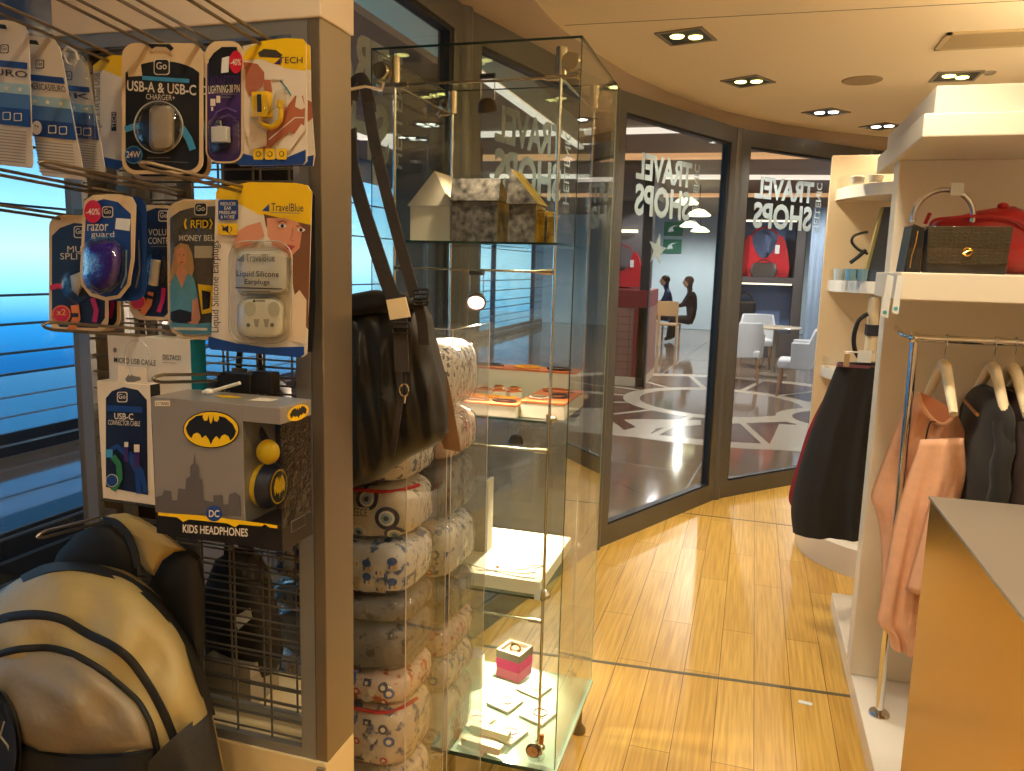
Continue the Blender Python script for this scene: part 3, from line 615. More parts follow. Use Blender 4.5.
person(-1.22, 17.3, math.radians(80), mat('dark_cloth', (38, 30, 34), 0.8), mat('dark_cloth2', (30, 26, 30), 0.8), mat('brown_hair', (86, 62, 46), 0.7), 'person in dark clothes sitting right of the one in navy')
# ================================================================ right side of the shop: shelving, rail, clothes, counter
XR = 2.3
su = thing('shelving_unit', 'white shelving unit with canopy, bag shelf and low plinth along the aisle', 'shelving unit', (1.3, 3.0, 0))
mb = MB(); mb.box(0.44, XR, 2.98, 3.08, 0.08, 1.936, m_white); mb.build('back_panel', su, bevel=0.003)
mb = MB(); mb.box(0.42, XR, 2.50, 3.37, 1.936, 2.0, m_white); mb.build('canopy', su, bevel=0.004)
mb = MB(); mb.box(0.455, XR, 2.56, 3.42, 2.0005, 2.085, m_white); mb.build('top_box', su, bevel=0.003)
mb = MB(); mb.box(0.40, XR, 2.50, 2.98, 1.482, 1.562, m_white); mb.build('shelf', su, bevel=0.004)
mb = MB(); mb.box(0.447, XR, 2.2, 3.77, 0.0, 0.08, m_wgloss); mb.build('plinth', su, bevel=0.004)
m_acr = glass('clear_acrylic', (248, 249, 249), 1.45)
mb = MB(); mb.box(0.415, XR, 2.503, 2.506, 1.562, 1.632, m_acr); mb.build('acrylic_lip', su)
# tape and hanging shelf labels
m_tape = mat('label_paper', (226, 230, 234), 0.4)
for k, (x, z0, wd) in enumerate(((0.386, 1.445, 0.018), (0.362, 1.432, 0.02))):
    mb = MB(); y = 2.494 if k == 0 else 2.52; mb.prism([(x, y, z0), (x + wd, y, z0 - 0.004), (x + wd + 0.005, y, 1.55), (x + 0.006, y, 1.555)], (0, 0.001, 0), m_tape)
    o = mb.build('shelf_label'); tag(o, ('white paper label taped on the left end of the bag shelf', 'shorter paper label hanging behind the taped one at the shelf end')[k], 'label')
    b = MB(); b.lathe([(0, 0), (0.006, 0)], (x + 0.010, y - 0.0006, z0 + 0.012), mat('label_teal', (60, 170, 180), 0.5), 12, axis='Y'); b.build('teal_dot', o)
# clothes rail
cr_ = thing('clothes_rail', 'chrome clothes rail standing on the white plinth', 'clothes rail', (0.505, 2.73, 0.08))
RX, RY_, RZ = 0.495, 2.72, 1.36
mb = MB(); mb.tube([(0.505, RY_, 0.08), (RX, RY_, RZ)], 0.0125, m_chrome, 14); mb.build('pole', cr_)
mb = MB(); mb.lathe([(0, 0.012), (0.03, 0.012), (0.034, 0.006), (0.034, 0.0)], (0.505, RY_, 0.08), m_chrome, 24); mb.build('foot_flange', cr_)
mb = MB(); mb.tube([(RX, RY_, RZ), (2.2, RY_, RZ)], 0.0125, m_chrome, 14); mb.build('rail_bar', cr_)
mb = MB(); mb.tube(bez([(RX, RY_, RZ), (RX - 0.02, RY_ + 0.09, RZ + 0.003), (RX - 0.02, RY_ + 0.2, RZ + 0.012), (RX - 0.015, 2.98, RZ + 0.016)], 6), 0.009, m_chrome, 10); mb.ell((RX, RY_, RZ), 0.018, 0.018, 0.018, m_chrome); mb.build('wall_bracket', cr_)
m_hang = mat('cream_hanger', (238, 220, 186), 0.3, coat=0.3)
def hanger(x, label, yaw=0.0):
    t = thing('clothes_hanger', label, 'hanger', (x, RY_, RZ), 'cream hangers on the chrome rail'); b = MB()
    b.tube([(x, RY_ + 0.014 * math.cos(g), RZ + 0.014 * math.sin(g) + 0.003) for g in [math.radians(a) for a in range(-30, 190, 22)]] + [(x, RY_ - 0.01, RZ - 0.02), (x, RY_, RZ - 0.04), (x, RY_, RZ - 0.085)], 0.0018, m_chrome, 6); b.build('hook', t)
    b = MB(); pts = bez([(x, RY_ - 0.185, RZ - 0.205), (x, RY_ - 0.14, RZ - 0.17), (x, RY_ - 0.07, RZ - 0.115), (x, RY_ - 0.02, RZ - 0.083), (x, RY_ + 0.02, RZ - 0.083), (x, RY_ + 0.07, RZ - 0.115), (x, RY_ + 0.14, RZ - 0.17), (x, RY_ + 0.185, RZ - 0.205)], 6)
    b.tube(pts, [0.012 + 0.005 * math.sin(math.pi * i / (len(pts) - 1)) for i in range(len(pts))], m_hang, 10); b.build('shoulder_bar', t)
def garment(name, x, prof, m, label, folds=5, amp=0.012, ph=0.0, cat='shirt', n=48):
    # prof: (z, x shift, half width across the rail direction, half depth along y, y shift)
    b = MB(); vs = []
    P_ = bez([(p[0], p[1], p[2]) for p in prof], 4); Q_ = bez([(p[3], p[4], 0) for p in prof], 4); k = len(P_)
    for i in range(k):
        z, dx, a = P_[i]; bb, dy, _ = Q_[i]; t = i / (k - 1)
        for j in range(n):
            g = 2 * math.pi * j / n; r = 1 + (amp / max(a, 0.03)) * t ** 0.5 * math.sin(folds * g + ph + 1.5 * t) * 0.7
            c, s_ = math.cos(g), math.sin(g)
            vs.append((x + dx + a * r * math.copysign(abs(c) ** 0.8, c), RY_ + dy + bb * r * math.copysign(abs(s_) ** 0.8, s_), z))
    b.add(vs, [[i * n + j, i * n + (j + 1) % n, (i + 1) * n + (j + 1) % n, (i + 1) * n + j] for i in range(k - 1) for j in range(n)] + [list(range(n))[::-1], [(k - 1) * n + j for j in range(n)]], m, True)
    return b
def sleeve(x, y0, y1, label_m, pts, r):
    b = MB(); P_ = bez(pts, 5); rs = [r[0] + (r[1] - r[0]) * i / (len(P_) - 1) for i in range(len(P_))]; b.tube(P_, rs, label_m, 14)
    b.v = [(v[0] + 0.004 * math.sin(v[2] * 60), v[1] + 0.006 * math.sin(v[2] * 45 + 1), v[2]) for v in b.v]; return b
m_peach = mat('peach_cotton', (238, 184, 150), 0.8, noise=0.05, scale=40, sheen=0.2); m_peachd = mat('peach_shaded', (206, 136, 104), 0.85)
X1 = 0.585
hanger(X1, 'cream hanger holding the peach blouse, first on the rail')
t = thing('blouse', 'long peach blouse hanging at the left end of the chrome rail', 'blouse', (X1, RY_, 1.22))
YBL = 2.77
b = MB(); drape(b, [(917, 394), (905, 408), (896, 428), (887, 451), (878, 475), (871, 497), (877, 515), (881, 540), (882, 570), (880, 600)], [(956, 412), (965, 432), (969, 462), (971, 500), (971, 530), (968, 560), (965, 600), (962, 640)], YBL, 0.055, m_peach, folds=3.4, amp=0.015, n=44, ph=0.6); b.build('body', t, angle=180)
b = MB(); drape(b, [(920, 440), (908, 474), (896, 515), (887, 560), (880, 600), (877, 622), (886, 630), (891, 646)], [(964, 438), (966, 474), (956, 515), (944, 560), (936, 600), (932, 628), (930, 645), (928, 656)], 2.64, 0.04, m_peach, folds=2.6, amp=0.012, n=36, ph=2.0); b.build('front_panel', t, angle=180)
b = MB(); drape(b, [(930, 500), (922, 530), (914, 560), (905, 590)], [(965, 500), (962, 530), (955, 560), (946, 592)], 2.58, 0.035, m_peach, folds=1.5, amp=0.008, n=24); b.build('sleeve', t, angle=180)
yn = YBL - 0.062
b = MB(); b.poly([W(x, y, Y=yn) for x, y in [(919, 392), (930, 396), (944, 404), (955, 411), (951, 419), (944, 424), (936, 422), (928, 414), (922, 404)]], m_peachd); b.build('neck_shade', t, label='inside of the neckline, its shade painted darker')  # flat patch; shade inside the neckline is put into its darker peach
b = MB(); b.tube(bez([W(x, y, Y=yn - 0.003) for x, y in [(918, 393), (922, 404), (928, 414), (936, 422), (944, 424), (951, 419), (956, 411)]], 5), 0.006, m_peach, 8); b.build('collar', t)
b = MB(); b.tube(bez([W(x, y, Y=yn - 0.008) for x, y in [(936, 422), (930, 423), (926, 438), (924, 455)]], 5), 0.0022, m_dark, 6); b.ell(W(924, 456, Y=yn - 0.008), 0.005, 0.004, 0.005, m_dark); b.build('neck_tie', t, label='dark neck tie')
m_blk = mat('black_cotton', (30, 29, 31), 0.85, sheen=0.1); m_brnc = mat('dark_brown_cotton', (50, 36, 34), 0.85); m_plum = mat('plum_cotton', (48, 28, 40), 0.85)
for k, (x, m, lb) in enumerate(((0.72, m_blk, 'black top hanging next to the peach blouse'), (0.775, m_brnc, 'dark brown top between the black and plum ones on the rail'), (0.815, m_plum, 'dark plum top, fourth on the chrome rail'), (0.875, m_blk, 'black top at the frame edge of the rail'), (0.93, m_brnc, 'dark garment farthest along the chrome rail'))):
    hanger(x, ('second cream hanger, with the black top', 'third cream hanger, with the dark brown top', 'fourth cream hanger, with the plum top', 'fifth cream hanger, close to the picture edge', 'last cream hanger in view on the rail')[k])
    w = 0.028 if k else 0.045
    t = thing('top', lb, 'top', (x, RY_, 1.2), 'dark tops on the chrome rail')
    garment('b', x, [(1.215, 0, 0.016, 0.09, 0), (1.19, 0, w * 0.7, 0.15, 0), (1.14, 0, w * 0.9, 0.21, 0), (1.0, 0, w, 0.22, 0), (0.8, 0, w, 0.21, 0), (0.62, 0, w, 0.2, 0)], m, '', folds=4, amp=0.005, ph=k).build('body', t)
    for sg in (-1, 1): sleeve(0, 0, 0, m, [(x, RY_ + sg * 0.18, 1.14), (x - 0.01, RY_ + sg * 0.235, 1.0), (x - 0.01, RY_ + sg * 0.24, 0.8)], (0.026, 0.028)).build('sleeve', t)
    if k == 0:
        b = MB(); b.tube([(x - 0.052, RY_ - 0.10, 1.145), (x - 0.055, RY_ + 0.06, 1.165)], 0.005, mat('wood_toggle', (176, 120, 66), 0.5), 8); b.build('wooden_bar', t)
# ---------------------------------------------------------------- bags on the shelf
ZS = 1.562
m_croc = bpy.data.materials.new('black_croc_leather'); m_croc.use_nodes = True
n = m_croc.node_tree; b_ = n.nodes['Principled BSDF']; b_.inputs['Base Color'].default_value = (*srgb((52, 46, 34)), 1); b_.inputs['Roughness'].default_value = 0.22; b_.inputs['Coat Weight'].default_value = 0.6
tcn = n.nodes.new('ShaderNodeTexCoord'); mpn = n.nodes.new('ShaderNodeMapping'); mpn.inputs['Scale'].default_value = (75, 75, 105); vo = n.nodes.new('ShaderNodeTexVoronoi'); vo.feature = 'DISTANCE_TO_EDGE'; vo.inputs['Scale'].default_value = 1.0; vo.inputs['Randomness'].default_value = 0.35
bpn = n.nodes.new('ShaderNodeBump'); bpn.inputs['Strength'].default_value = 1.0; bpn.inputs['Distance'].default_value = 0.004
n.links.new(tcn.outputs['Object'], mpn.inputs[0]); n.links.new(mpn.outputs[0], vo.inputs['Vector']); n.links.new(vo.outputs['Distance'], bpn.inputs['Height']); n.links.new(bpn.outputs[0], b_.inputs['Normal'])
m_gold = mat('gold_metal', (232, 176, 84), 0.2, 1.0)
def pbox(mb, x0, x1, y0, y1, Yf, th, m):            # box whose front face covers a pixel rectangle on plane Y = Yf
    a = W(x0, y1, Y=Yf); c = W(x1, y0, Y=Yf); mb.box(a.x, c.x, Yf, Yf + th, a.z, c.z, m)
YB = 2.58
t = thing('clutch_bag', 'black crocodile-pattern flap bag with gold clasp on the shelf', 'handbag', (0.62, YB, ZS))
a = W(924, 276, Y=YB); c = W(1013, 228, Y=YB)
mb = MB(); mb.box(a.x, c.x, YB + 0.004, YB + 0.07, ZS, c.z, m_black); mb.build('body', t, bevel=0.008, seg=3)
mb = MB(); mb.prism([(a.x - 0.001, YB, c.z + 0.002), (c.x + 0.001, YB, c.z + 0.002), (c.x - 0.004, YB, ZS + 0.035), (c.x - 0.03, YB, ZS + 0.026), (a.x + 0.03, YB, ZS + 0.026), (a.x + 0.004, YB, ZS + 0.035)], (0, 0.004, 0), m_croc); mb.box(a.x - 0.001, c.x + 0.001, YB, YB + 0.072, c.z, c.z + 0.004, m_croc); mb.build('flap', t, bevel=0.002)
p = W(967, 252, Y=YB); mb = MB(); mb.tube([(p.x + 0.011 * math.cos(g), YB - 0.004, p.z + 0.011 * math.sin(g)) for g in [2 * math.pi * k / 20 for k in range(20)]], 0.0028, m_gold, 8, closed=True); mb.tube([(p.x - 0.012, YB - 0.006, p.z - 0.006), (p.x, YB - 0.007, p.z + 0.002), (p.x + 0.012, YB - 0.006, p.z + 0.006)], 0.002, m_gold, 6); mb.build('clasp', t, label='gold clasp')
t = thing('shoulder_bag', 'red leather bag behind the crocodile-pattern one on the shelf', 'handbag', (0.72, 2.75, ZS))
mb = MB(); yb = 2.78; dome(mb, [(932, 272), (928, 245), (930, 222), (938, 218), (960, 216), (975, 211), (1000, 207), (1014, 206), (1030, 213), (1050, 225), (1062, 250), (1060, 272), (1020, 274), (975, 274)], yb, 0.07, m_redbag, ex=3, back=0.06, rings=6)
mb.v = [(v[0], v[1], max(v[2], ZS + 0.001)) for v in mb.v]; mb.build('body', t)
mb = MB(); mb.tube(bez([W(930, 240, Y=yb - 0.06), W(932, 222, Y=yb - 0.07), W(950, 218, Y=yb - 0.085), W(985, 216, Y=yb - 0.085), W(1015, 220, Y=yb - 0.08), W(1032, 235, Y=yb - 0.07)], 6), 0.005, m_redbag, 8); mb.build('piping', t)
mb = MB(); mb.ell(W(1003, 206, Y=yb - 0.02), 0.016, 0.012, 0.011, m_redbag); mb.tube([W(925, 224, Y=yb - 0.08), W(930, 213, Y=yb - 0.08)], 0.006, m_redbag, 8); mb.build('strap_knot', t)
t = thing('evening_bag', 'small black bag with silver ring handle at the left end of the shelf', 'handbag', (0.47, 2.62, ZS))
a = W(903, 277, Y=2.62); c = W(925, 224, Y=2.62)
mb = MB(); mb.prism([(a.x, 2.62, ZS), (c.x, 2.62, ZS), (c.x, 2.62, c.z - 0.012), (c.x - 0.03, 2.62, c.z), (a.x + 0.012, 2.62, c.z - 0.004)], (0, 0.14, 0), m_black); mb.build('body', t, bevel=0.008)
m_silv = mat('silver_ring', (190, 190, 196), 0.25, 0.9)
mb = MB(); q = W(943, 216, Y=2.70); rr = 0.082
mb.tube([(q.x + rr * math.cos(g), 2.70, q.z - 0.004 + rr * 1.0 * math.sin(g)) for g in [math.radians(a_) for a_ in range(-10, 200, 10)]], 0.008, m_silv, 10); mb.build('ring_handle', t, label='silver ring handle')
mb = MB(); mb.tube([W(918, 231, Y=2.61), W(916, 243, Y=2.61), W(912, 255, Y=2.61), W(910, 268, Y=2.61)], 0.0018, m_gold, 6); mb.build('zip_pull', t, label='thin gold zip pull')
mb = MB(); mb.box(W(950, 190, Y=2.69).x, W(963, 190, Y=2.69).x, 2.68, 2.684, W(957, 196, Y=2.69).z, W(957, 183, Y=2.69).z, m_tape); mb.build('security_tag', t, bevel=0.001)
# ---------------------------------------------------------------- round shelf tower behind
TC = (0.92, 4.70)
tw = thing('shelf_tower', 'cream shelf tower with half-round shelves and drum plinth behind the white unit', 'shelving unit', (TC[0], TC[1], 0))
mb = MB(); mb.box(0.36, 1.5, 4.70, 4.76, 0.16, 2.19, m_cream); mb.build('back_panel', tw, bevel=0.004)
def halfdisc(mb, r, z0, z1, m, a0=180, a1=360, rr=0.012):
    pts = [(TC[0] + r * math.cos(math.radians(a0 + (a1 - a0) * k / 40)), TC[1] + r * math.sin(math.radians(a0 + (a1 - a0) * k / 40)), z0) for k in range(41)]
    mb.prism(pts, (0, 0, z1 - z0), m)
for z0, z1 in ((1.945, 2.005), (1.46, 1.52), (0.99, 1.045)):
    mb = MB(); halfdisc(mb, 0.53, z0, z1, m_wgloss); mb.build('shelf', tw, bevel=0.006)
mb = MB(); mb.lathe([(0, 0.17), (0.56, 0.17), (0.59, 0.15), (0.59, 0.0)], (*TC, 0), m_wgloss, 56); mb.build('drum_plinth', tw, angle=30)
for z0 in (2.005, 1.52, 1.045):
    mb = MB(); vs = []
    for k in range(31):
        g = math.radians(182 + 120 * k / 30)
        for r_, z_ in ((0.526, z0), (0.526, z0 + 0.06)): vs.append((TC[0] + r_ * math.cos(g), TC[1] + r_ * math.sin(g), z_))
    mb.add(vs, [[2 * k, 2 * k + 2, 2 * k + 3, 2 * k + 1] for k in range(30)], m_acr); mb.build('acrylic_lip', tw)
m_cup = mat('pale_glass_cup', (206, 222, 232), 0.15, coat=0.5); m_bluec = mat('blue_glass_cup', (112, 160, 196), 0.15, coat=0.5)
for k, (px, y_, m, lb) in enumerate(((839, 4.42, m_cup, 'small clear cup nearest the rim of the middle tower shelf'), (851, 4.36, m_bluec, 'small blue cup on the middle tower shelf'), (862, 4.36, m_bluec, 'second small blue cup, beside the navy bag'), (846, 4.5, m_cup, 'small clear cup behind the blue one'))):
    p = W(px, 275, Y=y_); mb = MB(); mb.lathe([(0, 0.001), (0.024, 0.001), (0.029, 0.06), (0.026, 0.06), (0.022, 0.008)], (p.x, y_, 1.5205), m, 18); tag(mb.build('cup'), lb, 'cup', 'cups on the round tower shelf')
for k, (px, y_) in enumerate(((858, 4.36), (876, 4.3))):
    p = W(px, 180, Y=y_); mb = MB(); mb.lathe([(0, 0.001), (0.03, 0.001), (0.036, 0.03), (0.03, 0.034), (0, 0.03)], (p.x, y_, 2.0055), m_wgloss, 18); tag(mb.build('trinket_dish'), ('small white dish on the top tower shelf, near its curved lip', 'second white dish on the top tower shelf, closer to the canopy')[k], 'dish', 'dishes on the top tower shelf')
t = thing('tote_bag', 'tall navy bag with olive edge on the middle tower shelf', 'handbag', (0.66, 4.5, 1.52)); ybb = 4.42
a = W(868, 275, Y=ybb); c = W(893, 207, Y=ybb)
m_navyb = mat('navy_leather', (46, 56, 74), 0.45)
mb = MB(); mb.prism([(a.x - 0.01, ybb, 1.521), (c.x, ybb, 1.521), (c.x + 0.02, ybb, c.z), (a.x + 0.045, ybb, c.z)], (0, 0.08, 0), m_navyb); mb.build('body', t, bevel=0.012)
mb = MB(); mb.prism([(a.x - 0.022, ybb - 0.002, 1.521), (a.x - 0.008, ybb - 0.002, 1.521), (a.x + 0.046, ybb - 0.002, c.z), (a.x + 0.034, ybb - 0.002, c.z)], (0, 0.06, 0), mat('olive_edge', (150, 140, 90), 0.5)); mb.build('edge', t, label='olive edge')
mb = MB(); mb.tube(bez([W(868, 254, Y=4.40), W(858, 249, Y=4.40), W(852, 242, Y=4.40), W(854, 236, Y=4.40), W(862, 233, Y=4.40), W(868, 232, Y=4.40)], 6), 0.007, m_black, 8); mb.tube([W(850, 263, Y=4.40), W(858, 257, Y=4.4), W(866, 250, Y=4.4)], 0.01, m_black, 8); mb.build('handle', t, label='black looped handle')
t = thing('belt_bag', 'black strap and pale cloth item above the lowest tower shelf', 'handbag', (0.6, 4.4, 1.045)); yb = 4.3
mb = MB(); mb.tube(bez([W(862, 362, Y=yb), W(855, 350, Y=yb), W(854, 336, Y=yb), (W(858, 322, Y=yb)), W(864, 316, Y=yb), W(868, 314, Y=yb)], 6), 0.011, m_black, 8); mb.build('strap', t)
mb = MB(); a = W(865, 362, Y=yb); c = W(882, 296, Y=yb); mb.box(a.x, c.x, yb + 0.01, yb + 0.10, 1.046, c.z, mat('pale_canvas', (222, 206, 176), 0.8)); mb.build('body', t, bevel=0.02)
mb = MB(); mb.box(a.x - 0.002, c.x + 0.002, yb + 0.005, yb + 0.105, W(870, 336, Y=yb).z, W(870, 325, Y=yb).z, mat('navy_band', (30, 34, 52), 0.7)); mb.build('band', t, label='navy band')
# skirts hanging on a side rail between the two units
YK = 3.55
t = thing('side_rail', 'short chrome rail between the white unit and the tower', 'clothes rail', (0.62, 3.5, 1.2))
p = W(868, 356, Y=YK)
mb = MB(); mb.tube([(0.62, 3.08, p.z + 0.03), (0.62, 3.9, p.z + 0.03)], 0.01, m_chrome, 10); mb.build('rail_bar', t)
m_skirt = mat('black_crepe', (26, 24, 25), 0.85, sheen=0.15); m_rskirt = mat('wine_red_cloth', (140, 24, 36), 0.8)
t = thing('skirt', 'black flared skirt clipped to a hanger behind the white unit', 'skirt', (0.6, YK, 0.7))
mb = MB(); drape(mb, [(838, 362), (826, 392), (814, 422), (803, 455), (796, 480), (791, 508), (793, 533)], [(905, 362), (908, 400), (910, 440), (912, 480), (914, 510), (912, 534)], YK, 0.09, m_skirt, folds=3.2, amp=0.016, n=40); mb.build('body', t)
mb = MB(); a = W(837, 364, Y=YK); c = W(905, 360, Y=YK); mb.box(a.x, c.x, YK - 0.035, YK + 0.025, a.z - 0.008, a.z + 0.004, mat('mauve_waistband', (120, 70, 84), 0.7)); mb.build('waistband', t, label='mauve waistband')
t = thing('skirt', 'wine red skirt mostly hidden behind the black one', 'skirt', (0.6, YK + 0.2, 0.7))
mb = MB(); drape(mb, [(842, 366), (832, 385), (820, 405), (808, 430), (800, 455), (789, 494), (792, 509), (800, 530)], [(890, 366), (893, 400), (895, 450), (896, 490), (896, 520), (890, 540)], YK + 0.2, 0.06, m_rskirt, folds=3, amp=0.014, ph=1.0, n=40); mb.build('body', t)
t = thing('clip_hanger', 'chrome clip hanger gripping the black skirt waistband', 'hanger', (0.6, YK, 1.2))
a = W(847, 356, Y=YK - 0.05); mb = MB(); mb.box(a.x - 0.011, a.x + 0.011, YK - 0.058, YK - 0.042, a.z - 0.045, a.z + 0.012, mat('tan_clip', (170, 140, 104), 0.4)); mb.build('clip', t, bevel=0.003)
mb = MB(); b0 = W(845, 352, Y=YK - 0.03); b1 = W(900, 352, Y=YK - 0.03); mb.tube([b0, b1], 0.004, m_chrome, 8); mb.tube([(0.62, YK - 0.03, b1.z), (0.62, YK - 0.02, b1.z + 0.03), (0.62, YK, p.z + 0.043)], 0.003, m_chrome, 6); mb.build('bar', t)
mb = MB(); a = W(857, 362, Y=YK - 0.05); c = W(872, 351, Y=YK - 0.05); mb.box(a.x, c.x, YK - 0.052, YK - 0.05, a.z, c.z, m_tape); tag(mb.build('price_tag'), 'white paper tag at the black skirt waistband', 'price tag')
# ---------------------------------------------------------------- counter
ct = thing('counter', 'sales counter with dark grey top and brushed brass side', 'counter', (0.9, 1.4, 0))
m_brass = mat('brushed_brass', (196, 154, 52), 0.24, 0.9, noise=0.08, scale=3, stretch=(1, 1, 0.08)); m_top = mat('grey_counter_top', (132, 122, 112), 0.3)
mb = MB(); mb.box(0.464, 1.5, 0.55, 2.145, 0.0, 0.994, m_brass); mb.build('carcass', ct, bevel=0.003)
mb = MB(); mb.box(0.46, 1.504, 0.546, 2.149, 0.994, 1.002, m_top); mb.build('top', ct, bevel=0.002)
mb = MB(); p = W(805, 703, Z=0.0); mb.prism([(p.x - 0.025, p.y - 0.008, 0.0003), (p.x + 0.024, p.y - 0.012, 0.0003), (p.x + 0.026, p.y + 0.008, 0.0003), (p.x - 0.02, p.y + 0.014, 0.0003)], (0, 0, 0.0012), m_tape)
tag(mb.build('paper_scrap'), 'small white scrap of paper lying on the plank floor', 'paper scrap')
# ================================================================ grid rack with hanging packs (left)
RY, XL, XP, ZR0, ZR1, RD = 1.006, -1.055, -0.594, 0.763, 1.880, 0.087
m_post = mat('brushed_warm_steel', (144, 132, 116), 0.33, 0.7, noise=0.05, scale=5, stretch=(1, 1, 0.05)); m_frame = mat('grey_frame_steel', (150, 150, 150), 0.4, 0.6)
m_wire = mat('grid_wire', (120, 116, 110), 0.35, 0.7); m_head = mat('cream_header', (226, 208, 184), 0.5); m_base = mat('champagne_base', (226, 206, 160), 0.35, 0.2)
rk = thing('display_rack', 'steel grid display rack with cream header and champagne base, hung with travel goods', 'display rack', (-0.82, 1.05, 0))
mb = MB(); mb.box(XP - 0.020, XP, RY, RY + RD, ZR0, ZR1, m_post); mb.box(XL, XL + 0.012, RY, RY + RD, ZR0, ZR1, m_post); mb.build('side_post', rk, bevel=0.0015)
mb = MB()
for y0 in (RY, RY + RD - 0.012):
    mb.box(XL + 0.012, XL + 0.034, y0, y0 + 0.012, ZR0, ZR1, m_frame); mb.box(XP - 0.046, XP - 0.0205, y0, y0 + 0.012, ZR0, ZR1, m_frame)
    mb.box(XL + 0.034, XP - 0.046, y0, y0 + 0.012, ZR1 - 0.02, ZR1, m_frame); mb.box(XL + 0.034, XP - 0.046, y0, y0 + 0.012, ZR0, ZR0 + 0.016, m_frame)
mb.build('frame', rk)
for y0 in (RY + 0.006, RY + RD - 0.006):
    mb = MB(); a, c = XL + 0.03, XP - 0.042; nx = 6
    for k in range(1, nx): x = a + (c - a) * k / nx; mb.tube([(x, y0 + 0.003, ZR0), (x, y0 + 0.003, ZR1)], 0.002, m_wire, 6)
    nz = 41
    for k in range(1, nz): z = ZR0 + (ZR1 - ZR0) * k / nz; mb.tube([(a, y0, z), (c, y0, z)], 0.0017, m_wire, 6)
    mb.build('wire_grid', rk)
mb = MB(); mb.box(XL - 0.002, XP + 0.003, RY - 0.003, RY + RD + 0.004, ZR1, 2.42, m_head); mb.build('header', rk, bevel=0.002)
mb = MB(); mb.box(XL - 0.002, XP + 0.0, RY - 0.004, RY + RD, 0.0, ZR0, m_base); mb.box(XL, -0.70, RY + RD, 1.27, 0.0, 0.735, m_base); mb.build('base', rk, bevel=0.002)
mb = MB(); p = W(322, 768, Y=RY - 0.006); mb.box(p.x - 0.008, p.x + 0.006, RY - 0.010, RY - 0.004, p.z - 0.05, p.z, m_fit); mb.build('bracket', rk)
m_hook = mat('dark_steel_hook', (134, 122, 108), 0.3, 0.75)
def hook(px, py, L=0.25, tz=0.075, dx=0.03, sep=0.011, back=RY + 0.004):
    a = W(px, py, Y=RY); d = Vector((dx, -1, tz)); s1 = Vector((0.4, 0, 1)).normalized() * sep
    a0 = a + Vector((0, 0.006, 0)); tip = a + d * L
    pts = [a0, a + d * (L - 0.012), tip + s1 * 0.25, tip + d * 0.004 + s1 * 0.5, tip + s1 * 0.8, a + d * (L - 0.012) + s1, a0 + s1]
    b = MB(); b.tube(pts, 0.0023, m_hook, 8); b.box(a.x - 0.012, a.x + 0.014, RY - 0.003, RY - 0.0004, a.z - 0.012, a.z + 0.02, m_hook); b.build('hook', rk)
for h in ((119, 66), (175, 58), (223, 57), (281, 57), (82, 66)): hook(*h, L=0.30, tz=0.075)
for h in ((270, 199), (185, 197), (125, 199), (82, 222)): hook(*h, L=0.245, tz=0.06, dx=-0.02, sep=0.007)
hook(170, 338, L=0.2, tz=0.13, dx=-0.14); hook(240, 381, L=0.185, tz=0.125, dx=0.03); hook(112, 520, L=0.17, tz=0.17, dx=0.2)
# ---- packs
C_WHITE = mat('pack_white', (228, 216, 200), 0.45); C_CREAM = mat('pack_cream', (222, 196, 156), 0.5); C_NAVY = mat('pack_navy', (26, 34, 62), 0.4); C_BLACK = mat('pack_black', (26, 27, 32), 0.4)
C_BLUE = mat('pack_blue', (30, 66, 138), 0.4); C_LBLUE = mat('pack_light_blue', (66, 150, 206), 0.4); C_YEL = mat('pack_yellow', (240, 196, 20), 0.4); C_RED = mat('pack_red', (204, 28, 56), 0.4)
C_PURP = mat('pack_purple', (66, 40, 104), 0.4); C_GREY = mat('pack_grey', (120, 116, 112), 0.5); C_SKIN = mat('pack_skin', (214, 146, 112), 0.5); C_HAIR = mat('pack_hair', (120, 78, 52), 0.6); C_BLOND = mat('pack_blond', (188, 144, 96), 0.6)
C_PINK = mat('pack_magenta', (190, 36, 100), 0.4); C_ORG = mat('pack_orange', (226, 130, 46), 0.4); C_TEAL = mat('pack_teal', (20, 116, 138), 0.4); C_GRN = mat('pack_green', (50, 124, 84), 0.4); C_TXT = mat('pack_text_dark', (40, 42, 60), 0.5)
C_DSKIN = mat('pack_hand', (176, 104, 76), 0.5); C_SKY = mat('pack_pale_blue', (150, 186, 206), 0.5); C_LIP = mat('pack_lip', (176, 70, 66), 0.5); C_CYL = mat('pack_cyan_shirt', (96, 158, 184), 0.5)
m_blis = glass('blister_plastic', (240, 242, 242), 1.45, 0.03, bump=0.25, bscale=70, minref=0.02)
def pack(name, label, cat, outline, Y, mface, medge=None, group=None, hole=None):
    cx_ = sum(p[0] for p in outline) / len(outline); cy_ = max(p[1] for p in outline)
    t = thing(name, label, cat, W(cx_, cy_, Y=Y), group); card(outline, Y, mface, medge).build('backing_card', t); return t
def go_logo(S_, x, y, w, m1, m2):
    S_.poly(rrect(x - w / 2, y - w / 2, x + w / 2, y + w / 2, w * 0.2), m1); S_.poly(rrect(x - w / 2 + 0.9, y - w / 2 + 0.9, x + w / 2 - 0.9, y + w / 2 - 0.9, w * 0.18), m2)
    S_.text('Go', x - w * 0.33, y - w * 0.3, x + w * 0.33, y + w * 0.16, m1, bold=0.02)
def blister(t, outline, Y, bulge, m=None, name='blister', ex=3.0, c=None): mb = MB(); dome(mb, outline, Y - 0.002, bulge, m or m_blis, ex=ex, rings=6, c=c); return mb.build(name, t)
def circ(x, y, rx, ry, n=28): return [(x + rx * math.cos(2 * math.pi * k / n), y + ry * math.sin(2 * math.pi * k / n)) for k in range(n)]
SL = -0.01
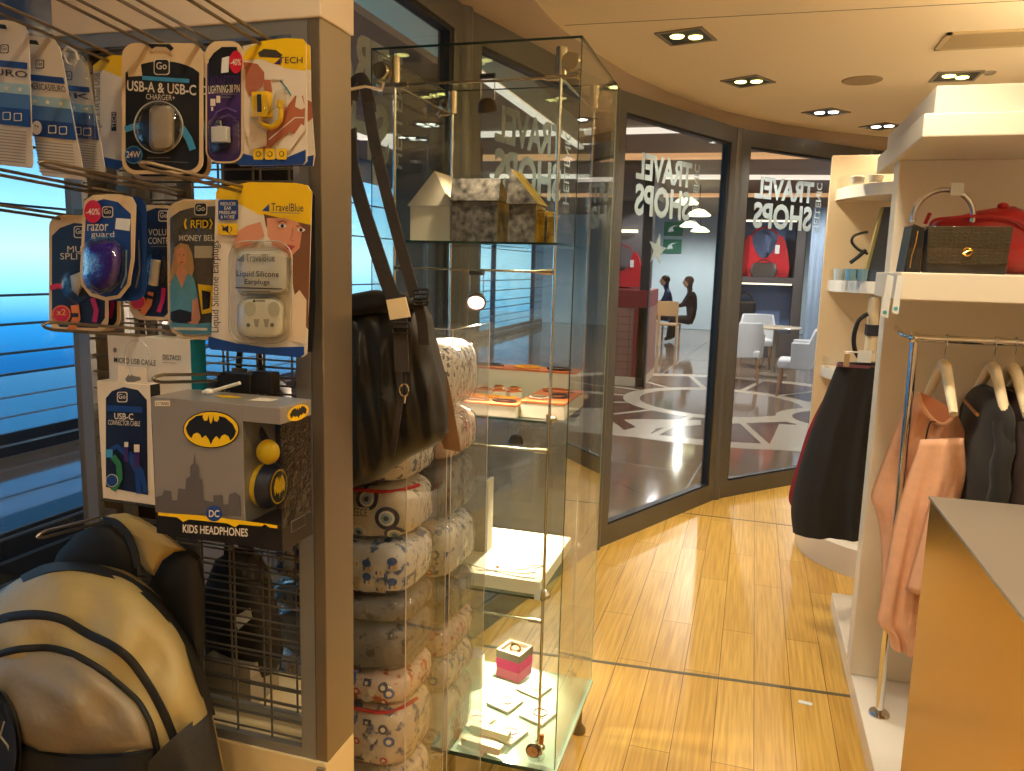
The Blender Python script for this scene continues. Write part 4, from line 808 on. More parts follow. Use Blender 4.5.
# USB-A & USB-C charger
def gocard(x0, y0, x1, y1, r, Y, label, name, inner, group=None, rim=C_CREAM, top=18, sl=0.0):
    t = pack(name, label, 'packaged accessory', rrect(x0, y0, x1, y1, r, sl), Y, rim, None, group)
    s = Sheet(Y); w = x1 - x0
    pts = rrect(x0 + w * 0.045, y0 + top, x1 - w * 0.045, y1 - w * 0.045, r * 0.85, sl)
    # domed top edge of the coloured field
    field = [p for p in pts if p[1] > y0 + top + r]; arc = [(x0 + w * 0.045 + (w * 0.91) * k / 12, y0 + top + r * 0.9 - r * 0.9 * math.sin(math.pi * k / 12) ** 0.7 + sl * w * k / 12) for k in range(13)]
    low = sorted([p for p in field if p[1] > (y0 + y1) / 2], key=lambda p: -p[0])
    s.poly(arc + low, inner); return t, s
t, s = gocard(130, 50, 211, 180, 13, 0.985, 'second charger card of the same kind, half hidden behind the round-blister charger', 'charger_pack', C_BLACK)
s.text('C', 200, 86, 206, 95, C_WHITE, bold=0.03); s.poly([(205, 120), (208, 140), (208, 152), (203, 130)], C_LBLUE); s.mb.build('printed_face', t)
t, s = gocard(122, 43, 203, 174, 13, 0.955, 'black and cream charger card with round blister and bright blue accents', 'charger_pack', C_BLACK)
go_logo(s, 162, 67, 16, C_WHITE, C_BLACK); s.poly([(127, 62), (141, 61), (143, 76), (129, 77)], C_CREAM); s.rect(143, 76, 190, 80, C_LBLUE, 0.07)
s.text('USB-A & USB-C', 128, 80.5, 197, 91, C_WHITE, 0.07, 0.035); s.text('CHARGER+', 147, 94, 176, 99.5, C_WHITE, 0.05)
s.line([(126, 130), (134, 127), (141, 126)], 6, C_LBLUE); s.line([(183, 128), (190, 139), (194, 150)], 7, C_LBLUE); s.disc(135, 155, 9, 9, C_LBLUE); s.disc(135, 155, 8, 8, C_BLUE); s.text('24W', 128, 151.5, 142, 158, C_WHITE, bold=0.03)
s.rect(149, 157.5, 172, 158.5, C_GREY); s.rect(149, 160.5, 190, 161.3, C_GREY, 0.05); s.rect(149, 164, 166, 164.8, C_GREY); s.poly([(150, 44.5), (154, 50), (158, 47.5), (168, 48), (173, 52), (176, 49), (172, 45)], C_BLACK); s.mb.build('printed_face', t)
mb = MB(); dome(mb, rrect(149, 105, 174, 151, 8), 0.950, 0.012, mat('charger_grey', (176, 160, 140), 0.4), ex=4, rings=5, back=0.001); mb.build('charger', t, label='grey car charger')
blister(t, circ(158.5, 127, 24.5, 26), 0.955, 0.026)
mb = MB(); mb.tube([W(158.5 + 24.5 * math.cos(g), 127 + 26 * math.sin(g), Y=0.951) for g in [2 * math.pi * k / 32 for k in range(32)]], 0.0009, mat('clear_edge', (190, 190, 186), 0.15, coat=1), 6, closed=True); mb.build('blister_rim', t)
# car charger dual usb (pale card behind)
t = pack('car_charger_pack', 'pale upright card with yellow top and blue foot, left of the round-blister charger', 'packaged accessory', [(93, 66), (100, 60), (112, 55), (135, 56), (135, 160), (118, 170), (99, 164)], 0.985, C_WHITE)
s = Sheet(0.985); s.poly([(93, 66), (100, 60), (112, 55), (135, 56), (135, 80), (118, 76), (104, 70), (95, 72)], C_YEL); s.text('Car Charger 3.1A Dual USB', 94.5, 73, 102, 155, C_GREY, vert=True); s.poly([(99, 156), (118, 160), (130, 162), (118, 170), (100, 165)], C_BLUE)
s.rect(111, 108, 122, 134, C_WHITE); s.rect(112, 112, 117, 131, C_BLACK); s.text('TECH', 112.7, 113, 116.5, 128, C_WHITE, vert=True); s.mb.build('printed_face', t)
# adaptor lightning 30 pin
t, s = gocard(205.5, 41, 243, 163, 13, 0.95, 'narrow purple cable adaptor card with a red discount dot', 'adaptor_pack', C_PURP, top=12)
s.poly([(209, 60), (214, 53), (222, 47), (237, 47), (240, 62), (240, 92), (209, 92)], C_BLACK); s.text('ADAPTOR', 210, 76, 240, 86, C_PURP, -0.03, 0.03); s.text('LIGHTNING-30 PIN', 209, 86, 240, 94, C_WHITE, -0.05, 0.02)
s.rect(211, 99, 216, 106, C_WHITE); s.rect(217, 96, 221, 103, C_WHITE); s.rect(212, 107, 214, 111, C_WHITE); s.rect(222, 94, 237, 95, C_GREY); s.rect(222, 97, 232, 98, C_GREY)
s.line([(211, 125), (218, 112), (228, 108), (238, 112)], 2, mat('pack_violet', (104, 74, 150), 0.4)); s.line([(213, 132), (220, 119), (230, 115), (238, 119)], 2, mat('pack_violet', (104, 74, 150), 0.4))
s.line([(228, 150), (232, 140), (229, 130), (224, 126)], 4, C_BLACK); s.rect(213, 143, 228, 146, C_BLACK); s.rect(213, 149, 228, 152, C_BLACK); s.mb.build('printed_face', t)
mb = MB(); pbox(mb, 211, 226, 126, 142, 0.938, 0.010, mat('plug_white', (226, 224, 218), 0.35)); pbox(mb, 216, 221, 120, 126, 0.941, 0.004, m_chrome); mb.build('adaptor_plug', t, bevel=0.001, label='small white adaptor plug')
blister(t, rrect(208, 114, 240, 158, 10), 0.95, 0.018)
def discount(x, y, rx, ry, Y, label, par=None):
    s = Sheet(Y); s.disc(x, y, rx, ry, C_RED, 24); s.text('-40%', x - rx * 0.8, y - ry * 0.26, x + rx * 0.8, y + ry * 0.3, C_WHITE, bold=0.02); o = s.mb.build('discount_sticker', par); o['label'] = label; return o
discount(236, 62, 6.5, 11.5, 0.9485, 'red discount dot', t)
mb = MB(); mb.prism([W(x, y, Y=0.947) for x, y in [(222, 58), (229, 56), (228, 72), (221, 73)]], (0, 0.001, 0), m_tape); mb.build('price_label', t)
# yellow TECH card, a second one behind it
t = pack('earphone_adaptor_pack', 'second yellow-topped card, peeping out behind the front one', 'packaged accessory', [(243, 46), (262, 42), (303, 41), (310, 46), (311, 100), (315, 155), (313, 166), (256, 168), (250, 160)], 0.985, C_WHITE)
s = Sheet(0.985); s.poly([(250, 46), (303, 41), (310, 46), (311, 70), (250, 60)], C_YEL); s.poly([(252, 160), (280, 163), (314, 155), (313, 166), (256, 168)], C_BLUE); s.poly([(308, 100), (312, 102), (313, 118), (308, 122)], C_DSKIN); s.mb.build('printed_face', t)
t = pack('earphone_adaptor_pack', 'yellow-topped card with a yellow cable adaptor in a U-shaped blister', 'packaged accessory', [(243, 60), (246, 50), (262, 41), (285, 38), (303, 39), (306, 43), (307, 161), (304, 165), (240, 166), (236, 160)], 0.955, C_WHITE)
s = Sheet(0.955); s.poly([(243, 60), (246, 50), (262, 41), (285, 38), (303, 39), (306, 43), (306, 71), (283, 68), (262, 59)], C_YEL); s.poly([(258, 53), (264, 49), (276, 50), (283, 55), (280, 58), (260, 57)], mat('hanger_hole', (60, 54, 44), 0.6))
s.poly([(274, 64), (281, 58), (281, 65)], C_PURP); s.text('TECH', 279, 57, 303, 63.5, C_TXT, bold=0.01)
s.poly([(243, 62), (258, 64), (266, 74), (263, 86), (250, 97), (246, 88), (246, 70)], C_DSKIN); s.poly([(264, 78), (271, 78), (273, 92), (267, 95), (264, 88)], C_DSKIN); s.poly([(265, 72), (272, 64), (284, 67), (284, 80), (265, 80)], C_WHITE)
s.line([(281, 81), (287, 88), (292, 96)], 1.4, C_TEAL); s.poly([(286, 110), (296, 96), (304, 96), (306, 110), (305, 128), (298, 136), (290, 132), (280, 140), (270, 150), (262, 152), (268, 132)], C_DSKIN); s.poly([(298, 93), (303, 92), (303, 97), (306, 108), (302, 110), (296, 107)], C_WHITE)
s.line([(270, 140), (284, 128), (296, 118), (305, 118)], 1.2, C_WHITE); s.line([(288, 150), (297, 138), (305, 126)], 6, C_WHITE); s.poly([(246, 128), (254, 120), (268, 124), (268, 146), (252, 150)], C_WHITE)
s.poly([(236, 152), (262, 158), (285, 159), (307, 150), (307, 161), (304, 165), (240, 166)], C_BLUE)
for x in (255, 267, 279): s.poly(rrect(x, 149, x + 10, 160, 1.5), C_YEL); s.disc(x + 5, 154.5, 2.6, 2.8, C_TXT); s.disc(x + 5, 154.5, 1.8, 2.0, C_YEL)
s.mb.build('printed_face', t)
m_ytub = mat('yellow_plastic', (236, 190, 24), 0.35)
mb = MB(); pbox(mb, 252, 267, 91, 117, 0.936, 0.012, m_ytub); pbox(mb, 257, 261, 94, 112, 0.9352, 0.001, C_TXT); mb.tube(bez([W(260, 117, Y=0.942), W(262, 124, Y=0.942), W(272, 127, Y=0.942), W(280, 120, Y=0.942), W(281, 108, Y=0.942), W(281, 102, Y=0.942)], 5), 0.0035, m_ytub, 8); mb.tube([W(280, 108, Y=0.942), W(281, 100, Y=0.942)], 0.005, m_ytub, 8); mb.build('yellow_adaptor', t, bevel=0.001, label='yellow adaptor cable')
blister(t, [(250, 90), (268, 89), (270, 108), (275, 108), (276, 90), (286, 88), (287, 112), (282, 124), (270, 130), (258, 128), (250, 118)], 0.955, 0.022, c=(266, 118))
# travel adaptors on the far left hook (leaning cards)
def lean(cx, ty, by, w, shift, Y, label, title, detail):
    def q(u, v): return (cx + (u - 0.5) * w + shift * v, ty + (by - ty) * v + (u - 0.5) * w * 0.10)
    out = [q(0.02, 0.08), q(0.12, 0.01), q(0.5, 0.0), q(0.88, 0.01), q(0.98, 0.08), q(1, 0.97), q(0.96, 1.0), q(0.04, 1.0), q(0, 0.97)]
    t = pack('travel_adaptor_pack', label, 'packaged accessory', out, Y, mat('pack_pale', (206, 198, 190), 0.5), None, 'travel adaptor cards on the far left hook')
    s = Sheet(Y); R_ = lambda a, b_, c_, d, m: s.poly([q(a, b_), q(c_, b_), q(c_, d), q(a, d)], m)
    c = q(0.45, 0.2); go_logo(s, c[0], c[1], 9, C_TXT, mat('pack_pale', (206, 198, 190), 0.5)); R_(0.0, 0.28, 0.95, 0.325, C_BLUE)
    def T(txt, u0, v0, u1, v1, m, b_=0.02):
        o = s.lay(); write(s.mb, txt, [s.w(p) + o for p in (q(u0, v0), q(u1, v0), q(u1, v1), q(u0, v1))], m, b_)
    T(title, 0.05, 0.34, 0.95, 0.385, C_TXT); R_(0, 0.43, 1, 0.55, C_SKY); R_(0, 0.50, 1, 0.60, mat('pack_mid_blue', (70, 110, 170), 0.5)); R_(0, 0.60, 1.0, 0.72, C_BLUE)
    for u in (0.2, 0.5, 0.8):
        p = q(u, 0.47); s.poly([(p[0] + (3 if k % 2 == 0 else 1.2) * math.sin(math.pi * k / 5), p[1] - (3 if k % 2 == 0 else 1.2) * math.cos(math.pi * k / 5)) for k in range(10)], C_WHITE)
    for u in (0.5, 0.75): p = q(u, 0.66); s.poly(rrect(p[0] - 4, p[1] - 4, p[0] + 4, p[1] + 4, 1), C_WHITE); s.poly(rrect(p[0] - 3.2, p[1] - 3.2, p[0] + 3.2, p[1] + 3.2, 1), C_BLUE)
    if detail: p = q(0.16, 0.66); s.disc(p[0], p[1], 5, 7, C_WHITE); s.disc(p[0] - 1, p[1] - 2, 0.8, 0.8, C_TXT); s.disc(p[0] + 1.5, p[1] - 1, 0.8, 0.8, C_TXT)
    for k in range(11): v = 0.755 + 0.021 * k; R_(0.07, v, 0.93, v + 0.008, mat('pack_print_grey', (150, 144, 140), 0.6))
    s.poly([q(0.42, 0.04), q(0.58, 0.04), q(0.62, 0.07), q(0.38, 0.07)], C_BLACK); s.mb.build('printed_face', t)
    return t
lean(6, 20, 166, 46, 4, 0.86, 'leftmost leaning white travel adaptor card, cut by the picture edge', 'EURO', False)
t = lean(37, 36, 178, 44, 26, 0.885, 'leaning white travel adaptor card with a round plug picture', 'AMERICAS/EURO', True)
t = lean(66, 52, 172, 40, 20, 0.93, 'third travel adaptor card, with red edge, inside a clear shell', 'UK', False)
s = Sheet(0.93); s.k = 40; s.poly([(66, 108), (72, 112), (84, 150), (80, 160)], C_RED); s.mb.build('red_stripe', t)
blister(t, [(68, 52), (80, 50), (89, 64), (94, 100), (97, 150), (95, 172), (80, 178), (72, 150), (66, 100)], 0.925, 0.03, name='clear_shell')
mb = MB(); mb.tube([W(*p, Y=0.9) for p in [(66, 60), (63, 52), (68, 47), (76, 52), (78, 60), (74, 66), (68, 64)]], 0.0022, mat('clear_edge', (190, 190, 186), 0.15, coat=1), 6, closed=True); mb.build('hang_ring', t)
# ---- second row
t = pack('earplug_pack', 'second earplug card directly behind the large one, only its dark edge showing', 'packaged accessory', [(222, 190), (305, 184), (315, 196), (316, 300), (312, 352), (230, 350)], 0.972, C_BLACK, None)
Y = 0.94
t = pack('earplug_pack', 'large yellow, white and blue earplug card with a portrait photo and clear case', 'packaged accessory', [(216, 192), (219, 188), (250, 182), (296, 183), (307, 185), (312, 192), (307, 354), (303, 357), (214, 349), (211, 345)], Y, C_WHITE)
s = Sheet(Y)
s.poly([(216, 192), (219, 188), (250, 182), (296, 183), (307, 185), (312, 192), (311, 225), (285, 222), (258, 214), (240, 204), (216, 198)], C_YEL)
s.poly([(264, 214), (285, 219), (311, 225), (309, 300), (302, 302), (296, 290), (290, 255), (276, 240), (266, 226)], C_HAIR)
s.poly([(267, 218), (284, 218), (298, 222), (306, 232), (303, 246), (296, 254), (290, 258), (282, 250), (274, 246), (268, 236)], C_SKIN)
s.poly([(303, 228), (309, 232), (309, 330), (300, 320), (296, 300), (291, 272), (292, 256), (300, 248)], C_HAIR); s.poly([(300, 290), (307, 300), (306, 345), (288, 340), (290, 300)], mat('pack_cream_dress', (224, 204, 178), 0.5))
for ex_, ey in ((283, 226), (302, 230)): s.disc(ex_, ey, 4.0, 1.9, C_WHITE); s.disc(ex_, ey, 1.7, 1.8, C_TXT); s.line([(ex_ - 4.5, ey - 3.4), (ex_ + 0.5, ey - 5), (ex_ + 4.5, ey - 3.4)], 1.1, C_HAIR)
s.line([(294, 228), (293, 237), (291, 240), (295, 241)], 0.9, C_DSKIN); s.poly([(286, 246), (290, 244.6), (293, 245.4), (297, 246), (293, 250), (289, 250)], C_LIP)
s.poly([(236, 234), (248, 226), (262, 222), (266, 236), (250, 246), (238, 248)], C_SKIN); s.line([(234, 248), (240, 234), (246, 230)], 3, C_SKIN)
s.poly(rrect(220, 200, 240, 220, 2), C_BLUE)
for k, w_ in enumerate(('REDUCES', 'EAR', 'PRESSURE', '& NOISE')): hw = (7.5, 3.5, 8.5, 7)[k]; s.text(w_, 230 - hw, 202.3 + 4.4 * k, 230 + hw, 205.6 + 4.4 * k, C_WHITE, bold=0.02)
s.poly(rrect(220, 223.5, 240, 235, 1.5), C_YEL); s.poly([(225, 227.5), (228, 227.5), (231, 225), (231, 233.5), (228, 231), (225, 231)], C_TXT); s.line([(233, 226.5), (234.6, 229.2), (233, 232)], 0.8, C_TXT); s.line([(224, 225), (233, 234)], 0.8, C_TXT)
s.poly([(264.5, 211), (272, 204), (272, 212)], C_BLUE); s.text('TravelBlue', 274, 203.5, 306, 211.5, C_TXT, 0.02, 0.012); s.rect(274, 212.6, 303, 213.4, C_GREY, 0.02)
s.text('Liquid Silicone Earplugs', 214.5, 241, 224, 332, C_TXT, vert=True)
s.poly([(212, 336), (240, 343), (270, 347), (307, 346), (307, 354), (303, 357), (214, 349), (211, 345)], C_BLUE)
s.mb.build('printed_face', t)
mb = MB(); dome(mb, rrect(236, 251, 290, 295, 9), Y - 0.001, 0.020, mat('frosted_insert', (206, 200, 186), 0.35), ex=6, rings=5); mb.build('paper_insert', t)
s = Sheet(Y - 0.0215); s.poly([(237, 261), (244, 254), (244, 262)], C_GREY); s.text('TravelBlue', 246, 254, 275, 261.5, C_GREY, bold=0.01); s.text('Liquid Silicone', 237, 270.5, 279, 278, C_TXT, 0.02, 0.01); s.text('Earplugs', 245, 279, 270, 285.5, C_TXT, 0.02, 0.01); s.rect(233 + 3, 287, 283, 288.2, C_TXT, 0.03); s.rect(243, 291, 271, 292, C_GREY); s.mb.build('insert_text', t)
mb = MB(); dome(mb, rrect(237, 297, 285, 339, 12), Y - 0.001, 0.020, mat('milky_case', (222, 216, 192), 0.25, coat=0.6), ex=5, rings=6); mb.build('earplug_case', t, label='milky plastic earplug case')
s = Sheet(Y - 0.0215)
for x in (250, 274): s.poly(circ(x, 309, 6, 7.5, 18), mat('case_hollow', (192, 186, 160), 0.4)); s.disc(x - 1.5, 325, 2.0, 2.0, C_GREY)
for x in (257, 267): s.poly([(x - 3, 319), (x + 3, 319), (x + 1.4, 327), (x - 1.4, 327)], mat('case_cone', (168, 162, 142), 0.4))
s.disc(255, 301, 1.4, 1.4, C_TXT); s.rect(257, 300, 266, 301.6, C_GREY); s.mb.build('case_moulding', t)
blister(t, rrect(231, 243, 290, 341, 16), Y, 0.036, ex=5)
mb = MB(); mb.tube([W(x, y, Y=Y - 0.004) for x, y in rrect(229, 241, 292, 343, 17)], 0.001, mat('clear_edge', (190, 190, 186), 0.15, coat=1), 6, closed=True); mb.build('blister_rim', t)
# RFID money belt
Y = 0.96
t = pack('money_belt_pack', 'grey and cream money belt card showing a woman in a blue top', 'packaged accessory', [(167, 212), (172, 204), (184, 199), (218, 200), (222, 210), (220, 330), (214, 340), (184, 339), (172, 332), (168, 322)], Y, C_CREAM)
s = Sheet(Y); s.poly([(170, 218), (180, 211), (195, 207), (219, 206), (218, 300), (216, 334), (186, 334), (174, 328), (171, 318)], mat('pack_grey_field', (88, 84, 80), 0.5))
go_logo(s, 201, 209, 13, C_WHITE, C_BLACK); s.poly(rrect(191, 218, 214, 228, 2), C_BLACK); s.text('RFID', 191.5, 220, 209, 228, C_YEL, bold=0.03); s.line([(187, 219), (185.5, 223.5), (187, 229)], 1.6, C_YEL); s.line([(211, 219), (213, 223.5), (211, 229)], 1.6, C_YEL); s.text('MONEY BELT', 180, 235, 219, 241, C_WHITE, bold=0.02)
s.poly([(196, 258), (217, 256), (217, 300), (200, 305)], mat('pack_brown', (96, 82, 72), 0.5)); s.poly([(199, 284), (216, 286), (216, 312), (203, 314)], C_YEL); s.poly([(203, 290), (212, 292), (211, 308), (204, 310)], C_BLACK); s.rect(196, 238 + 8, 214, 258, mat('pack_steam', (190, 176, 150), 0.5))
s.poly([(174, 262), (176, 248), (182, 243), (190, 245), (194, 254), (196, 268), (192, 282), (186, 270), (176, 276), (171, 284)], C_BLOND); s.poly([(178, 250), (183, 247), (188, 251), (188, 261), (184, 267), (179, 262)], C_SKIN); s.disc(181.2, 255, 0.8, 0.5, C_TXT); s.disc(185.8, 255, 0.8, 0.5, C_TXT); s.line([(182, 262.5), (185.5, 262.3)], 0.9, C_LIP)
s.poly([(172, 286), (178, 272), (186, 270), (196, 278), (199, 290), (202, 315), (196, 312), (195, 318), (173, 318)], C_CYL); s.poly([(178, 273), (184, 288), (190, 273), (186, 266), (181, 266)], C_SKIN); s.poly([(195, 300), (200, 298), (203, 318), (199, 326), (190, 322), (194, 316)], C_SKIN); s.poly([(173, 312), (182, 309), (194, 312), (194, 321), (184, 324), (173, 320)], C_BLACK)
s.poly([(171, 322), (196, 324), (216, 322), (216, 334), (186, 334), (174, 328)], C_CYL); s.rect(176, 327, 210, 329.5, C_WHITE, 0.02); s.mb.build('printed_face', t)
blister(t, [(168, 205), (184, 201), (218, 202), (219, 334), (184, 338), (169, 326)], Y, 0.014)
# volume control
Y = 0.972
t = pack('volume_control_pack', 'navy volume control card between the razor guard and the money belt', 'packaged accessory', rrect(129, 205, 178, 320, 14), Y, C_CREAM)
s = Sheet(Y); s.poly([(132, 222), (142, 213), (156, 208), (176, 209), (176, 306), (164, 317), (145, 316), (133, 306)], C_NAVY); go_logo(s, 164, 216, 11, C_WHITE, C_NAVY)
s.text('VOLUME', 149, 229, 176, 235.5, C_WHITE); s.text('CONTROL', 149, 237.5, 178, 244, C_WHITE); s.rect(152, 246, 172, 246.8, C_GREY)
s.disc(139, 302, 8, 8, C_ORG); s.disc(139, 302, 6.6, 6.6, C_RED); s.line([(143, 314), (150, 304), (152, 292)], 6, C_ORG); s.line([(148, 296), (154, 298)], 3, C_BLACK); s.line([(160, 312), (164, 300), (165, 288)], 4, C_PINK); s.mb.build('printed_face', t)
mb = MB(); mb.tube([W(156, 260, Y=Y - 0.008), W(153, 285, Y=Y - 0.008)], 0.007, mat('cream_plastic', (216, 204, 184), 0.35), 10); mb.build('volume_slider', t)
blister(t, circ(157, 268, 12, 19), Y, 0.018)
# razor guard + one behind
Y = 0.925
t = pack('razor_guard_pack', 'second blue razor guard card, showing right of the front one', 'packaged accessory', rrect(97, 196, 146, 301, 13), Y, C_BLUE); s = Sheet(Y); s.poly(rrect(100, 206, 142, 298, 11), mat('pack_deep_blue', (22, 52, 112), 0.4)); s.line([(139, 240), (140, 270), (136, 288)], 1.6, C_GREY); s.mb.build('printed_face', t)
Y = 0.905
t = pack('razor_guard_pack', 'blue razor guard card with purple case and red discount dot, frontmost of its hook', 'packaged accessory', [(83, 210), (85, 200), (93, 195), (118, 194), (132, 197), (136, 205), (134, 260), (130, 285), (120, 298), (106, 301), (90, 296), (81, 285), (80, 270)], Y, C_CREAM)
s = Sheet(Y); s.poly([(86, 215), (90, 203), (104, 199), (118, 202), (131, 214), (131, 258), (127, 284), (118, 295), (106, 297), (92, 293), (84, 284), (83, 268)], C_BLUE); go_logo(s, 108, 212, 11, C_WHITE, C_NAVY); s.text('razor', 88, 224, 109, 231, C_WHITE, bold=0.01); s.text('guard', 92, 231.5, 115, 238.5, C_WHITE); s.line([(90, 240), (100, 238), (116, 237)], 0.8, C_LBLUE); s.line([(127.5, 250), (127, 275), (122, 288)], 1.6, C_SKY); s.mb.build('printed_face', t)
mb = MB(); dome(mb, [(84, 250), (88, 243), (100, 241), (114, 241), (121, 246), (122, 262), (119, 280), (111, 290), (99, 292), (89, 286), (84, 274)], Y - 0.003, 0.030, mat('purple_case', (58, 34, 140), 0.25, coat=0.7), ex=3, rings=8); mb.build('razor_case', t, label='glossy purple razor case', angle=80)
blister(t, [(82, 248), (87, 240), (100, 238), (116, 238), (124, 245), (125, 264), (121, 284), (112, 293), (98, 295), (86, 289), (81, 276)], Y, 0.04)
discount(93, 211.5, 8.7, 11.5, Y - 0.004, 'red discount dot', t)
mb = MB(); mb.prism([W(x, y, Y=Y - 0.002) for x, y in [(116, 218), (130, 219), (129, 231), (115, 229)]], (0, 0.001, 0), m_tape); mb.build('price_label', t)
# multi splitter + one behind
t = pack('splitter_pack', 'second splitter card, its lower edge showing under the razor guards', 'packaged accessory', rrect(62, 216, 120, 331, 12), 0.985, C_CREAM); s = Sheet(0.985); s.poly(rrect(66, 232, 117, 327, 9), C_NAVY); s.line([(110, 318), (113, 305), (111, 295)], 4, C_PINK); s.mb.build('printed_face', t)
Y = 0.965
t = pack('splitter_pack', 'navy and cream headphone splitter card, lowest at the far left', 'packaged accessory', rrect(49, 215, 108, 332, 12), Y, C_CREAM)
s = Sheet(Y); s.poly([(52, 236), (60, 228), (74, 223), (106, 226), (105, 318), (98, 328), (60, 327), (52, 318)], C_NAVY); go_logo(s, 80, 232, 12, C_WHITE, C_NAVY); s.text('MULTI', 68, 246, 96, 252.5, C_WHITE); s.text('SPLITTER', 61, 253, 104, 259.5, C_WHITE); s.line([(51, 288), (58, 286), (64, 286)], 5, C_RED); s.disc(62.5, 314, 9.5, 9, C_ORG); s.disc(62.5, 314, 8.2, 7.8, C_RED); s.text('x2', 58, 309, 67, 315, C_YEL, bold=0.02); s.line([(72, 331), (78, 318), (76, 305)], 8, C_ORG); s.rect(72, 313, 80, 317, C_BLACK); s.line([(96, 322), (98, 310), (94, 298)], 5, C_PINK); s.mb.build('printed_face', t)
mb = MB(); dome(mb, [(70, 276), (80, 272), (84, 284), (78, 296), (72, 290)], Y - 0.002, 0.014, mat('cream_plastic', (216, 204, 184), 0.35), rings=5); mb.build('splitter_plug', t); blister(t, circ(77, 285, 17, 19), Y, 0.022)
# ---- cable boxes
def carton(name, label, x0, y0, x1, y1, Yf, th, mface, mside, cat='box', dx=0):
    a = W(x0, y1, Y=Yf); c = W(x1, y0, Y=Yf); t = thing(name, label, cat, ((a.x + c.x) / 2, Yf, a.z)); b = MB(); b.box(a.x, c.x, Yf, Yf + th, a.z, c.z, mface)
    b.m = [b.mi(mface)] * 5 + [b.mi(mside)]; b.build('carton', t, bevel=0.0006); return t
t = carton('cable_box', 'white micro cable carton with teal side, behind the tall cable box', 110, 340, 190, 391, 0.95, 0.034, mat('pack_offwhite', (214, 208, 200), 0.5), C_TEAL)
s = Sheet(0.9495); s.text('MICRO USB CABLE', 114, 357, 156, 362.5, C_TXT, 0.08, 0.01); s.text('DELTACO', 163, 354.5, 181, 359.5, C_TXT, 0.06, 0.02); s.rect(163, 362, 176, 362.6, C_GREY, 0.06); s.disc(115.5, 350, 2, 2.6, C_GREY); s.mb.build('printed_face', t)
t = carton('cable_box', 'tall dark blue connector cable box with white border and hang tab', 103, 385, 150, 498, 0.93, 0.028, C_WHITE, C_BLACK)
s = Sheet(0.9295); s.poly([(106, 398), (112, 391), (124, 387), (138, 390), (147, 400), (148, 495), (106, 487)], C_NAVY); go_logo(s, 122.5, 397, 10.5, C_WHITE, C_NAVY); s.rect(108, 405, 143, 411, C_BLUE, 0.05); s.text('USB-C', 115, 412.5, 134, 419, C_WHITE, 0.05, 0.03); s.text('CONNECTOR CABLE', 109, 419.5, 141, 424.5, C_WHITE, 0.05)
for a_, r_, m in (((116, 448), 0, C_BLUE),): s.line([(108, 452), (118, 446), (130, 456), (138, 472), (140, 493)], 5, C_BLUE)
s.line([(130, 452), (142, 470), (147, 492)], 5, C_BLUE); s.line([(114, 490), (121, 478), (120, 464), (114, 456)], 6, C_GRN); s.rect(107, 449, 114, 457, C_LBLUE); s.disc(113.5, 480, 6.2, 6.4, C_WHITE); s.disc(113.5, 480, 5.6, 5.8, C_BLUE); s.rect(126, 441.5, 130, 446.5, C_WHITE); s.rect(126, 446.5, 130, 461, C_PURP); s.rect(136, 444, 141.5, 451.5, C_WHITE); s.rect(136, 451.5, 141.5, 467, C_PURP); s.mb.build('printed_face', t)
mb = MB(); mb.prism([W(x, y, Y=0.932) for x, y in [(118, 388), (118, 366), (146, 368), (147, 390)]], (0, 0.0008, 0), C_WHITE); mb.prism([W(x, y, Y=0.9315) for x, y in [(125, 379), (129, 374), (134, 376), (140, 377), (141, 380), (134, 382), (127, 382)]], (0, 0.0004, 0), C_GREY); mb.build('hang_tab', t)
mb = MB(); mb.tube(bez([W(x, y, Y=0.92) for x, y in [(130, 376), (126, 364), (125, 352), (129, 343), (138, 340), (146, 346), (150, 358), (147, 370)]], 5), 0.0009, mat('clear_edge', (190, 190, 186), 0.15, coat=1), 6); mb.build('nylon_loop', t)
# ---- kids headphones box
YF, YK2 = 0.86, 0.935
a = W(154, 520, Y=YF); x1_ = W(281, 470, Y=YF).x; x0_ = W(154, 470, Y=YF).x; ztop = W(155, 397, Y=YF).z; zbot = W(162, 534, Y=YF).z
m_bgrey = mat('box_grey_gradient', (158, 152, 148), 0.32, 0.35); m_bdark = mat('box_dark_foot', (30, 27, 26), 0.35); m_skyl = mat('box_skyline', (92, 88, 90), 0.4)
hp = thing('headphones_box', 'grey boxed kids headphones with yellow oval emblem and a window corner', 'box', ((x0_ + x1_) / 2, YF, zbot))
zf0 = W(160, 512, Y=YF).z; xw = W(244, 470, Y=YF).x
mb = MB(); mb.box(x0_, xw, YF, YK2, zf0, ztop, m_bgrey); mb.box(xw, x1_, YF, YK2, W(250, 422, Y=YF).z, ztop, m_bgrey); mb.box(xw, x1_, YK2 - 0.003, YK2, zf0, W(250, 422, Y=YF).z, mat('box_inner', (58, 44, 44), 0.5)); mb.box(x0_, x1_ + 0.0005, YF - 0.0005, YK2, zbot, zf0, m_bdark); mb.build('carton', hp, bevel=0.0008)
mb = MB(); wz = W(250, 422, Y=YF).z; mb.box(xw, x1_, YF, YF + 0.0006, zf0, wz, m_blis); mb.box(x1_ - 0.0006, x1_, YF + 0.0008, YK2, zf0, wz, m_blis); mb.build('clear_window', hp)
s = Sheet(YF - 0.0007); K = 40
s.poly(rrect(155, 400.5, 170, 406, 0.5), C_WHITE); s.text('3-7 YEARS', 156, 402, 169, 405, C_TXT, bold=0.02)
cxo, cyo = 211.5, 429.5
s.disc(cxo, cyo, 28.2, 18.6, C_BLACK, 36); s.disc(cxo, cyo, 27.2, 17.6, C_YEL, 36)
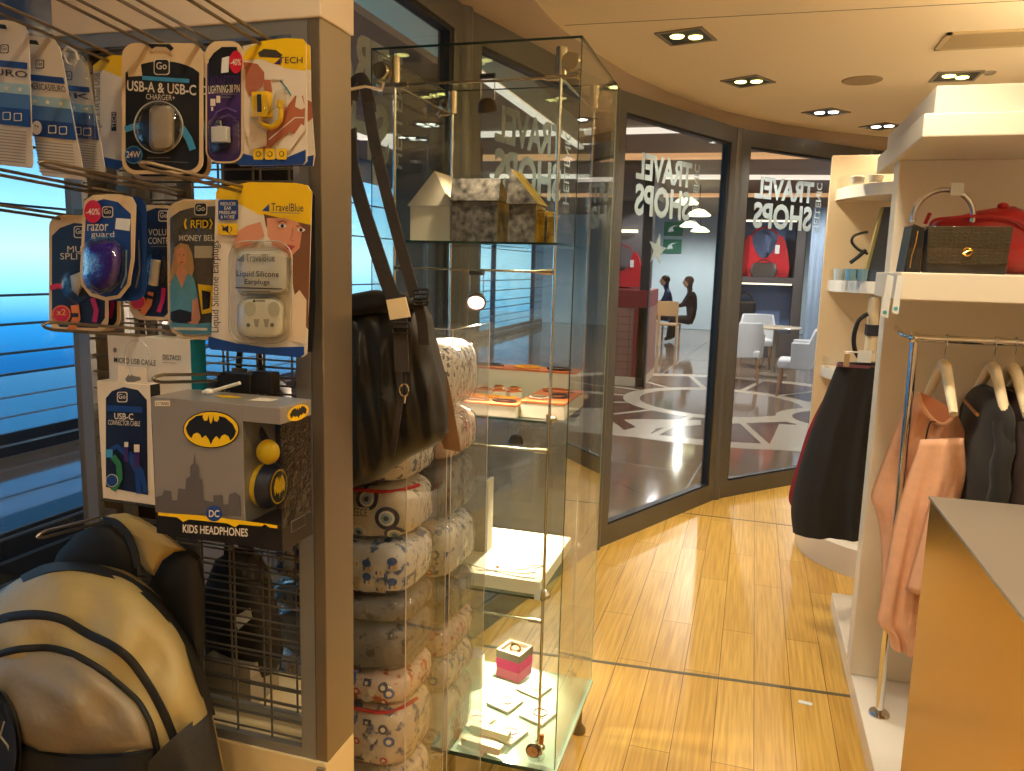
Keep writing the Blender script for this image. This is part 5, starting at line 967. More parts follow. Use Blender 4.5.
def bat(s, cx_, cy_, w, h, m, sl=0.06):              # the dark winged shape printed inside the oval emblem
    half = [(0, -0.34), (0.05, -0.52), (0.09, -0.86), (0.13, -0.56), (0.24, -0.5), (0.31, -0.7), (0.30, -0.86), (0.55, -0.78), (0.82, -0.42), (0.95, 0.0), (0.88, 0.34), (0.74, 0.60), (0.66, 0.34), (0.52, 0.22), (0.40, 0.34), (0.34, 0.56), (0.2, 0.36), (0.08, 0.6), (0, 0.9)]
    pts = [(cx_ + w * p[0], cy_ + h * p[1] + sl * w * p[0]) for p in half] + [(cx_ - w * p[0], cy_ + h * p[1] - sl * w * p[0]) for p in half[::-1][1:-1]]
    s.poly(pts, m)
bat(s, cxo, cyo, 26.5, 16.5, C_BLACK)
sky = [(156, 512), (156, 497), (163, 495), (165, 490), (172, 491), (173, 500), (178, 500), (179, 488), (186, 489), (187, 478), (191, 476), (191, 466), (194, 463), (195.5, 452), (196.5, 463), (199, 466), (200, 478), (203, 480), (204, 500), (214, 502), (214, 495), (223, 495), (223, 504), (229, 504), (230, 494), (236, 492), (241, 496), (242, 516)]
s.poly(sky, m_skyl)
s.poly([(159, 512), (200, 515), (243, 520), (278, 525), (278, 528), (270, 527), (266, 524), (262, 526), (240, 524), (236, 527), (228, 523), (190, 519), (184, 521.5), (178, 517), (159, 515)], C_YEL)
s.disc(215, 513, 8, 8, C_BLUE, 24); s.text('DC', 210, 509.5, 220.5, 516.5, C_WHITE, 0.02, 0.03)
s.text('KIDS HEADPHONES', 184, 523.8, 249, 532, C_WHITE, 0.065, 0.035); s.mb.build('printed_face', hp)
b = MB()                                             # emblem and label on the right side face
def side(y_, z_): return Vector((x1_ + 0.0008, y_, z_))
ym = (YF + YK2) / 2; zc = W(295, 413, Y=ym).z; 
def sdisc(rx, rz, m, o): b.poly([side(ym + 0.004 + rx * math.cos(g), zc + rz * math.sin(g)) + Vector((o, 0, 0)) for g in [2 * math.pi * k / 28 for k in range(28)]], m)
sdisc(0.026, 0.0105, C_YEL, 0.0)
half = [(0, .34), (.09, .8), (.24, .5), (.30, .86), (.62, .7), (.9, .1), (.74, -.6), (.52, -.22), (.34, -.56), (.2, -.36), (.08, -.6), (0, -.9)]
b.poly([side(ym + 0.004 + 0.023 * p[0], zc + 0.009 * p[1]) + Vector((0.0003, 0, 0)) for p in half] + [side(ym + 0.004 - 0.023 * p[0], zc + 0.009 * p[1]) + Vector((0.0003, 0, 0)) for p in half[::-1][1:-1]], C_BLACK)
b.build('side_emblem', hp); b = MB()
z0 = W(293, 524, Y=ym).z
for o_, m in ((0.0, C_GREY), (0.0012, m_bdark)): b.poly([side(ym - 0.018 + o_, z0 - 0.006 + o_) + Vector((o_ * 0.3, 0, 0)), side(ym + 0.018 - o_, z0 - 0.006 + o_) + Vector((o_ * 0.3, 0, 0)), side(ym + 0.018 - o_, z0 + 0.010 - o_) + Vector((o_ * 0.3, 0, 0)), side(ym - 0.018 + o_, z0 + 0.010 - o_) + Vector((o_ * 0.3, 0, 0))], m)
b.build('side_stamp', hp)
s2 = MB(); p = W(215, 399, Y=0.9); 
hb = Vector(((x0_ + x1_) / 2 - 0.01, YF + 0.04, ztop + 0.0009))
s2.poly([hb + Vector((0.024 * px, 0.012 * pz, 0)) for px, pz in [(-1, 0), (-.7, .8), (-.3, .5), (-.1, .9), (.1, .9), (.3, .5), (.7, .8), (1, 0), (.6, -.4), (.2, -.5), (0, -.9), (-.2, -.5), (-.6, -.4)]], C_YEL)
s2.quad(*[hb + Vector((0.045 + a_, b__, 0)) for a_, b__ in ((0, -0.012), (0.03, -0.012), (0.03, 0.012), (0, 0.012))], C_WHITE); s2.build('top_print', hp)
m_yh = mat('headphone_yellow', (250, 206, 20), 0.35); YC2 = 0.90
hd = MB(); p1 = W(266, 485, Y=YC2); hd.lathe([(0.0, -0.020), (0.024, -0.020), (0.030, -0.012), (0.030, 0.010), (0.022, 0.018), (0, 0.018)], p1, m_yh, 28, axis='X')
hd.build('headphones', hp, label='yellow and black headphones inside')
hd = MB(); hd.lathe([(0.0, 0.019), (0.024, 0.019), (0.031, 0.011), (0.032, 0.003), (0.030, 0.003)], p1, mat('headphone_navy', (30, 36, 58), 0.4), 28, axis='X'); hd.tube(bez([p1 + Vector((0.004, 0, 0.03)), p1 + Vector((0.006, 0, 0.055)), p1 + Vector((-0.014, 0, 0.085))], 5), 0.005, mat('headphone_navy', (30, 36, 58), 0.4), 8); hd.build('ear_cup', hp, label='dark ear cup')
p2 = W(268, 452, Y=YC2 - 0.015); hd = MB(); hd.ell(p2, 0.016, 0.014, 0.017, m_yh); hd.build('yellow_joint', hp); p3 = W(248, 511, Y=YC2); hd = MB(); hd.ell(p3, 0.012, 0.014, 0.012, m_yh); hd.build('yellow_plug', hp)
dk = MB(); pc = W(279, 483, Y=YC2 - 0.0); 
hd = MB(); q = p1 + Vector((0.0205, 0, 0)); hd.poly([q + Vector((0, 0.020 * math.cos(g), 0.024 * math.sin(g))) for g in [2 * math.pi * k / 24 for k in range(24)]], m_yh); hd.poly([q + Vector((0.0005, 0.0185 * math.cos(g), 0.022 * math.sin(g))) for g in [2 * math.pi * k / 24 for k in range(24)]], C_BLACK)
hd.poly([q + Vector((0.001, 0.015 * p_[0], 0.018 * p_[1])) for p_ in half] + [q + Vector((0.001, -0.015 * p_[0], 0.018 * p_[1])) for p_ in half[::-1][1:-1]], m_yh); hd.build('cup_emblem', hp)
s = Sheet(YC2 - 0.028); s.poly(circ(268, 486, 8, 17, 24), m_yh); bx = s; s.mb.build('cup_face', hp) if False else None
# black security clamp on the headphone hook
t = thing('security_clamp', 'black security clamp and white cable tie above the boxed headphones', 'security tag', W(245, 391, Y=0.93)); mb = MB(); pbox(mb, 217, 250, 375, 390, 0.95, 0.02, m_black); pbox(mb, 252, 272, 373, 393, 0.955, 0.02, m_black); mb.build('body', t, bevel=0.002)
mb = MB(); mb.tube(bez([W(x, y, Y=0.9) for x, y in [(203, 392), (212, 391), (226, 387), (240, 383)]], 5), 0.0024, mat('white_nylon', (220, 216, 210), 0.4), 8); mb.ell(W(209, 391.5, Y=0.9), 0.008, 0.006, 0.004, mat('white_nylon', (220, 216, 210), 0.4)); mb.build('cable_tie', t)
# ---------------------------------------------------------------- backpack
YB2 = 0.93
m_bp = mat('khaki_ripstop', (166, 146, 96), 0.5, noise=0.05, scale=9, bump=0.9); m_bpg = mat('khaki_grey_ripstop', (132, 118, 96), 0.5, noise=0.05, scale=9, bump=0.9); m_blw = mat('black_webbing', (20, 19, 19), 0.7); m_mesh = mat('dark_mesh', (34, 30, 26), 0.8, noise=0.3, scale=300)
bk = thing('backpack', 'khaki backpack with black zip bands hanging from the lower rack hook', 'backpack', W(100, 771, Y=YB2))
OUT = [(-40, 640), (-22, 606), (0, 590), (28, 574), (55, 565), (80, 564), (104, 566), (128, 574), (150, 590), (168, 610), (184, 634), (196, 660), (204, 685), (209, 705), (214, 730), (222, 771), (226, 830), (210, 900), (100, 930), (-20, 915), (-70, 850), (-70, 740), (-60, 680)]
CC = (85, 790); BU = 0.13; EX = 2.6
def rim_s(x, y):                                     # 0 at the centre, 1 on the outline
    dx, dy = x - CC[0], y - CC[1]; best = 9
    for i in range(len(OUT)):
        (ax, ay), (bx_, by_) = OUT[i], OUT[(i + 1) % len(OUT)]; ex_, ey = bx_ - ax, by_ - ay; den = dx * ey - dy * ex_
        if abs(den) < 1e-9: continue
        t_ = ((ax - CC[0]) * ey - (ay - CC[1]) * ex_) / den; u_ = ((ax - CC[0]) * dy - (ay - CC[1]) * dx) / den
        if t_ > 0 and -1e-6 <= u_ <= 1 + 1e-6: best = min(best, t_)
    return 1 / best if best < 9 else 0
def lift(x, y):
    s_ = min(1, rim_s(x, y)); return BU * (1 - s_ ** EX) ** (1 / EX) + wrink(x, y)
def wrink(x, y): return 0.005 * math.sin(x * 0.06 + y * 0.05) + 0.0045 * math.sin(x * 0.12 - y * 0.07 + 1) * math.sin(y * 0.05 + 0.4)
O2 = []
for i in range(len(OUT)):
    for k in range(4):
        p0, p1_, p2_, p3_ = OUT[i - 1], OUT[i], OUT[(i + 1) % len(OUT)], OUT[(i + 2) % len(OUT)]; t_ = k / 4
        O2.append(tuple(0.5 * ((2 * p1_[j]) + (p2_[j] - p0[j]) * t_ + (2 * p0[j] - 5 * p1_[j] + 4 * p2_[j] - p3_[j]) * t_ ** 2 + (3 * p1_[j] - p0[j] - 3 * p2_[j] + p3_[j]) * t_ ** 3) for j in (0, 1)))
mb = MB(); dome(mb, O2, YB2, BU, m_bp, rings=16, ex=EX, c=CC, back=0.008, ripple=lambda x, y: wrink(x, y)); mb.build('main_body', bk, angle=180)
def band(pts, wd, m, name, up=0.003):
    C3 = bez([(p[0], p[1], 0) for p in pts], 7); vs = []; k = len(C3)
    for i, p in enumerate(C3):
        t_ = (C3[min(i + 1, k - 1)] - C3[max(i - 1, 0)]).normalized(); nn = Vector((-t_.y, t_.x, 0))
        for q_, h in ((-0.5, -0.002), (-0.42, up), (0.0, up * 1.5), (0.42, up), (0.5, -0.002)):
            x, y = p.x + nn.x * wd * q_, p.y + nn.y * wd * q_; vs.append(W(x, y, Y=YB2 - lift(x, y) - h))
    b = MB(); b.add(vs, [[i * 5 + j, i * 5 + j + 1, i * 5 + j + 6, i * 5 + j + 5] for i in range(k - 1) for j in range(4)], m, True); return b.build(name, bk, angle=80)
band([(22, 580), (45, 569), (70, 566), (95, 569), (118, 576), (140, 588), (158, 603), (173, 621), (186, 641), (197, 668), (206, 697), (211, 716)], 9.5, m_blw, 'zip_band')
band([(-45, 660), (-20, 630), (0, 619), (25, 615), (46, 615.5), (66, 621), (88, 634), (112, 646), (130, 660), (147, 683), (160, 706), (170, 728), (176, 744)], 10, m_blw, 'zip_band')
band([(-30, 672), (-5, 656), (15, 650), (32, 648), (50, 648), (70, 653), (90, 663), (110, 676)], 8, m_blw, 'zip_band')
band([(108, 675), (125, 689), (140, 704), (152, 728), (158, 758), (160, 790)], 7, m_blw, 'zip_band')
# front pocket: a greyer swelling panel
PO = [(-50, 690), (-25, 668), (0, 657), (30, 652), (52, 652), (72, 657), (92, 668), (110, 681), (128, 697), (140, 712), (148, 732), (153, 748), (120, 753), (80, 755), (40, 751), (10, 742), (-10, 728), (-40, 715)]
vs = []; n_ = len(PO); c0 = (60, 705); rg = 9
for k in range(rg):
    s_ = 1 - k / rg
    for p in PO: x, y = c0[0] + (p[0] - c0[0]) * s_, c0[1] + (p[1] - c0[1]) * s_; vs.append(W(x, y, Y=YB2 - lift(x, y) - 0.002 - 0.022 * (1 - s_ ** 3) - 0.003 * math.sin(x * 0.11) * math.sin(y * 0.09)))
vs.append(W(*c0, Y=YB2 - lift(*c0) - 0.024))
b = MB(); b.add(vs, [[k * n_ + j, k * n_ + (j + 1) % n_, (k + 1) * n_ + (j + 1) % n_, (k + 1) * n_ + j] for k in range(rg - 1) for j in range(n_)] + [[(rg - 1) * n_ + j, (rg - 1) * n_ + (j + 1) % n_, len(vs) - 1] for j in range(n_)], m_bpg, True); b.build('front_pocket', bk, angle=180, label='greyer front pocket')
band([(-20, 728), (8, 742), (40, 753), (80, 758), (120, 757), (155, 752)], 9, m_blw, 'pocket_trim')
b = MB(); pts = [(148, 762), (165, 745), (185, 727), (210, 708), (216, 735), (224, 775), (226, 830), (150, 830)]
vs = []; c0 = (185, 780)
for k in range(7):
    s_ = 1 - k / 7
    for p in pts: x, y = c0[0] + (p[0] - c0[0]) * s_, c0[1] + (p[1] - c0[1]) * s_; vs.append(W(x, y, Y=YB2 - lift(x, y) - 0.019 - 0.008 * (1 - s_ ** 3)))
n_ = len(pts); b.add(vs, [[k * n_ + j, k * n_ + (j + 1) % n_, (k + 1) * n_ + (j + 1) % n_, (k + 1) * n_ + j] for k in range(6) for j in range(n_)] + [[6 * n_ + j for j in range(n_)]], m_mesh, True); b.build('side_pocket', bk, angle=180, label='dark mesh side pocket')
def panel(pts, c0, up, m, name, lb=None):
    vs = []; n_ = len(pts)
    for k in range(8):
        s_ = 1 - k / 8
        for p in pts: x, y = c0[0] + (p[0] - c0[0]) * s_, c0[1] + (p[1] - c0[1]) * s_; vs.append(W(x, y, Y=YB2 - lift(x, y) - up))
    b = MB(); b.add(vs, [[k * n_ + j, k * n_ + (j + 1) % n_, (k + 1) * n_ + (j + 1) % n_, (k + 1) * n_ + j] for k in range(7) for j in range(n_)] + [[7 * n_ + j for j in range(n_)]], m, True); b.build(name, bk, angle=180, label=lb)
panel([(-30, 738), (10, 748), (35, 753), (60, 757), (90, 759), (120, 757), (152, 752), (160, 775), (162, 810), (160, 850), (60, 860), (-30, 850)], (65, 800), 0.010, m_blw, 'bottom_panel', 'black bottom panel')
panel([(-50, 682), (-20, 686), (-2, 690), (8, 708), (15, 730), (17, 752), (12, 790), (-50, 790)], (-20, 738), 0.034, m_blw, 'side_panel', 'black left panel')
# lower left webbing, buckle
b = MB(); rib(b, [(-12, 690, 0.13), (4, 700, 0.14), (14, 726, 0.145), (16, 760, 0.145), (10, 800, 0.14)], YB2, 0.016, m_blw); b.build('compression_strap', bk)
b = MB(); b.tube([W(x, y, Y=YB2 - 0.155) for x, y in [(4, 722), (0, 736), (8, 746), (14, 768)]], 0.0014, mat('grey_cord', (130, 122, 108), 0.6), 6); b.build('zip_cord', bk)
# shoulder straps and back panel behind the body
b = MB(); dome(b, [(48, 575), (58, 552), (76, 534), (100, 523), (112, 525), (128, 540), (136, 560), (138, 580), (90, 585)], YB2 + 0.02, 0.02, m_blw, rings=5); b.build('back_panel', bk)
b = MB(); dome(b, [(150, 585), (153, 568), (162, 553), (176, 546), (190, 548), (200, 556), (205, 580), (205, 640), (202, 672), (190, 650), (170, 615)], YB2 + 0.02, 0.03, m_blw, rings=5, c=(182, 595)); b.build('shoulder_strap', bk)
b = MB(); dome(b, [(100, 518), (112, 514), (126, 513), (140, 518), (158, 528), (178, 543), (186, 550), (174, 552), (163, 560), (154, 576), (146, 571), (139, 560), (134, 545), (126, 533), (113, 526)], YB2 - 0.01, 0.022, m_bp, rings=5, c=(146, 541)); b.build('top_yoke', bk)
b = MB(); rib(b, [(104, 520, 0.015), (116, 523, 0.035), (127, 534, 0.045), (134, 550, 0.05), (138, 568, 0.05)], YB2, 0.011, m_blw); b.build('yoke_trim', bk)
# dark goods hanging on the far side of the grid
m_dk = mat('dark_nylon', (30, 28, 30), 0.6, bump=0.1, scale=15); m_dkb = mat('brown_nylon', (66, 50, 40), 0.6, bump=0.1, scale=15)
def backbag(out, Y_, m, label, bulge=0.05):
    b = MB(); dome(b, out, Y_, bulge, m, rings=6, back=0.04); z = max(p[1] for p in out); t = thing('sling_bag', label, 'bag', W(out[0][0], z, Y=Y_)); b.build('body', t, angle=180)
    x = sum(p[0] for p in out) / len(out); y = min(p[1] for p in out); b = MB(); rib(b, [(x - 12, y + 10), (x - 8, y - 30), (x, y - 50), (x + 8, y - 30), (x + 12, y + 10)], Y_ - 0.01, 0.012, m); b.build('strap', t); return t
t = backbag([(215, 560), (240, 545), (258, 570), (270, 620), (275, 665), (262, 690), (225, 688), (205, 650), (200, 600)], 1.19, m_dk, 'black bag with a white tag, seen through the lower grid of the rack')
mb = MB(); mb.prism([W(x, y, Y=1.12) for x, y in [(234, 617), (250, 608), (252, 618), (238, 630)]], (0, 0.001, 0), m_tape); mb.build('white_tag', t, label='white tag')
backbag([(205, 385), (225, 372), (262, 372), (285, 390), (292, 440), (292, 510), (270, 540), (215, 540), (200, 480)], 1.22, m_dk, 'black bag on the far side of the rack behind the boxed headphones')
backbag([(95, 380), (110, 352), (140, 350), (168, 372), (176, 440), (170, 540), (150, 565), (104, 560), (90, 480)], 1.20, m_dkb, 'brown bag on the far side of the rack behind the tall cable box')
backbag([(222, 160), (250, 150), (300, 152), (306, 190), (306, 250), (290, 280), (236, 275), (222, 230)], 1.22, m_dk, 'black bag on the far side of the rack behind the earplug card', 0.04)
t = thing('storage_box', 'grey box standing behind the lower grid on the rack base', 'box', (-0.83, 1.2, 0.7355)); a = W(204, 700, Y=1.13); c = W(250, 668, Y=1.13); mb = MB(); mb.box(a.x, c.x, 1.13, 1.22, 0.7355, c.z, mat('grey_card', (150, 140, 124), 0.6)); mb.build('carton', t, bevel=0.002); mb = MB(); mb.box(a.x - 0.001, c.x + 0.001, 1.129, 1.221, c.z - 0.02, c.z + 0.001, mat('grey_card_lid', (164, 154, 138), 0.6)); mb.build('lid', t)
# ================================================================ glass display case
GX0, GX1, GY0, GY1, GZ0, GZ1 = -1.0, -0.437, 1.95, 2.46, 0.165, 2.10
m_cg = glass('case_glass', (250, 253, 251), 1.5, minref=0.01); m_edge = mat('green_glass_edge', (36, 62, 54), 0.15, coat=0.6); m_shelfg = glass('shelf_glass', (236, 248, 242), 1.5, minref=0.02)
m_mint = mat('mint_frosted_glass', (196, 222, 200), 0.12, coat=0.5); m_mint.node_tree.nodes['Principled BSDF'].inputs['Alpha'].default_value = 0.72
gc = thing('display_case', 'tall glass display case with chrome rods, clamps and spot lamps', 'display case', (-0.72, 2.2, 0))
TH = 0.006
for nm, (x0, x1, y0, y1) in (('front_glass', (GX0, GX1, GY0, GY0 + TH)), ('back_glass', (GX0, GX1, GY1 - TH, GY1)), ('side_glass', (GX1 - TH, GX1, GY0 + TH + 0.001, GY1 - TH - 0.001)), ('side_glass', (GX0, GX0 + TH, GY0 + TH + 0.001, GY1 - TH - 0.001))):
    mb = MB(); mb.box(x0, x1, y0, y1, GZ0, GZ1, m_cg); mb.build(nm, gc)
mb = MB(); e = 0.0007                                # the dark green cut edges of the panes
mb.box(GX0, GX1, GY0 - e, GY0 + TH + e, GZ1, GZ1 + 0.004, m_edge); mb.box(GX1 - TH, GX1 + e, GY0 + TH, GY1, GZ1, GZ1 + 0.004, m_edge); mb.box(GX0, GX1, GY1 - TH, GY1, GZ1, GZ1 + 0.003, m_edge); mb.box(GX0, GX0 + TH, GY0 + TH, GY1, GZ1, GZ1 + 0.003, m_edge)
mb.box(GX1 - 0.0012, GX1 + e, GY0 - e, GY0 + 0.0016, GZ0, GZ1, m_edge); mb.box(GX0 - e, GX0 + 0.0012, GY0 - e, GY0 + 0.0016, GZ0, GZ1, m_edge)
mb.box(GX1 - 0.0012, GX1 + e, GY1 - 0.0014, GY1, GZ0, GZ1, mat('pale_glass_edge', (150, 176, 160), 0.15, coat=0.6)); mb.build('glass_edge', gc)
mb = MB(); mb.box(GX0 - 0.005, GX1 + 0.005, GY0 - 0.01, GY1 + 0.005, 0.15, 0.163, m_mint); mb.build('deck', gc)
mb = MB(); mb.box(GX0 - 0.005, GX1 + 0.005, GY0 - 0.0115, GY0 - 0.0102, 0.151, 0.163, m_edge); mb.box(GX1 + 0.0052, GX1 + 0.006, GY0 - 0.01, GY1, 0.151, 0.163, mat('pale_glass_edge', (150, 176, 160), 0.15)); mb.build('deck_edge', gc)
for x in (GX0 + 0.05, GX1 - 0.03):
    for y in (GY0 + 0.06, GY1 - 0.05):
        mb = MB(); mb.lathe([(0.0, 0.0), (0.028, 0.0), (0.028, 0.012), (0.014, 0.03), (0.014, 0.10), (0.022, 0.12), (0.022, 0.149), (0, 0.149)], (x, y, 0), mat('caster_steel', (140, 124, 100), 0.3, 0.7), 18); mb.build('foot', gc)
RXS = (-0.952, -0.497); RYS = (1.99, 2.41)
for x in RXS:
    for y in RYS: mb = MB(); mb.tube([(x, y, 0.163), (x, y, 2.075)], 0.0045, m_chrome, 10); mb.build('rod', gc)
m_ch2 = mat('satin_chrome', (214, 200, 180), 0.2, 0.95)
for z in (2.018, 1.537, 1.061, 0.576):
    for y in (RYS[0],):
        mb = MB(); mb.tube([(RXS[0], y, z), (RXS[1], y, z)], 0.0035, m_ch2, 10); mb.build('crossbar', gc)
        for x in (RXS[0] + 0.02, RXS[1] - 0.022): mb = MB(); mb.tube([(x - 0.018, y, z), (x + 0.018, y, z)], 0.0075, m_ch2, 12); mb.build('clamp', gc)
for x in RXS:
    for z in (2.018,): mb = MB(); mb.tube([(x, RYS[0], z), (x, RYS[1], z)], 0.003, m_ch2, 8); mb.build('crossbar', gc)
for x, sx_ in ((RXS[0], -1), (RXS[1], 1)):
    for y, sy in ((RYS[0], -1), (RYS[1], 1)):
        mb = MB(); mb.tube([(x, y, 2.022), (x, y, 2.09)], 0.0145, m_ch2, 16); mb.lathe([(0, sy * 0.032), (0.021, sy * 0.032), (0.024, sy * 0.026), (0.024, sy * 0.012), (0.008, sy * 0.008), (0.008, 0)], (x + sx_ * 0.030, y, 2.050), m_ch2, 20, axis='Y'); mb.lathe([(0, sx_ * 0.052), (0.010, sx_ * 0.052), (0.012, sx_ * 0.044), (0.005, sx_ * 0.04), (0.005, 0)], (x, y, 2.02), m_ch2, 16, axis='X'); mb.build('corner_clamp', gc)
    for z in (1.150, 0.655, 0.20):
        for y in RYS: mb = MB(); mb.tube([(x, y, z - 0.012), (x, y, z + 0.012)], 0.010, m_ch2, 12); mb.ell((x + sx_ * 0.012, y - 0.004, z), 0.010, 0.010, 0.010, m_ch2); mb.build('shelf_clamp', gc)
for z, m in ((1.606, m_shelfg), (1.137, m_shelfg), (0.640, m_shelfg)):
    mb = MB(); mb.box(RXS[0] + 0.006, RXS[1] - 0.006 + 0.012, 1.985, 2.42, z, z + 0.006, m); mb.build('shelf', gc)
    mb = MB(); mb.box(RXS[0] + 0.006, RXS[1] + 0.006, 1.9835, 1.9848, z, z + 0.006, m_edge); mb.build('shelf_edge', gc)
# spot lamps under the crossbars
m_shell = mat('lamp_shell', (70, 60, 54), 0.3, 0.7); m_glow = mat('lamp_warm_white', (255, 214, 196), 0.4, emit=5.0)
for k, (x, z, y, face) in enumerate(((-0.71, 1.455, 1.99, 0), (-0.69, 1.955, 1.99, 1), (-0.71, 0.985, 2.40, 0), (-0.71, 0.50, 2.40, 0))):
    d = Vector((0.02, 0.25 if y < 2.2 else -0.22, -0.95)).normalized() if not face else Vector((0.05, 0.3, -0.9)).normalized()
    if k == 0: d = Vector((0.22, -0.80, -0.58)).normalized()
    if k == 3: d = Vector((-0.12, -0.42, -0.9)).normalized()
    t = thing('spot_lamp', ('glowing spot lamp hanging below the shelf with the little houses', 'dark-backed spot lamp at the top of the glass case', 'spot lamp under the middle glass shelf at the back', 'spot lamp above the bottom deck at the back')[k], 'spot lamp', (x, y, z), 'spot lamps in the glass case'); c = Vector((x, y, z)); zb = z + (0.075)
    q = d.to_track_quat('-Z', 'Y').to_matrix()
    def put(b): b.v = [tuple(q @ Vector(v) + c) for v in b.v]; return b
    b = MB(); b.lathe([(0.0, 0.022), (0.012, 0.021), (0.022, 0.012), (0.027, -0.004), (0.027, -0.012), (0.024, -0.012), (0.022, 0.0)], (0, 0, 0), m_shell, 20); put(b).build('reflector', t)
    b = MB(); b.lathe([(0.0, -0.011), (0.015, -0.0115), (0.022, -0.008)], (0, 0, 0), m_glow, 20); put(b).build('lens', t)
    b = MB(); b.tube([(x - 0.02, y, zb), (x + 0.02, y, zb)], 0.007, m_black, 10); b.build('clip', t)
    b = MB()
    for sg in (-1, 1): b.tube([(x + sg * 0.019, y, zb), (x + sg * 0.019, y, z + 0.012), (x + sg * 0.010, y, z + 0.008)], 0.0013, m_chrome, 6)
    b.tube([(x - 0.019, y, z + 0.014), (x + 0.019, y, z + 0.014)], 0.0013, m_chrome, 6); b.build('wire_bracket', t)
    o = lamp('case_spot', 'SPOT', tuple(c + d * 0.016), (60, 12, 42, 42)[k], (1.0, 0.80, 0.50) if k else (1.0, 0.74, 0.55), spot_size=math.radians(150 if k == 0 else 100), spot_blend=0.5, shadow_soft_size=0.015)
    o.rotation_euler = d.to_track_quat('-Z', 'Y').to_euler()
# little houses on the top shelf
ZH = 1.6125
def marble(name, a, b_, sc, gold=None):
    m = mat(name, b_, 0.5, noise_rgb=a, scale=sc); return m
m_hw = mat('white_house', (226, 214, 196), 0.6); m_mar = marble('black_marbled', (30, 28, 30), (124, 116, 112), 55); m_goldp = mat('gold_leaf', (206, 176, 72), 0.3, 0.6, noise_rgb=(120, 90, 30), scale=40); m_seamr = mat('dark_red_line', (70, 20, 20), 0.6)
def house(x0, x1, y0, dep, zw, zr, m, mside, label, ridge='x', over=0.006, yaw=0.0, apex=0.5):
    t = thing('house_box', label, 'ornament', ((x0 + x1) / 2, y0 + dep / 2, ZH), 'little houses on the top glass shelf'); piv = Vector(((x0 + x1) / 2, y0 + dep / 2, 0)); Rz = Matrix.Rotation(yaw, 3, 'Z')
    def tf(b): b.v = [tuple(Rz @ (Vector(v) - piv) + piv) for v in b.v]; return b
    b = MB(); b.box(x0, x1, y0, y0 + dep, ZH, zw, m); b.m[3] = b.mi(mside); b.m[5] = b.mi(mside); tf(b).build('walls', t, bevel=0.001)
    b = MB()
    if ridge == 'x': b.prism([(x0 - over, y0 - over, zw + 0.0005), (x1 + over, y0 - over, zw + 0.0005), (x0 + (x1 - x0) * apex, y0 - over, zr)], (0, dep + 2 * over, 0), m, mside)
    else: b.prism([(x0 - over, y0 - over, zw + 0.0005), (x0 - over, y0 + dep + over, zw + 0.0005), (x0 - over, y0 + dep * apex, zr)], (x1 - x0 + 2 * over, 0, 0), m, m)
    tf(b).build('roof', t, bevel=0.001); b = MB(); b.box(x0 - 0.0006, x1 + 0.0006, y0 - 0.0006, y0 + dep + 0.0006, zw - 0.0015, zw, m_seamr if m is m_mar else m_hw); tf(b).build('lid_seam', t); return t
def X_(px, Y): return W(px, 240, Y=Y).x
def Z_(px, py, Y): return W(px, py, Y=Y).z
house(X_(410, 2.05), X_(450, 2.05), 2.05, 0.10, Z_(430, 206, 2.05), Z_(436, 171, 2.05), m_hw, m_hw, 'white gabled house box at the left of the top glass shelf', 'x', apex=0.62)
house(X_(451, 2.02), X_(497, 2.02), 2.02, 0.11, Z_(470, 201, 2.02), Z_(480, 178, 2.02), m_mar, m_goldp, 'black marbled house with slanting roof beside the white one', 'y', over=0.003, apex=0.10)
house(X_(508, 2.04), X_(535, 2.04), 2.04, 0.10, Z_(520, 204, 2.04), Z_(505, 169, 2.04), m_mar, m_goldp, 'black marbled house with steep gable and gold side', 'x', apex=0.05)
house(X_(537, 2.06), X_(544, 2.06), 2.06, 0.06, Z_(540, 212, 2.06), Z_(540, 209, 2.06), m_goldp, m_goldp, 'narrow gold house next to the steep marbled one', 'x')
house(X_(546, 2.05), X_(553, 2.05), 2.05, 0.05, Z_(550, 216, 2.05), Z_(550, 211, 2.05), m_goldp, m_goldp, 'smallest gold house at the shelf end', 'x', yaw=0.1)
# jewellery blocks with orange tops on the second shelf
m_blk2 = mat('white_block', (238, 230, 214), 0.4); m_ortop = mat('orange_velvet', (214, 112, 60), 0.7); m_tang = mat('beads_amber', (240, 170, 40), 0.3, coat=0.4); m_sil2 = mat('dull_silver', (160, 150, 136), 0.3, 0.8)
def block(x0, x1, y0, y1, z0, h, label):
    t = thing('jewellery_block', label, 'display block', ((x0 + x1) / 2, (y0 + y1) / 2, z0), 'white display blocks with orange tops'); b = MB(); b.box(x0, x1, y0, y1, z0, z0 + h, m_blk2); b.build('block', t, bevel=0.001); b = MB(); b.box(x0 - 0.001, x1 + 0.001, y0 - 0.001, y1 + 0.001, z0 + h, z0 + h + 0.006, m_ortop); b.build('orange_top', t, bevel=0.001); return t
Z2 = 1.1435
block(-0.935, -0.50, 2.31, 2.40, Z2, 0.085, 'raised white block with orange top at the back of the middle shelf')
block(-0.765, -0.590, 1.992, 2.10, Z2, 0.030, 'low white block with orange top at the front of the middle shelf')
block(-0.585, -0.462, 2.015, 2.26, Z2, 0.040, 'long orange-topped block at the right end of the middle shelf')
block(-0.94, -0.77, 2.0, 2.18, Z2, 0.036, 'orange-topped block mostly hidden behind the acrylic bin')
random.seed(3)
def chain(pts, r, m, name, label, cat='necklace', group=None, beads=0.0, loop_=False):
    P_ = bez(pts, 8); b = MB(); 
    if beads:
        for p in P_[::1]: b.ell(p, beads, beads, beads, m, nu=8, nv=6)
    b.tube(P_, r, m, 6, closed=loop_); o = b.build(name, loc=Vector(P_[0])); return tag(o, label, cat, group)
zt = Z2 + 0.0385; zr_ = Z2 + 0.0485; zb_ = Z2 + 0.0935
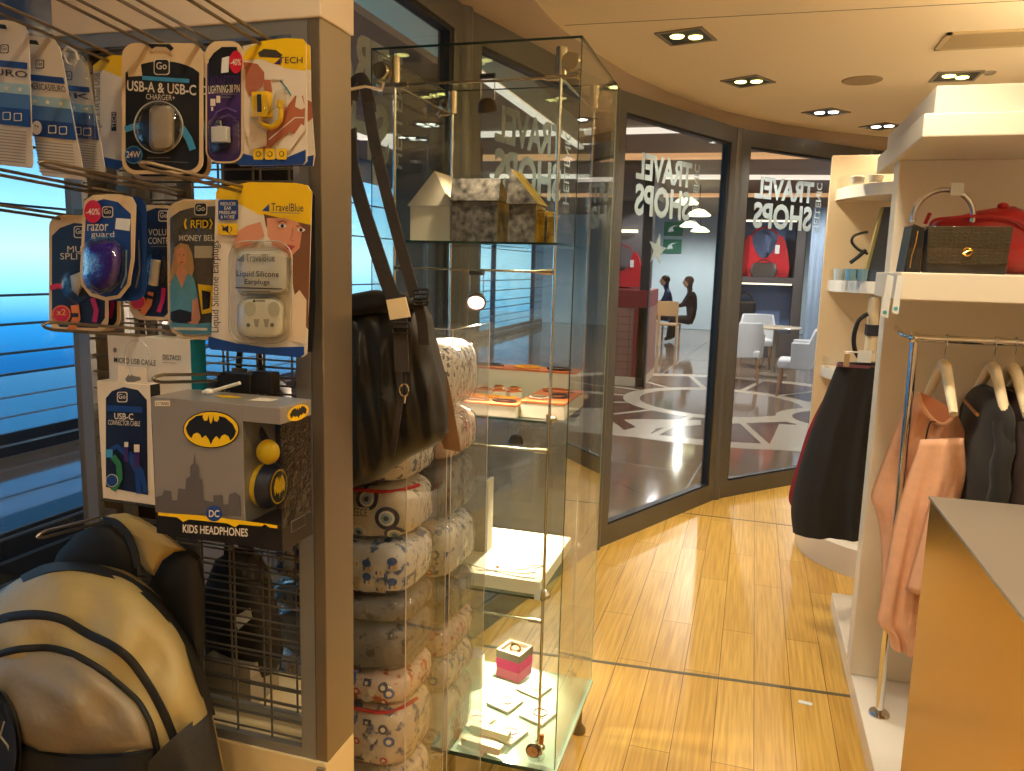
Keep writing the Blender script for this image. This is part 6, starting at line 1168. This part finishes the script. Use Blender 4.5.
m_dkb = mat('dark_beads', (60, 40, 36), 0.3); m_cop = mat('copper', (190, 110, 60), 0.3, 0.8)
for k, (x0, x1, y0, y1, z, m, bd, lb) in enumerate(((-0.75, -0.68, 2.005, 2.045, zt, m_sil2, 0.0035, 'silver bead necklace at the front left of the low orange block'), (-0.75, -0.61, 2.065, 2.09, zt, m_tang, 0.0045, 'amber bead necklace along the back of the low orange block'), (-0.67, -0.60, 2.01, 2.05, zt, m_dkb, 0.003, 'dark chain at the front right of the low orange block'),
        (-0.575, -0.52, 2.04, 2.09, zr_, m_sil2, 0.004, 'dull silver chain at the near end of the right orange block'), (-0.53, -0.475, 2.08, 2.15, zr_, m_dkb, 0.0035, 'dark chain in the middle of the right orange block'), (-0.575, -0.48, 2.17, 2.24, zr_, m_cop, 0.0035, 'copper chain at the far end of the right orange block'),
        (-0.90, -0.74, 2.33, 2.38, zb_, m_dkb, 0.004, 'dark bead necklace at the left of the raised back block'), (-0.71, -0.62, 2.33, 2.38, zb_, m_tang, 0.004, 'amber necklace in the middle of the raised back block'), (-0.60, -0.52, 2.33, 2.38, zb_, m_dkb, 0.0045, 'dark brown chain at the right of the raised back block'))):
    cx_, cy_, a_, b__ = (x0 + x1) / 2, (y0 + y1) / 2, (x1 - x0) / 2, (y1 - y0) / 2
    chain([(cx_ + a_ * (1 - 0.12 * j / 6) * math.cos(j * 1.05 + k), cy_ + b__ * (1 - 0.3 * (j % 3) / 3) * math.sin(j * 1.05 + k), z + 0.001 * (j % 2)) for j in range(9)], 0.0013, m, 'necklace', lb, beads=bd)
for k, (x, y) in enumerate(((-0.735, 2.15), (-0.69, 2.145), (-0.645, 2.15), (-0.66, 2.20), (-0.71, 2.205))):
    b = MB(); b.box(x - 0.02, x + 0.02, y - 0.012, y + 0.012, Z2 + 0.0, Z2 + 0.045, m_blk2, rot=0.4 * k); b.box(x - 0.019, x + 0.019, y - 0.011, y + 0.011, Z2 + 0.045, Z2 + 0.049, m_ortop, rot=0.4 * k, piv=(x, y, 0)); b.tube([(x + 0.012 * math.cos(g), y + 0.008 * math.sin(g), Z2 + 0.051) for g in [2 * math.pi * j / 16 for j in range(16)]], 0.0015, m_gold, 6, closed=True)
    tag(b.build('ring_stand'), 'small orange-topped ring stand with gold band, ' + ('at the left', 'second from the left', 'at the right', 'in the back row right', 'in the back row left')[k], 'ring stand', 'ring stands on the middle shelf')
# white slab with necklaces and a tall grey box on the third shelf
Z3 = 0.6465
b = MB(); b.box(-0.90, -0.51, 2.0, 2.39, Z3, Z3 + 0.038, mat('cream_slab', (240, 232, 210), 0.5)); sl = b.build('necklace_slab', bevel=0.001); tag(sl, 'large cream slab under the bright lamp, laid with thin chains', 'display block')
zt = Z3 + 0.0398; m_wirej = mat('bronze_chain', (96, 70, 50), 0.3, 0.7)
chain([(-0.74, 2.05, zt), (-0.66, 2.03, zt), (-0.58, 2.015, zt), (-0.53, 2.02, zt)], 0.0011, m_wirej, 'thin_necklace', 'long thin bronze chain along the front of the cream slab')
chain([(-0.70, 2.02, zt), (-0.64, 2.035, zt), (-0.58, 2.04, zt), (-0.54, 2.06, zt)], 0.0011, m_wirej, 'thin_necklace', 'second thin chain crossing the first on the slab')
chain([(-0.60, 2.06, zt), (-0.57, 2.08, zt), (-0.56, 2.11, zt), (-0.53, 2.12, zt), (-0.55, 2.09, zt)], 0.0012, m_wirej, 'thin_necklace', 'short curled chain near the slab corner')
chain([(-0.66, 2.06, zt), (-0.655, 2.062, zt), (-0.65, 2.06, zt)], 0.003, mat('copper', (190, 110, 60), 0.3, 0.8), 'pendant', 'small copper pendant on the cream slab', 'pendant')
t = thing('gift_box', 'tall narrow grey and white box standing at the left of the cream slab', 'box', (-0.72, 2.2, Z3 + 0.038)); yb = 2.16
a = W(476, 535, Y=yb); c = W(486, 481, Y=yb); b = MB(); b.box(a.x - 0.05, c.x, yb, yb + 0.05, Z3 + 0.0385, c.z, mat('grey_felt', (120, 118, 116), 0.6)); b.build('front', t, bevel=0.001); b = MB(); b.box(c.x + 0.0003, c.x + 0.008, yb, yb + 0.05, Z3 + 0.0385, c.z + 0.001, m_blk2); b.build('edge', t, label='white edge')
b = MB(); b.prism([W(x, y, Y=1.975) for x, y in [(535, 590), (541, 590), (540, 601), (534, 600)]], (0, 0.0006, 0), m_tape); b.tube([W(538, 590, Y=1.975), (-0.497, 1.98, 0.655)], 0.0006, m_black, 4); tag(b.build('price_tag'), 'tiny white price tag at the front right clamp of the case', 'price tag')
# goods on the bottom deck
Z4 = 0.1635
def Dk(x, y, z=Z4): return W(x, y, Z=z)
t = thing('ring_box', 'pink and grey ring box holding a gold ring on the bottom deck', 'ring box', Dk(514, 680)); c = Dk(514, 674); hw = 0.043; yw = 0.35; Rz = Matrix.Rotation(-0.12, 3, 'Z')
def rbox(b, cx_, cy_, wx, wy, z0, z1, m, ang): b.box(cx_ - wx, cx_ + wx, cy_ - wy, cy_ + wy, z0, z1, m, rot=ang, piv=(cx_, cy_, 0))
m_pk = mat('pink_box', (236, 60, 140), 0.5); m_pk2 = mat('pale_pink_box', (240, 130, 160), 0.5); m_gy = mat('grey_box_top', (140, 126, 112), 0.5)
b = MB(); rbox(b, c.x, c.y, 0.045, 0.045, Z4, Z4 + 0.034, m_pk2, -0.25); b.build('base', t, bevel=0.001); b = MB(); rbox(b, c.x, c.y, 0.0455, 0.0455, Z4 + 0.0345, Z4 + 0.070, m_pk, -0.25); b.build('drawer', t, bevel=0.001, label='bright pink middle')
b = MB()
for dx, dy, wx, wy in ((0, -0.041, 0.046, 0.005), (0, 0.041, 0.046, 0.005), (-0.041, 0, 0.005, 0.036), (0.041, 0, 0.005, 0.036)):
    v = Matrix.Rotation(-0.25, 3, 'Z') @ Vector((dx, dy, 0)); rbox(b, c.x + v.x, c.y + v.y, wx, wy, Z4 + 0.0705, Z4 + 0.098, m_gy, -0.25)
b.build('tray_rim', t, bevel=0.0008); b = MB(); rbox(b, c.x, c.y, 0.036, 0.036, Z4 + 0.0705, Z4 + 0.085, mat('grey_cushion', (96, 88, 82), 0.8), -0.25); b.build('cushion', t)
b = MB(); b.tube([(c.x + 0.002 + 0.017 * math.cos(g), c.y + 0.002 * math.sin(g), Z4 + 0.094 + 0.015 * math.sin(g)) for g in [2 * math.pi * j / 24 for j in range(24)]], 0.0035, m_gold, 8, closed=True); tag(b.build('gold_ring'), 'gold ring standing in the pink ring box', 'ring')
t = thing('round_gift_box', 'white cylindrical box with dark top on the bottom deck', 'box', Dk(474, 690)); c = Dk(471, 684); b = MB(); b.lathe([(0, 0.0005), (0.042, 0.0005), (0.042, 0.055), (0.040, 0.056), (0.042, 0.057), (0.042, 0.112), (0, 0.112)], (c.x, c.y, Z4), m_blk2, 28); b.build('body', t, angle=30); b = MB(); b.lathe([(0, 0.113), (0.040, 0.113), (0.042, 0.1125), (0, 0.1125)], (c.x, c.y, Z4), m_black, 28); b.build('top', t, label='dark top')
m_jc = mat('jewellery_card', (244, 226, 208), 0.55)
cards = ((476, 722, 'pink bracelet card at the left of the bottom deck', 0), (508, 735, 'pink bracelet card in the front row of the deck', 0), (505, 704, 'cream card with a silver ring in the glare', 1), (538, 716, 'cream card with a round silver bangle', 2), (534, 690, 'cream card with a thin silver bangle near the pink box', 1), (478, 745, 'card partly under the white bar trays', 0))
for k, (px, py, lb, kd) in enumerate(cards):
    c = Dk(px, py); t = thing('jewellery_card', lb, 'jewellery card', c, 'jewellery cards on the bottom deck'); z = Z4 + 0.0006 + 0.0009 * (k % 3)
    if k == 5: z = Z4 + 0.0003
    b = MB(); rbox(b, c.x, c.y, 0.043, 0.043, z, z + 0.008, m_jc, -0.35); b.build('card', t, bevel=0.001)
    m_ = mat('pink_thread', (226, 96, 120), 0.4) if kd == 0 else m_sil2
    b = MB(); b.tube([(c.x + 0.005 + 0.022 * math.cos(g), c.y + 0.006 + (0.021 if kd else 0.016) * math.sin(g), z + 0.0095) for g in [2 * math.pi * j / 24 for j in range(24)]], 0.0014 if kd < 2 else 0.0022, m_, 6, closed=True); b.build('bracelet', t)
    b = MB()
    for dx in (0, 0.008, 0.004): b.ell((c.x + 0.014 + dx, c.y - 0.02 - dx * 0.5, z + 0.009), 0.0025, 0.0025, 0.0015, m_gy, nu=8, nv=6)
    b.build('charm_trio', t)
for k, (px, py) in enumerate(((490, 738), (482, 752))):
    c = Dk(px, py); b = MB(); rbox(b, c.x, c.y, 0.062, 0.014, Z4 + 0.012, Z4 + 0.034, mat('cream_bar', (234, 224, 190), 0.4), -0.12); tag(b.build('bar_tray', bevel=0.0015), ('cream bar tray behind its twin at the front of the deck', 'cream bar tray nearest the front glass')[k], 'bar tray', 'cream bar trays on the deck')
t = thing('watch', 'round copper-faced watch on a clear stand at the front of the deck', 'watch', Dk(538, 758)); c = Dk(536, 757)
b = MB(); b.lathe([(0, 0.001), (0.026, 0.001), (0.026, 0.006), (0, 0.006)], (c.x, c.y, Z4), m_acr, 24); b.build('stand_base', t)
b = MB(); b.tube([(c.x, c.y + 0.004, Z4 + 0.006), (c.x, c.y + 0.004, Z4 + 0.055)], 0.010, m_acr, 14); b.build('stand_post', t)
w_c = Vector((c.x - 0.006, c.y - 0.018, Z4 + 0.028)); b = MB(); b.lathe([(0, -0.003), (0.019, -0.003), (0.021, 0.0), (0.021, 0.005), (0, 0.005)], w_c, mat('watch_case', (60, 54, 50), 0.25, 0.8), 24, axis='Y'); b.build('watch_case', t)
b = MB(); b.lathe([(0, -0.0036), (0.0165, -0.0036), (0.0165, -0.003)], w_c, mat('copper_dial', (206, 140, 100), 0.3, 0.5), 24, axis='Y'); b.box(w_c.x - 0.0006, w_c.x + 0.0006, w_c.y - 0.0042, w_c.y - 0.0038, w_c.z, w_c.z + 0.011, m_black); b.box(w_c.x, w_c.x + 0.008, w_c.y - 0.0042, w_c.y - 0.0038, w_c.z - 0.0006, w_c.z + 0.0006, m_black); b.build('dial', t, label='copper dial')
b = MB(); b.tube([(c.x + 0.012, c.y + 0.002, Z4 + 0.01), (c.x + 0.015, c.y + 0.004, Z4 + 0.07)], 0.006, mat('copper', (190, 110, 60), 0.3, 0.8), 12); b.build('strap_roll', t, label='copper tube behind the dial')
# ================================================================ clear bins of souvenir cushions between rack and case
m_bin = glass('bin_acrylic', (250, 250, 249), 1.45, minref=0.02)
def cloth(name, base, dark, sc):
    m = mat(name, base, 0.7, noise_rgb=dark, scale=sc * 1.7)
    r = [n_ for n_ in m.node_tree.nodes if n_.type == 'VALTORGB'][0]; r.color_ramp.elements[0].position = 0.38; r.color_ramp.elements[1].position = 0.45; return m
m_wrap = glass('plastic_wrap', (252, 252, 252), 1.45, 0.06, bump=1.0, bscale=34, minref=0.07)
F_ = {'print_white': cloth('print_white', (226, 222, 216), (90, 110, 150), 34), 'eyes': mat('eyes_ground', (214, 206, 190), 0.7), 'church': cloth('church_print', (222, 224, 228), (70, 104, 156), 26), 'dark': cloth('dark_print', (108, 110, 118), (40, 44, 56), 26),
      'flower': cloth('floral_print', (222, 200, 186), (176, 70, 66), 26), 'motif': cloth('mixed_print', (220, 206, 190), (84, 96, 140), 24), 'text': cloth('script_print', (226, 222, 216), (110, 104, 104), 60)}
c_nvy = mat('print_navy', (36, 52, 92), 0.7); c_lb = mat('print_pale_blue', (150, 186, 214), 0.7); c_wh = mat('print_whiteish', (232, 228, 220), 0.7); c_rd = mat('print_red', (190, 44, 48), 0.7); c_bl = mat('print_blue', (50, 96, 176), 0.7); c_yl = mat('print_ochre', (214, 164, 84), 0.7); c_sand = mat('print_sand', (206, 196, 180), 0.7)
def cushion(c, rx, ry, rz, mt, label, decor=None, trim=None, name='cushion'):
    t = thing('souvenir_cushion', label, 'cushion', (c[0], c[1], c[2] - rz), 'plastic-wrapped souvenir cushions in the clear bins'); E1 = 0.42
    b = MB(); b.ell(c, rx, ry, rz, mt, e=E1, nu=40, nv=16); b.v = [(v[0], v[1] + 0.004 * math.sin(v[0] * 50 + v[2] * 40), v[2] + 0.003 * math.sin(v[0] * 44)) for v in b.v]; b.build('cover', t, angle=180)
    def sf(x, z, o=0.004):                            # the point of the front surface at height z and side position x
        u = min(0.999, abs(z - c[2]) / rz); v = min(0.999, abs(x - c[0]) / rx); k = 2 / E1
        s_ = max(0.0, 1 - u ** k); q_ = max(0.0, s_ ** (1.0) - v ** k); return Vector((x, c[1] - ry * q_ ** (1 / k) - o, z))
    if decor:
        b = MB()
        def disc(x, z, r, m, o, sq=1.0):
            if abs(x - c[0]) + r > rx * 0.97 or abs(z - c[2]) + r * 0.8 > rz: return
            n_ = 20; pts = [sf(x, z, o)] + [sf(x + r * math.cos(2 * math.pi * k / n_), z + r * sq * math.sin(2 * math.pi * k / n_), o) for k in range(n_)]; b.add(pts, [[0, 1 + k, 1 + (k + 1) % n_] for k in range(n_)], m)
        def rect(x0, x1, z0, z1, m, o):
            if abs((x0 + x1) / 2 - c[0]) + (x1 - x0) / 2 > rx * 0.97: return
            nn = 4
            for i in range(nn): xa, xb = x0 + (x1 - x0) * i / nn, x0 + (x1 - x0) * (i + 1) / nn; b.quad(sf(xa, z0, o), sf(xb, z0, o), sf(xb, z1, o), sf(xa, z1, o), m)
        decor(b, disc, rect, sf, c, rx, rz); b.build('print', t)
    if trim:
        b = MB(); b.tube([sf(c[0] - rx * 0.95 + 1.9 * rx * k / 20, c[2] + rz * 0.86, 0.006) for k in range(21)], 0.004, trim, 8); b.build('piping', t, label='red piping')
    b = MB(); b.ell(c, rx + 0.004, ry + 0.010, rz + 0.0005, m_wrap, e=E1, nu=36, nv=14); b.build('plastic_wrap', t, angle=180)
    return t
def eyes(b, disc, rect, sf, c, rx, rz):
    for x, z, r in ((-0.03, 0.045, 0.027), (0.072, -0.004, 0.024), (0.03, 0.052, 0.024), (0.012, -0.058, 0.024), (-0.062, -0.01, 0.028), (0.105, 0.05, 0.02), (0.085, -0.06, 0.02), (-0.11, -0.05, 0.026)):
        x = c[0] + 0.05 + x; z = c[2] + z * rz / 0.085
        for k, (f_, m) in enumerate(((1, c_nvy), (0.66, c_wh), (0.46, c_lb), (0.22, c_nvy))): disc(x, z, r * f_, m, 0.0055 + 0.0006 * k)
def greece(b, disc, rect, sf, c, rx, rz):
    eyes(b, disc, rect, sf, c, rx, rz); x = c[0] + 0.036; z = c[2] - rz * 0.05; o = 0.010
    rect(x - 0.004, x + 0.052, z - 0.004, z + 0.020, mat('eyes_ground', (214, 206, 190), 0.7), o - 0.001); write(b, 'GREECE', [sf(x, z + 0.016, o), sf(x + 0.048, z + 0.018, o), sf(x + 0.048, z + 0.002, o), sf(x, z, o)], C_TXT)
def church(b, disc, rect, sf, c, rx, rz):
    for r_ in range(2):
        for k in range(11):
            x = c[0] - rx * 0.85 + 0.026 * k; z = c[2] - 0.044 + 0.036 * r_ + 0.007 * (k * (r_ + 1) % 3); h_ = 0.020 + 0.004 * (k % 2); rect(x, x + 0.021, z, z + h_, (c_wh, c_sand)[(k + r_) % 2], 0.0055 + 0.001 * r_)
            if k % 2 == 0: disc(x + 0.0105, z + h_, 0.0095, c_bl, 0.0062 + 0.001 * r_, 0.9)
            rect(x + 0.004, x + 0.008, z + 0.005, z + 0.013, c_bl, 0.0066 + 0.001 * r_); rect(x + 0.013, x + 0.017, z + 0.005, z + 0.013, c_yl, 0.0066 + 0.001 * r_)
def motifs(b, disc, rect, sf, c, rx, rz):
    for r_ in range(3):
        for k in range(8):
            q_ = (k * 5 + r_ * 3) % 7; x = c[0] - rx * 0.84 + 0.036 * k + 0.012 * (r_ % 2); z = c[2] + (-0.55 + 0.5 * r_ + 0.12 * (q_ % 2)) * rz; m = (c_rd, c_nvy, c_wh, c_bl, c_yl, c_wh, c_nvy)[q_]; s_ = 0.008 + 0.0012 * (q_ % 4); o = 0.0055 + 0.0004 * q_
            if q_ % 3 == 0: disc(x, z, s_, m, o); disc(x, z, s_ * 0.5, c_wh, o + 0.0006)
            elif q_ % 3 == 1: rect(x - s_, x + s_, z - s_ * 0.6, z + s_ * 0.8, m, o); rect(x - s_ * 0.5, x + s_ * 0.2, z - s_ * 0.3, z + s_ * 0.4, c_wh, o + 0.0006)
            else: disc(x - s_ * 0.45, z + s_ * 0.3, s_ * 0.6, m, o); disc(x + s_ * 0.45, z + s_ * 0.3, s_ * 0.6, m, o + 0.0002); disc(x, z - s_ * 0.3, s_ * 0.62, m, o + 0.0004)
def bz(px, py, Y): return W(px, py, Y=Y).z
# front bin
BA = dict(x0=-0.96, x1=-0.618, y0=1.35, y1=1.56, z1=1.30); BBn = dict(x0=-0.96, x1=-0.618, y0=1.585, y1=1.835, z1=1.41)
for k, B_ in enumerate((BA, BBn)):
    t = thing('acrylic_bin', ('clear acrylic bin of cushions directly behind the black shoulder bag', 'taller clear acrylic bin of cushions beside the glass case')[k], 'acrylic bin', ((B_['x0'] + B_['x1']) / 2, B_['y0'], 0), 'clear cushion bins')
    for nm, bx_ in (('front_panel', (B_['x0'], B_['x1'], B_['y0'], B_['y0'] + 0.003)), ('side_panel', (B_['x1'] - 0.003, B_['x1'], B_['y0'] + 0.003, B_['y1'])), ('side_panel', (B_['x0'], B_['x0'] + 0.003, B_['y0'] + 0.003, B_['y1'])), ('back_panel', (B_['x0'], B_['x1'], B_['y1'], B_['y1'] + 0.003))):
        b = MB(); b.box(*bx_, 0.02, B_['z1'], m_bin); b.build(nm, t)
    b = MB(); b.box(B_['x0'], B_['x1'], B_['y0'], B_['y1'] + 0.003, 0.0, 0.02, m_acr); b.build('base', t)
    m_be = mat('acrylic_edge', (196, 190, 180), 0.12, coat=0.8); b = MB()
    b.tube([(B_['x1'], B_['y0'], 0.02), (B_['x1'], B_['y0'], B_['z1'])], 0.0013, m_be, 6); b.tube([(B_['x1'], B_['y1'], 0.02), (B_['x1'], B_['y1'], B_['z1'])], 0.0010, m_be, 6); b.tube([(B_['x0'], B_['y0'], B_['z1']), (B_['x1'], B_['y0'], B_['z1']), (B_['x1'], B_['y1'], B_['z1'])], 0.0011, m_be, 6); b.build('edge', t)
cxA, cyA = -0.79, 1.457; cxB, cyB = -0.79, 1.71
zA = lambda y: W(385, y, Y=1.37).z
zB = lambda y: W(455, y, Y=1.60).z
layA = [(776, 840, 'motif', motifs, None, 'red and blue printed cushion, lowest in view in the front bin'), (710, 774, 'motif', motifs, c_rd, 'printed cushion with red piping and blue motifs in the front bin'), (678, 708, 'flower', motifs, None, 'cushion with red flower print under the dark one'), (627, 676, 'dark', None, None, 'dark grey printed cushion in the middle of the front bin'), (602, 626, 'dark', None, None, 'dark ribbed cushion under the blue church one'),
        (545, 600, 'church', church, None, 'white cushion printed with blue-domed churches'), (489, 543, 'eyes', greece, c_rd, 'cushion with blue eye rings lettered GREECE, topped by red piping'), (432, 487, 'print_white', None, None, 'white printed cushion on top of the front bin, under the bag')]
for z, rz, k, d, tr, lb in layA: cushion((cxA, cyA, (zA(z) + zA(rz)) / 2), 0.162, 0.092, (zA(z) - zA(rz)) / 2 * 0.985, F_[k], lb, d, tr)
layB = [(706, 775, 'eyes', eyes, None, 'cushion with blue eye rings at the bottom of the taller bin'), (670, 704, 'motif', motifs, None, 'white cushion with red hearts in the taller bin'), (637, 668, 'flower', None, None, 'cushion with brown flower print in the taller bin'), (592, 636, 'dark', None, None, 'dark wrapped cushion in the middle of the taller bin'), (530, 590, 'church', motifs, None, 'white cushion with blue print beside the bright slab'), (470, 528, 'dark', None, None, 'grey cushion in crumpled plastic in the taller bin'), (420, 468, 'flower', None, None, 'cushion with orange print high in the taller bin'), (345, 418, 'text', None, None, 'white cushion with black script at the top of the taller bin')]
for z, rz, k, d, tr, lb in layB: cushion((cxB, cyB, (zB(z) + zB(rz)) / 2), 0.162, 0.112, (zB(z) - zB(rz)) / 2 * 0.985, F_[k], lb, d, tr)
# ================================================================ black shoulder bag hanging from the rack
YG = 1.25
m_bag = mat('black_soft_nylon', (17, 16, 16), 0.5, bump=0.12, scale=12, sheen=0.1); m_strap = mat('taupe_black_webbing', (52, 46, 44), 0.75, noise=0.15, scale=200)
bg_ = thing('shoulder_bag', 'black nylon shoulder bag with long straps hanging between rack and glass case', 'shoulder bag', W(400, 487, Y=YG))
def folds(x, y): q = math.sin(x * 0.13 + 0.9 * math.sin(y * 0.022) + (y - 380) * 0.012); return 0.012 * (1 - abs(q) ** 0.6) + 0.004 * math.sin(x * 0.31 - y * 0.06) + 0.003 * math.sin(y * 0.11 + x * 0.05)
OB = [(322, 305), (335, 300), (352, 303), (375, 300), (400, 295), (418, 303), (427, 318), (430, 335), (436, 360), (443, 385), (447, 410), (448, 430), (444, 440), (430, 448), (408, 458), (390, 470), (372, 482), (352, 488), (330, 488), (316, 470), (310, 420), (312, 350)]
b = MB(); OB2 = []
for i in range(len(OB)):
    for k in range(5): p, q_ = OB[i], OB[(i + 1) % len(OB)]; OB2.append((p[0] + (q_[0] - p[0]) * k / 5, p[1] + (q_[1] - p[1]) * k / 5))
dome(b, OB2, YG + 0.03, 0.075, m_bag, rings=26, ex=3.2, back=0.05, ripple=folds, c=(378, 395)); b.build('body', bg_, angle=180)
b = MB(); dome(b, [(322, 303), (345, 295), (372, 290), (392, 292), (410, 296), (418, 306), (400, 312), (372, 314), (345, 316), (322, 318)], YG - 0.03, 0.02, m_bag, rings=4, back=0.03); b.build('zip_top', bg_, angle=180)
def strap(pts, w_, nm='strap', m=None): b = MB(); rib(b, pts, YG, w_, m or m_strap); return b.build(nm, bg_)
hkx, hkz = W(375, 83, Y=YG).x, W(375, 83, Y=YG).z
strap([(352, 100, -0.03), (356, 84, -0.03), (362, 79, -0.01), (366, 92, 0.0), (374, 140, 0.02), (388, 200, 0.03), (405, 262, 0.04), (415, 296, 0.05)], 0.020)
strap([(350, 130, -0.03), (352, 165, 0.0), (362, 205, 0.03), (378, 255, 0.05), (390, 290, 0.06), (400, 310, 0.07)], 0.026)
strap([(345, 120, -0.05), (350, 92, -0.04), (355, 80, -0.02), (364, 80, 0.0), (370, 100, 0.005), (372, 112, 0.0)], 0.016)
strap([(398, 296, 0.075), (400, 318, 0.083), (401, 345, 0.088), (402, 372, 0.092)], 0.025, 'front_webbing')
strap([(399, 372, 0.088), (400, 400, 0.09), (396, 430, 0.085), (392, 455, 0.065)], 0.010, 'front_webbing')
strap([(417, 300, 0.06), (422, 322, 0.055), (424, 345, 0.05)], 0.018, 'side_webbing')
mb = MB(); mb.prism([W(x, y, Y=YG - 0.088) for x, y in [(386, 300), (405, 297), (410, 317), (390, 320)]], (0, 0.004, 0), mat('cream_tag', (232, 214, 176), 0.5)); mb.build('strap_tag', bg_, bevel=0.001, label='cream tag on the strap')
def buckle(px, py, w_, h_, d):
    b = MB(); b.tube([W(x, y, Y=YG - d) for x, y in rrect(px - w_, py - h_, px + w_, py + h_, 1.5, n=2)], 0.0022, m_black, 6, closed=True); b.tube([W(px - w_, py, Y=YG - d), W(px + w_, py, Y=YG - d)], 0.002, m_black, 6); b.build('buckle', bg_)
buckle(401, 328, 8.5, 5, 0.094); buckle(421, 294, 7, 4.5, 0.066); buckle(421, 302, 7, 3, 0.066)
b = MB(); c = W(404, 390, Y=YG - 0.097); b.tube([c + Vector((0.0075 * math.cos(g), 0, 0.010 * math.sin(g))) for g in [2 * math.pi * k / 20 for k in range(20)]], 0.0016, m_chrome, 6, closed=True); b.tube([c + Vector((0.002, 0, -0.008)), c + Vector((0.001, 0, -0.022))], 0.002, m_chrome, 6); b.build('ring_puller', bg_, label='chrome ring puller')
b = MB(); b.prism([W(x, y, Y=YG + 0.02) for x, y in [(446, 372), (452, 400), (461, 452), (444, 449), (440, 436), (449, 432)]], (0, 0.0015, 0), mat('kraft_tag', (120, 88, 58), 0.6)); b.build('kraft_card', bg_, label='brown kraft card behind the bag')
hk = MB(); hk.tube([(hkx - 0.004, RY + RD - 0.004, W(372, 84, Y=1.09).z - 0.012), (hkx - 0.004, YG - 0.03, hkz - 0.012), (hkx + 0.004, YG + 0.015, hkz - 0.008), (hkx + 0.006, YG + 0.02, hkz + 0.004)], 0.003, m_chrome, 8); hk.build('side_hook', rk, label='chrome hook')
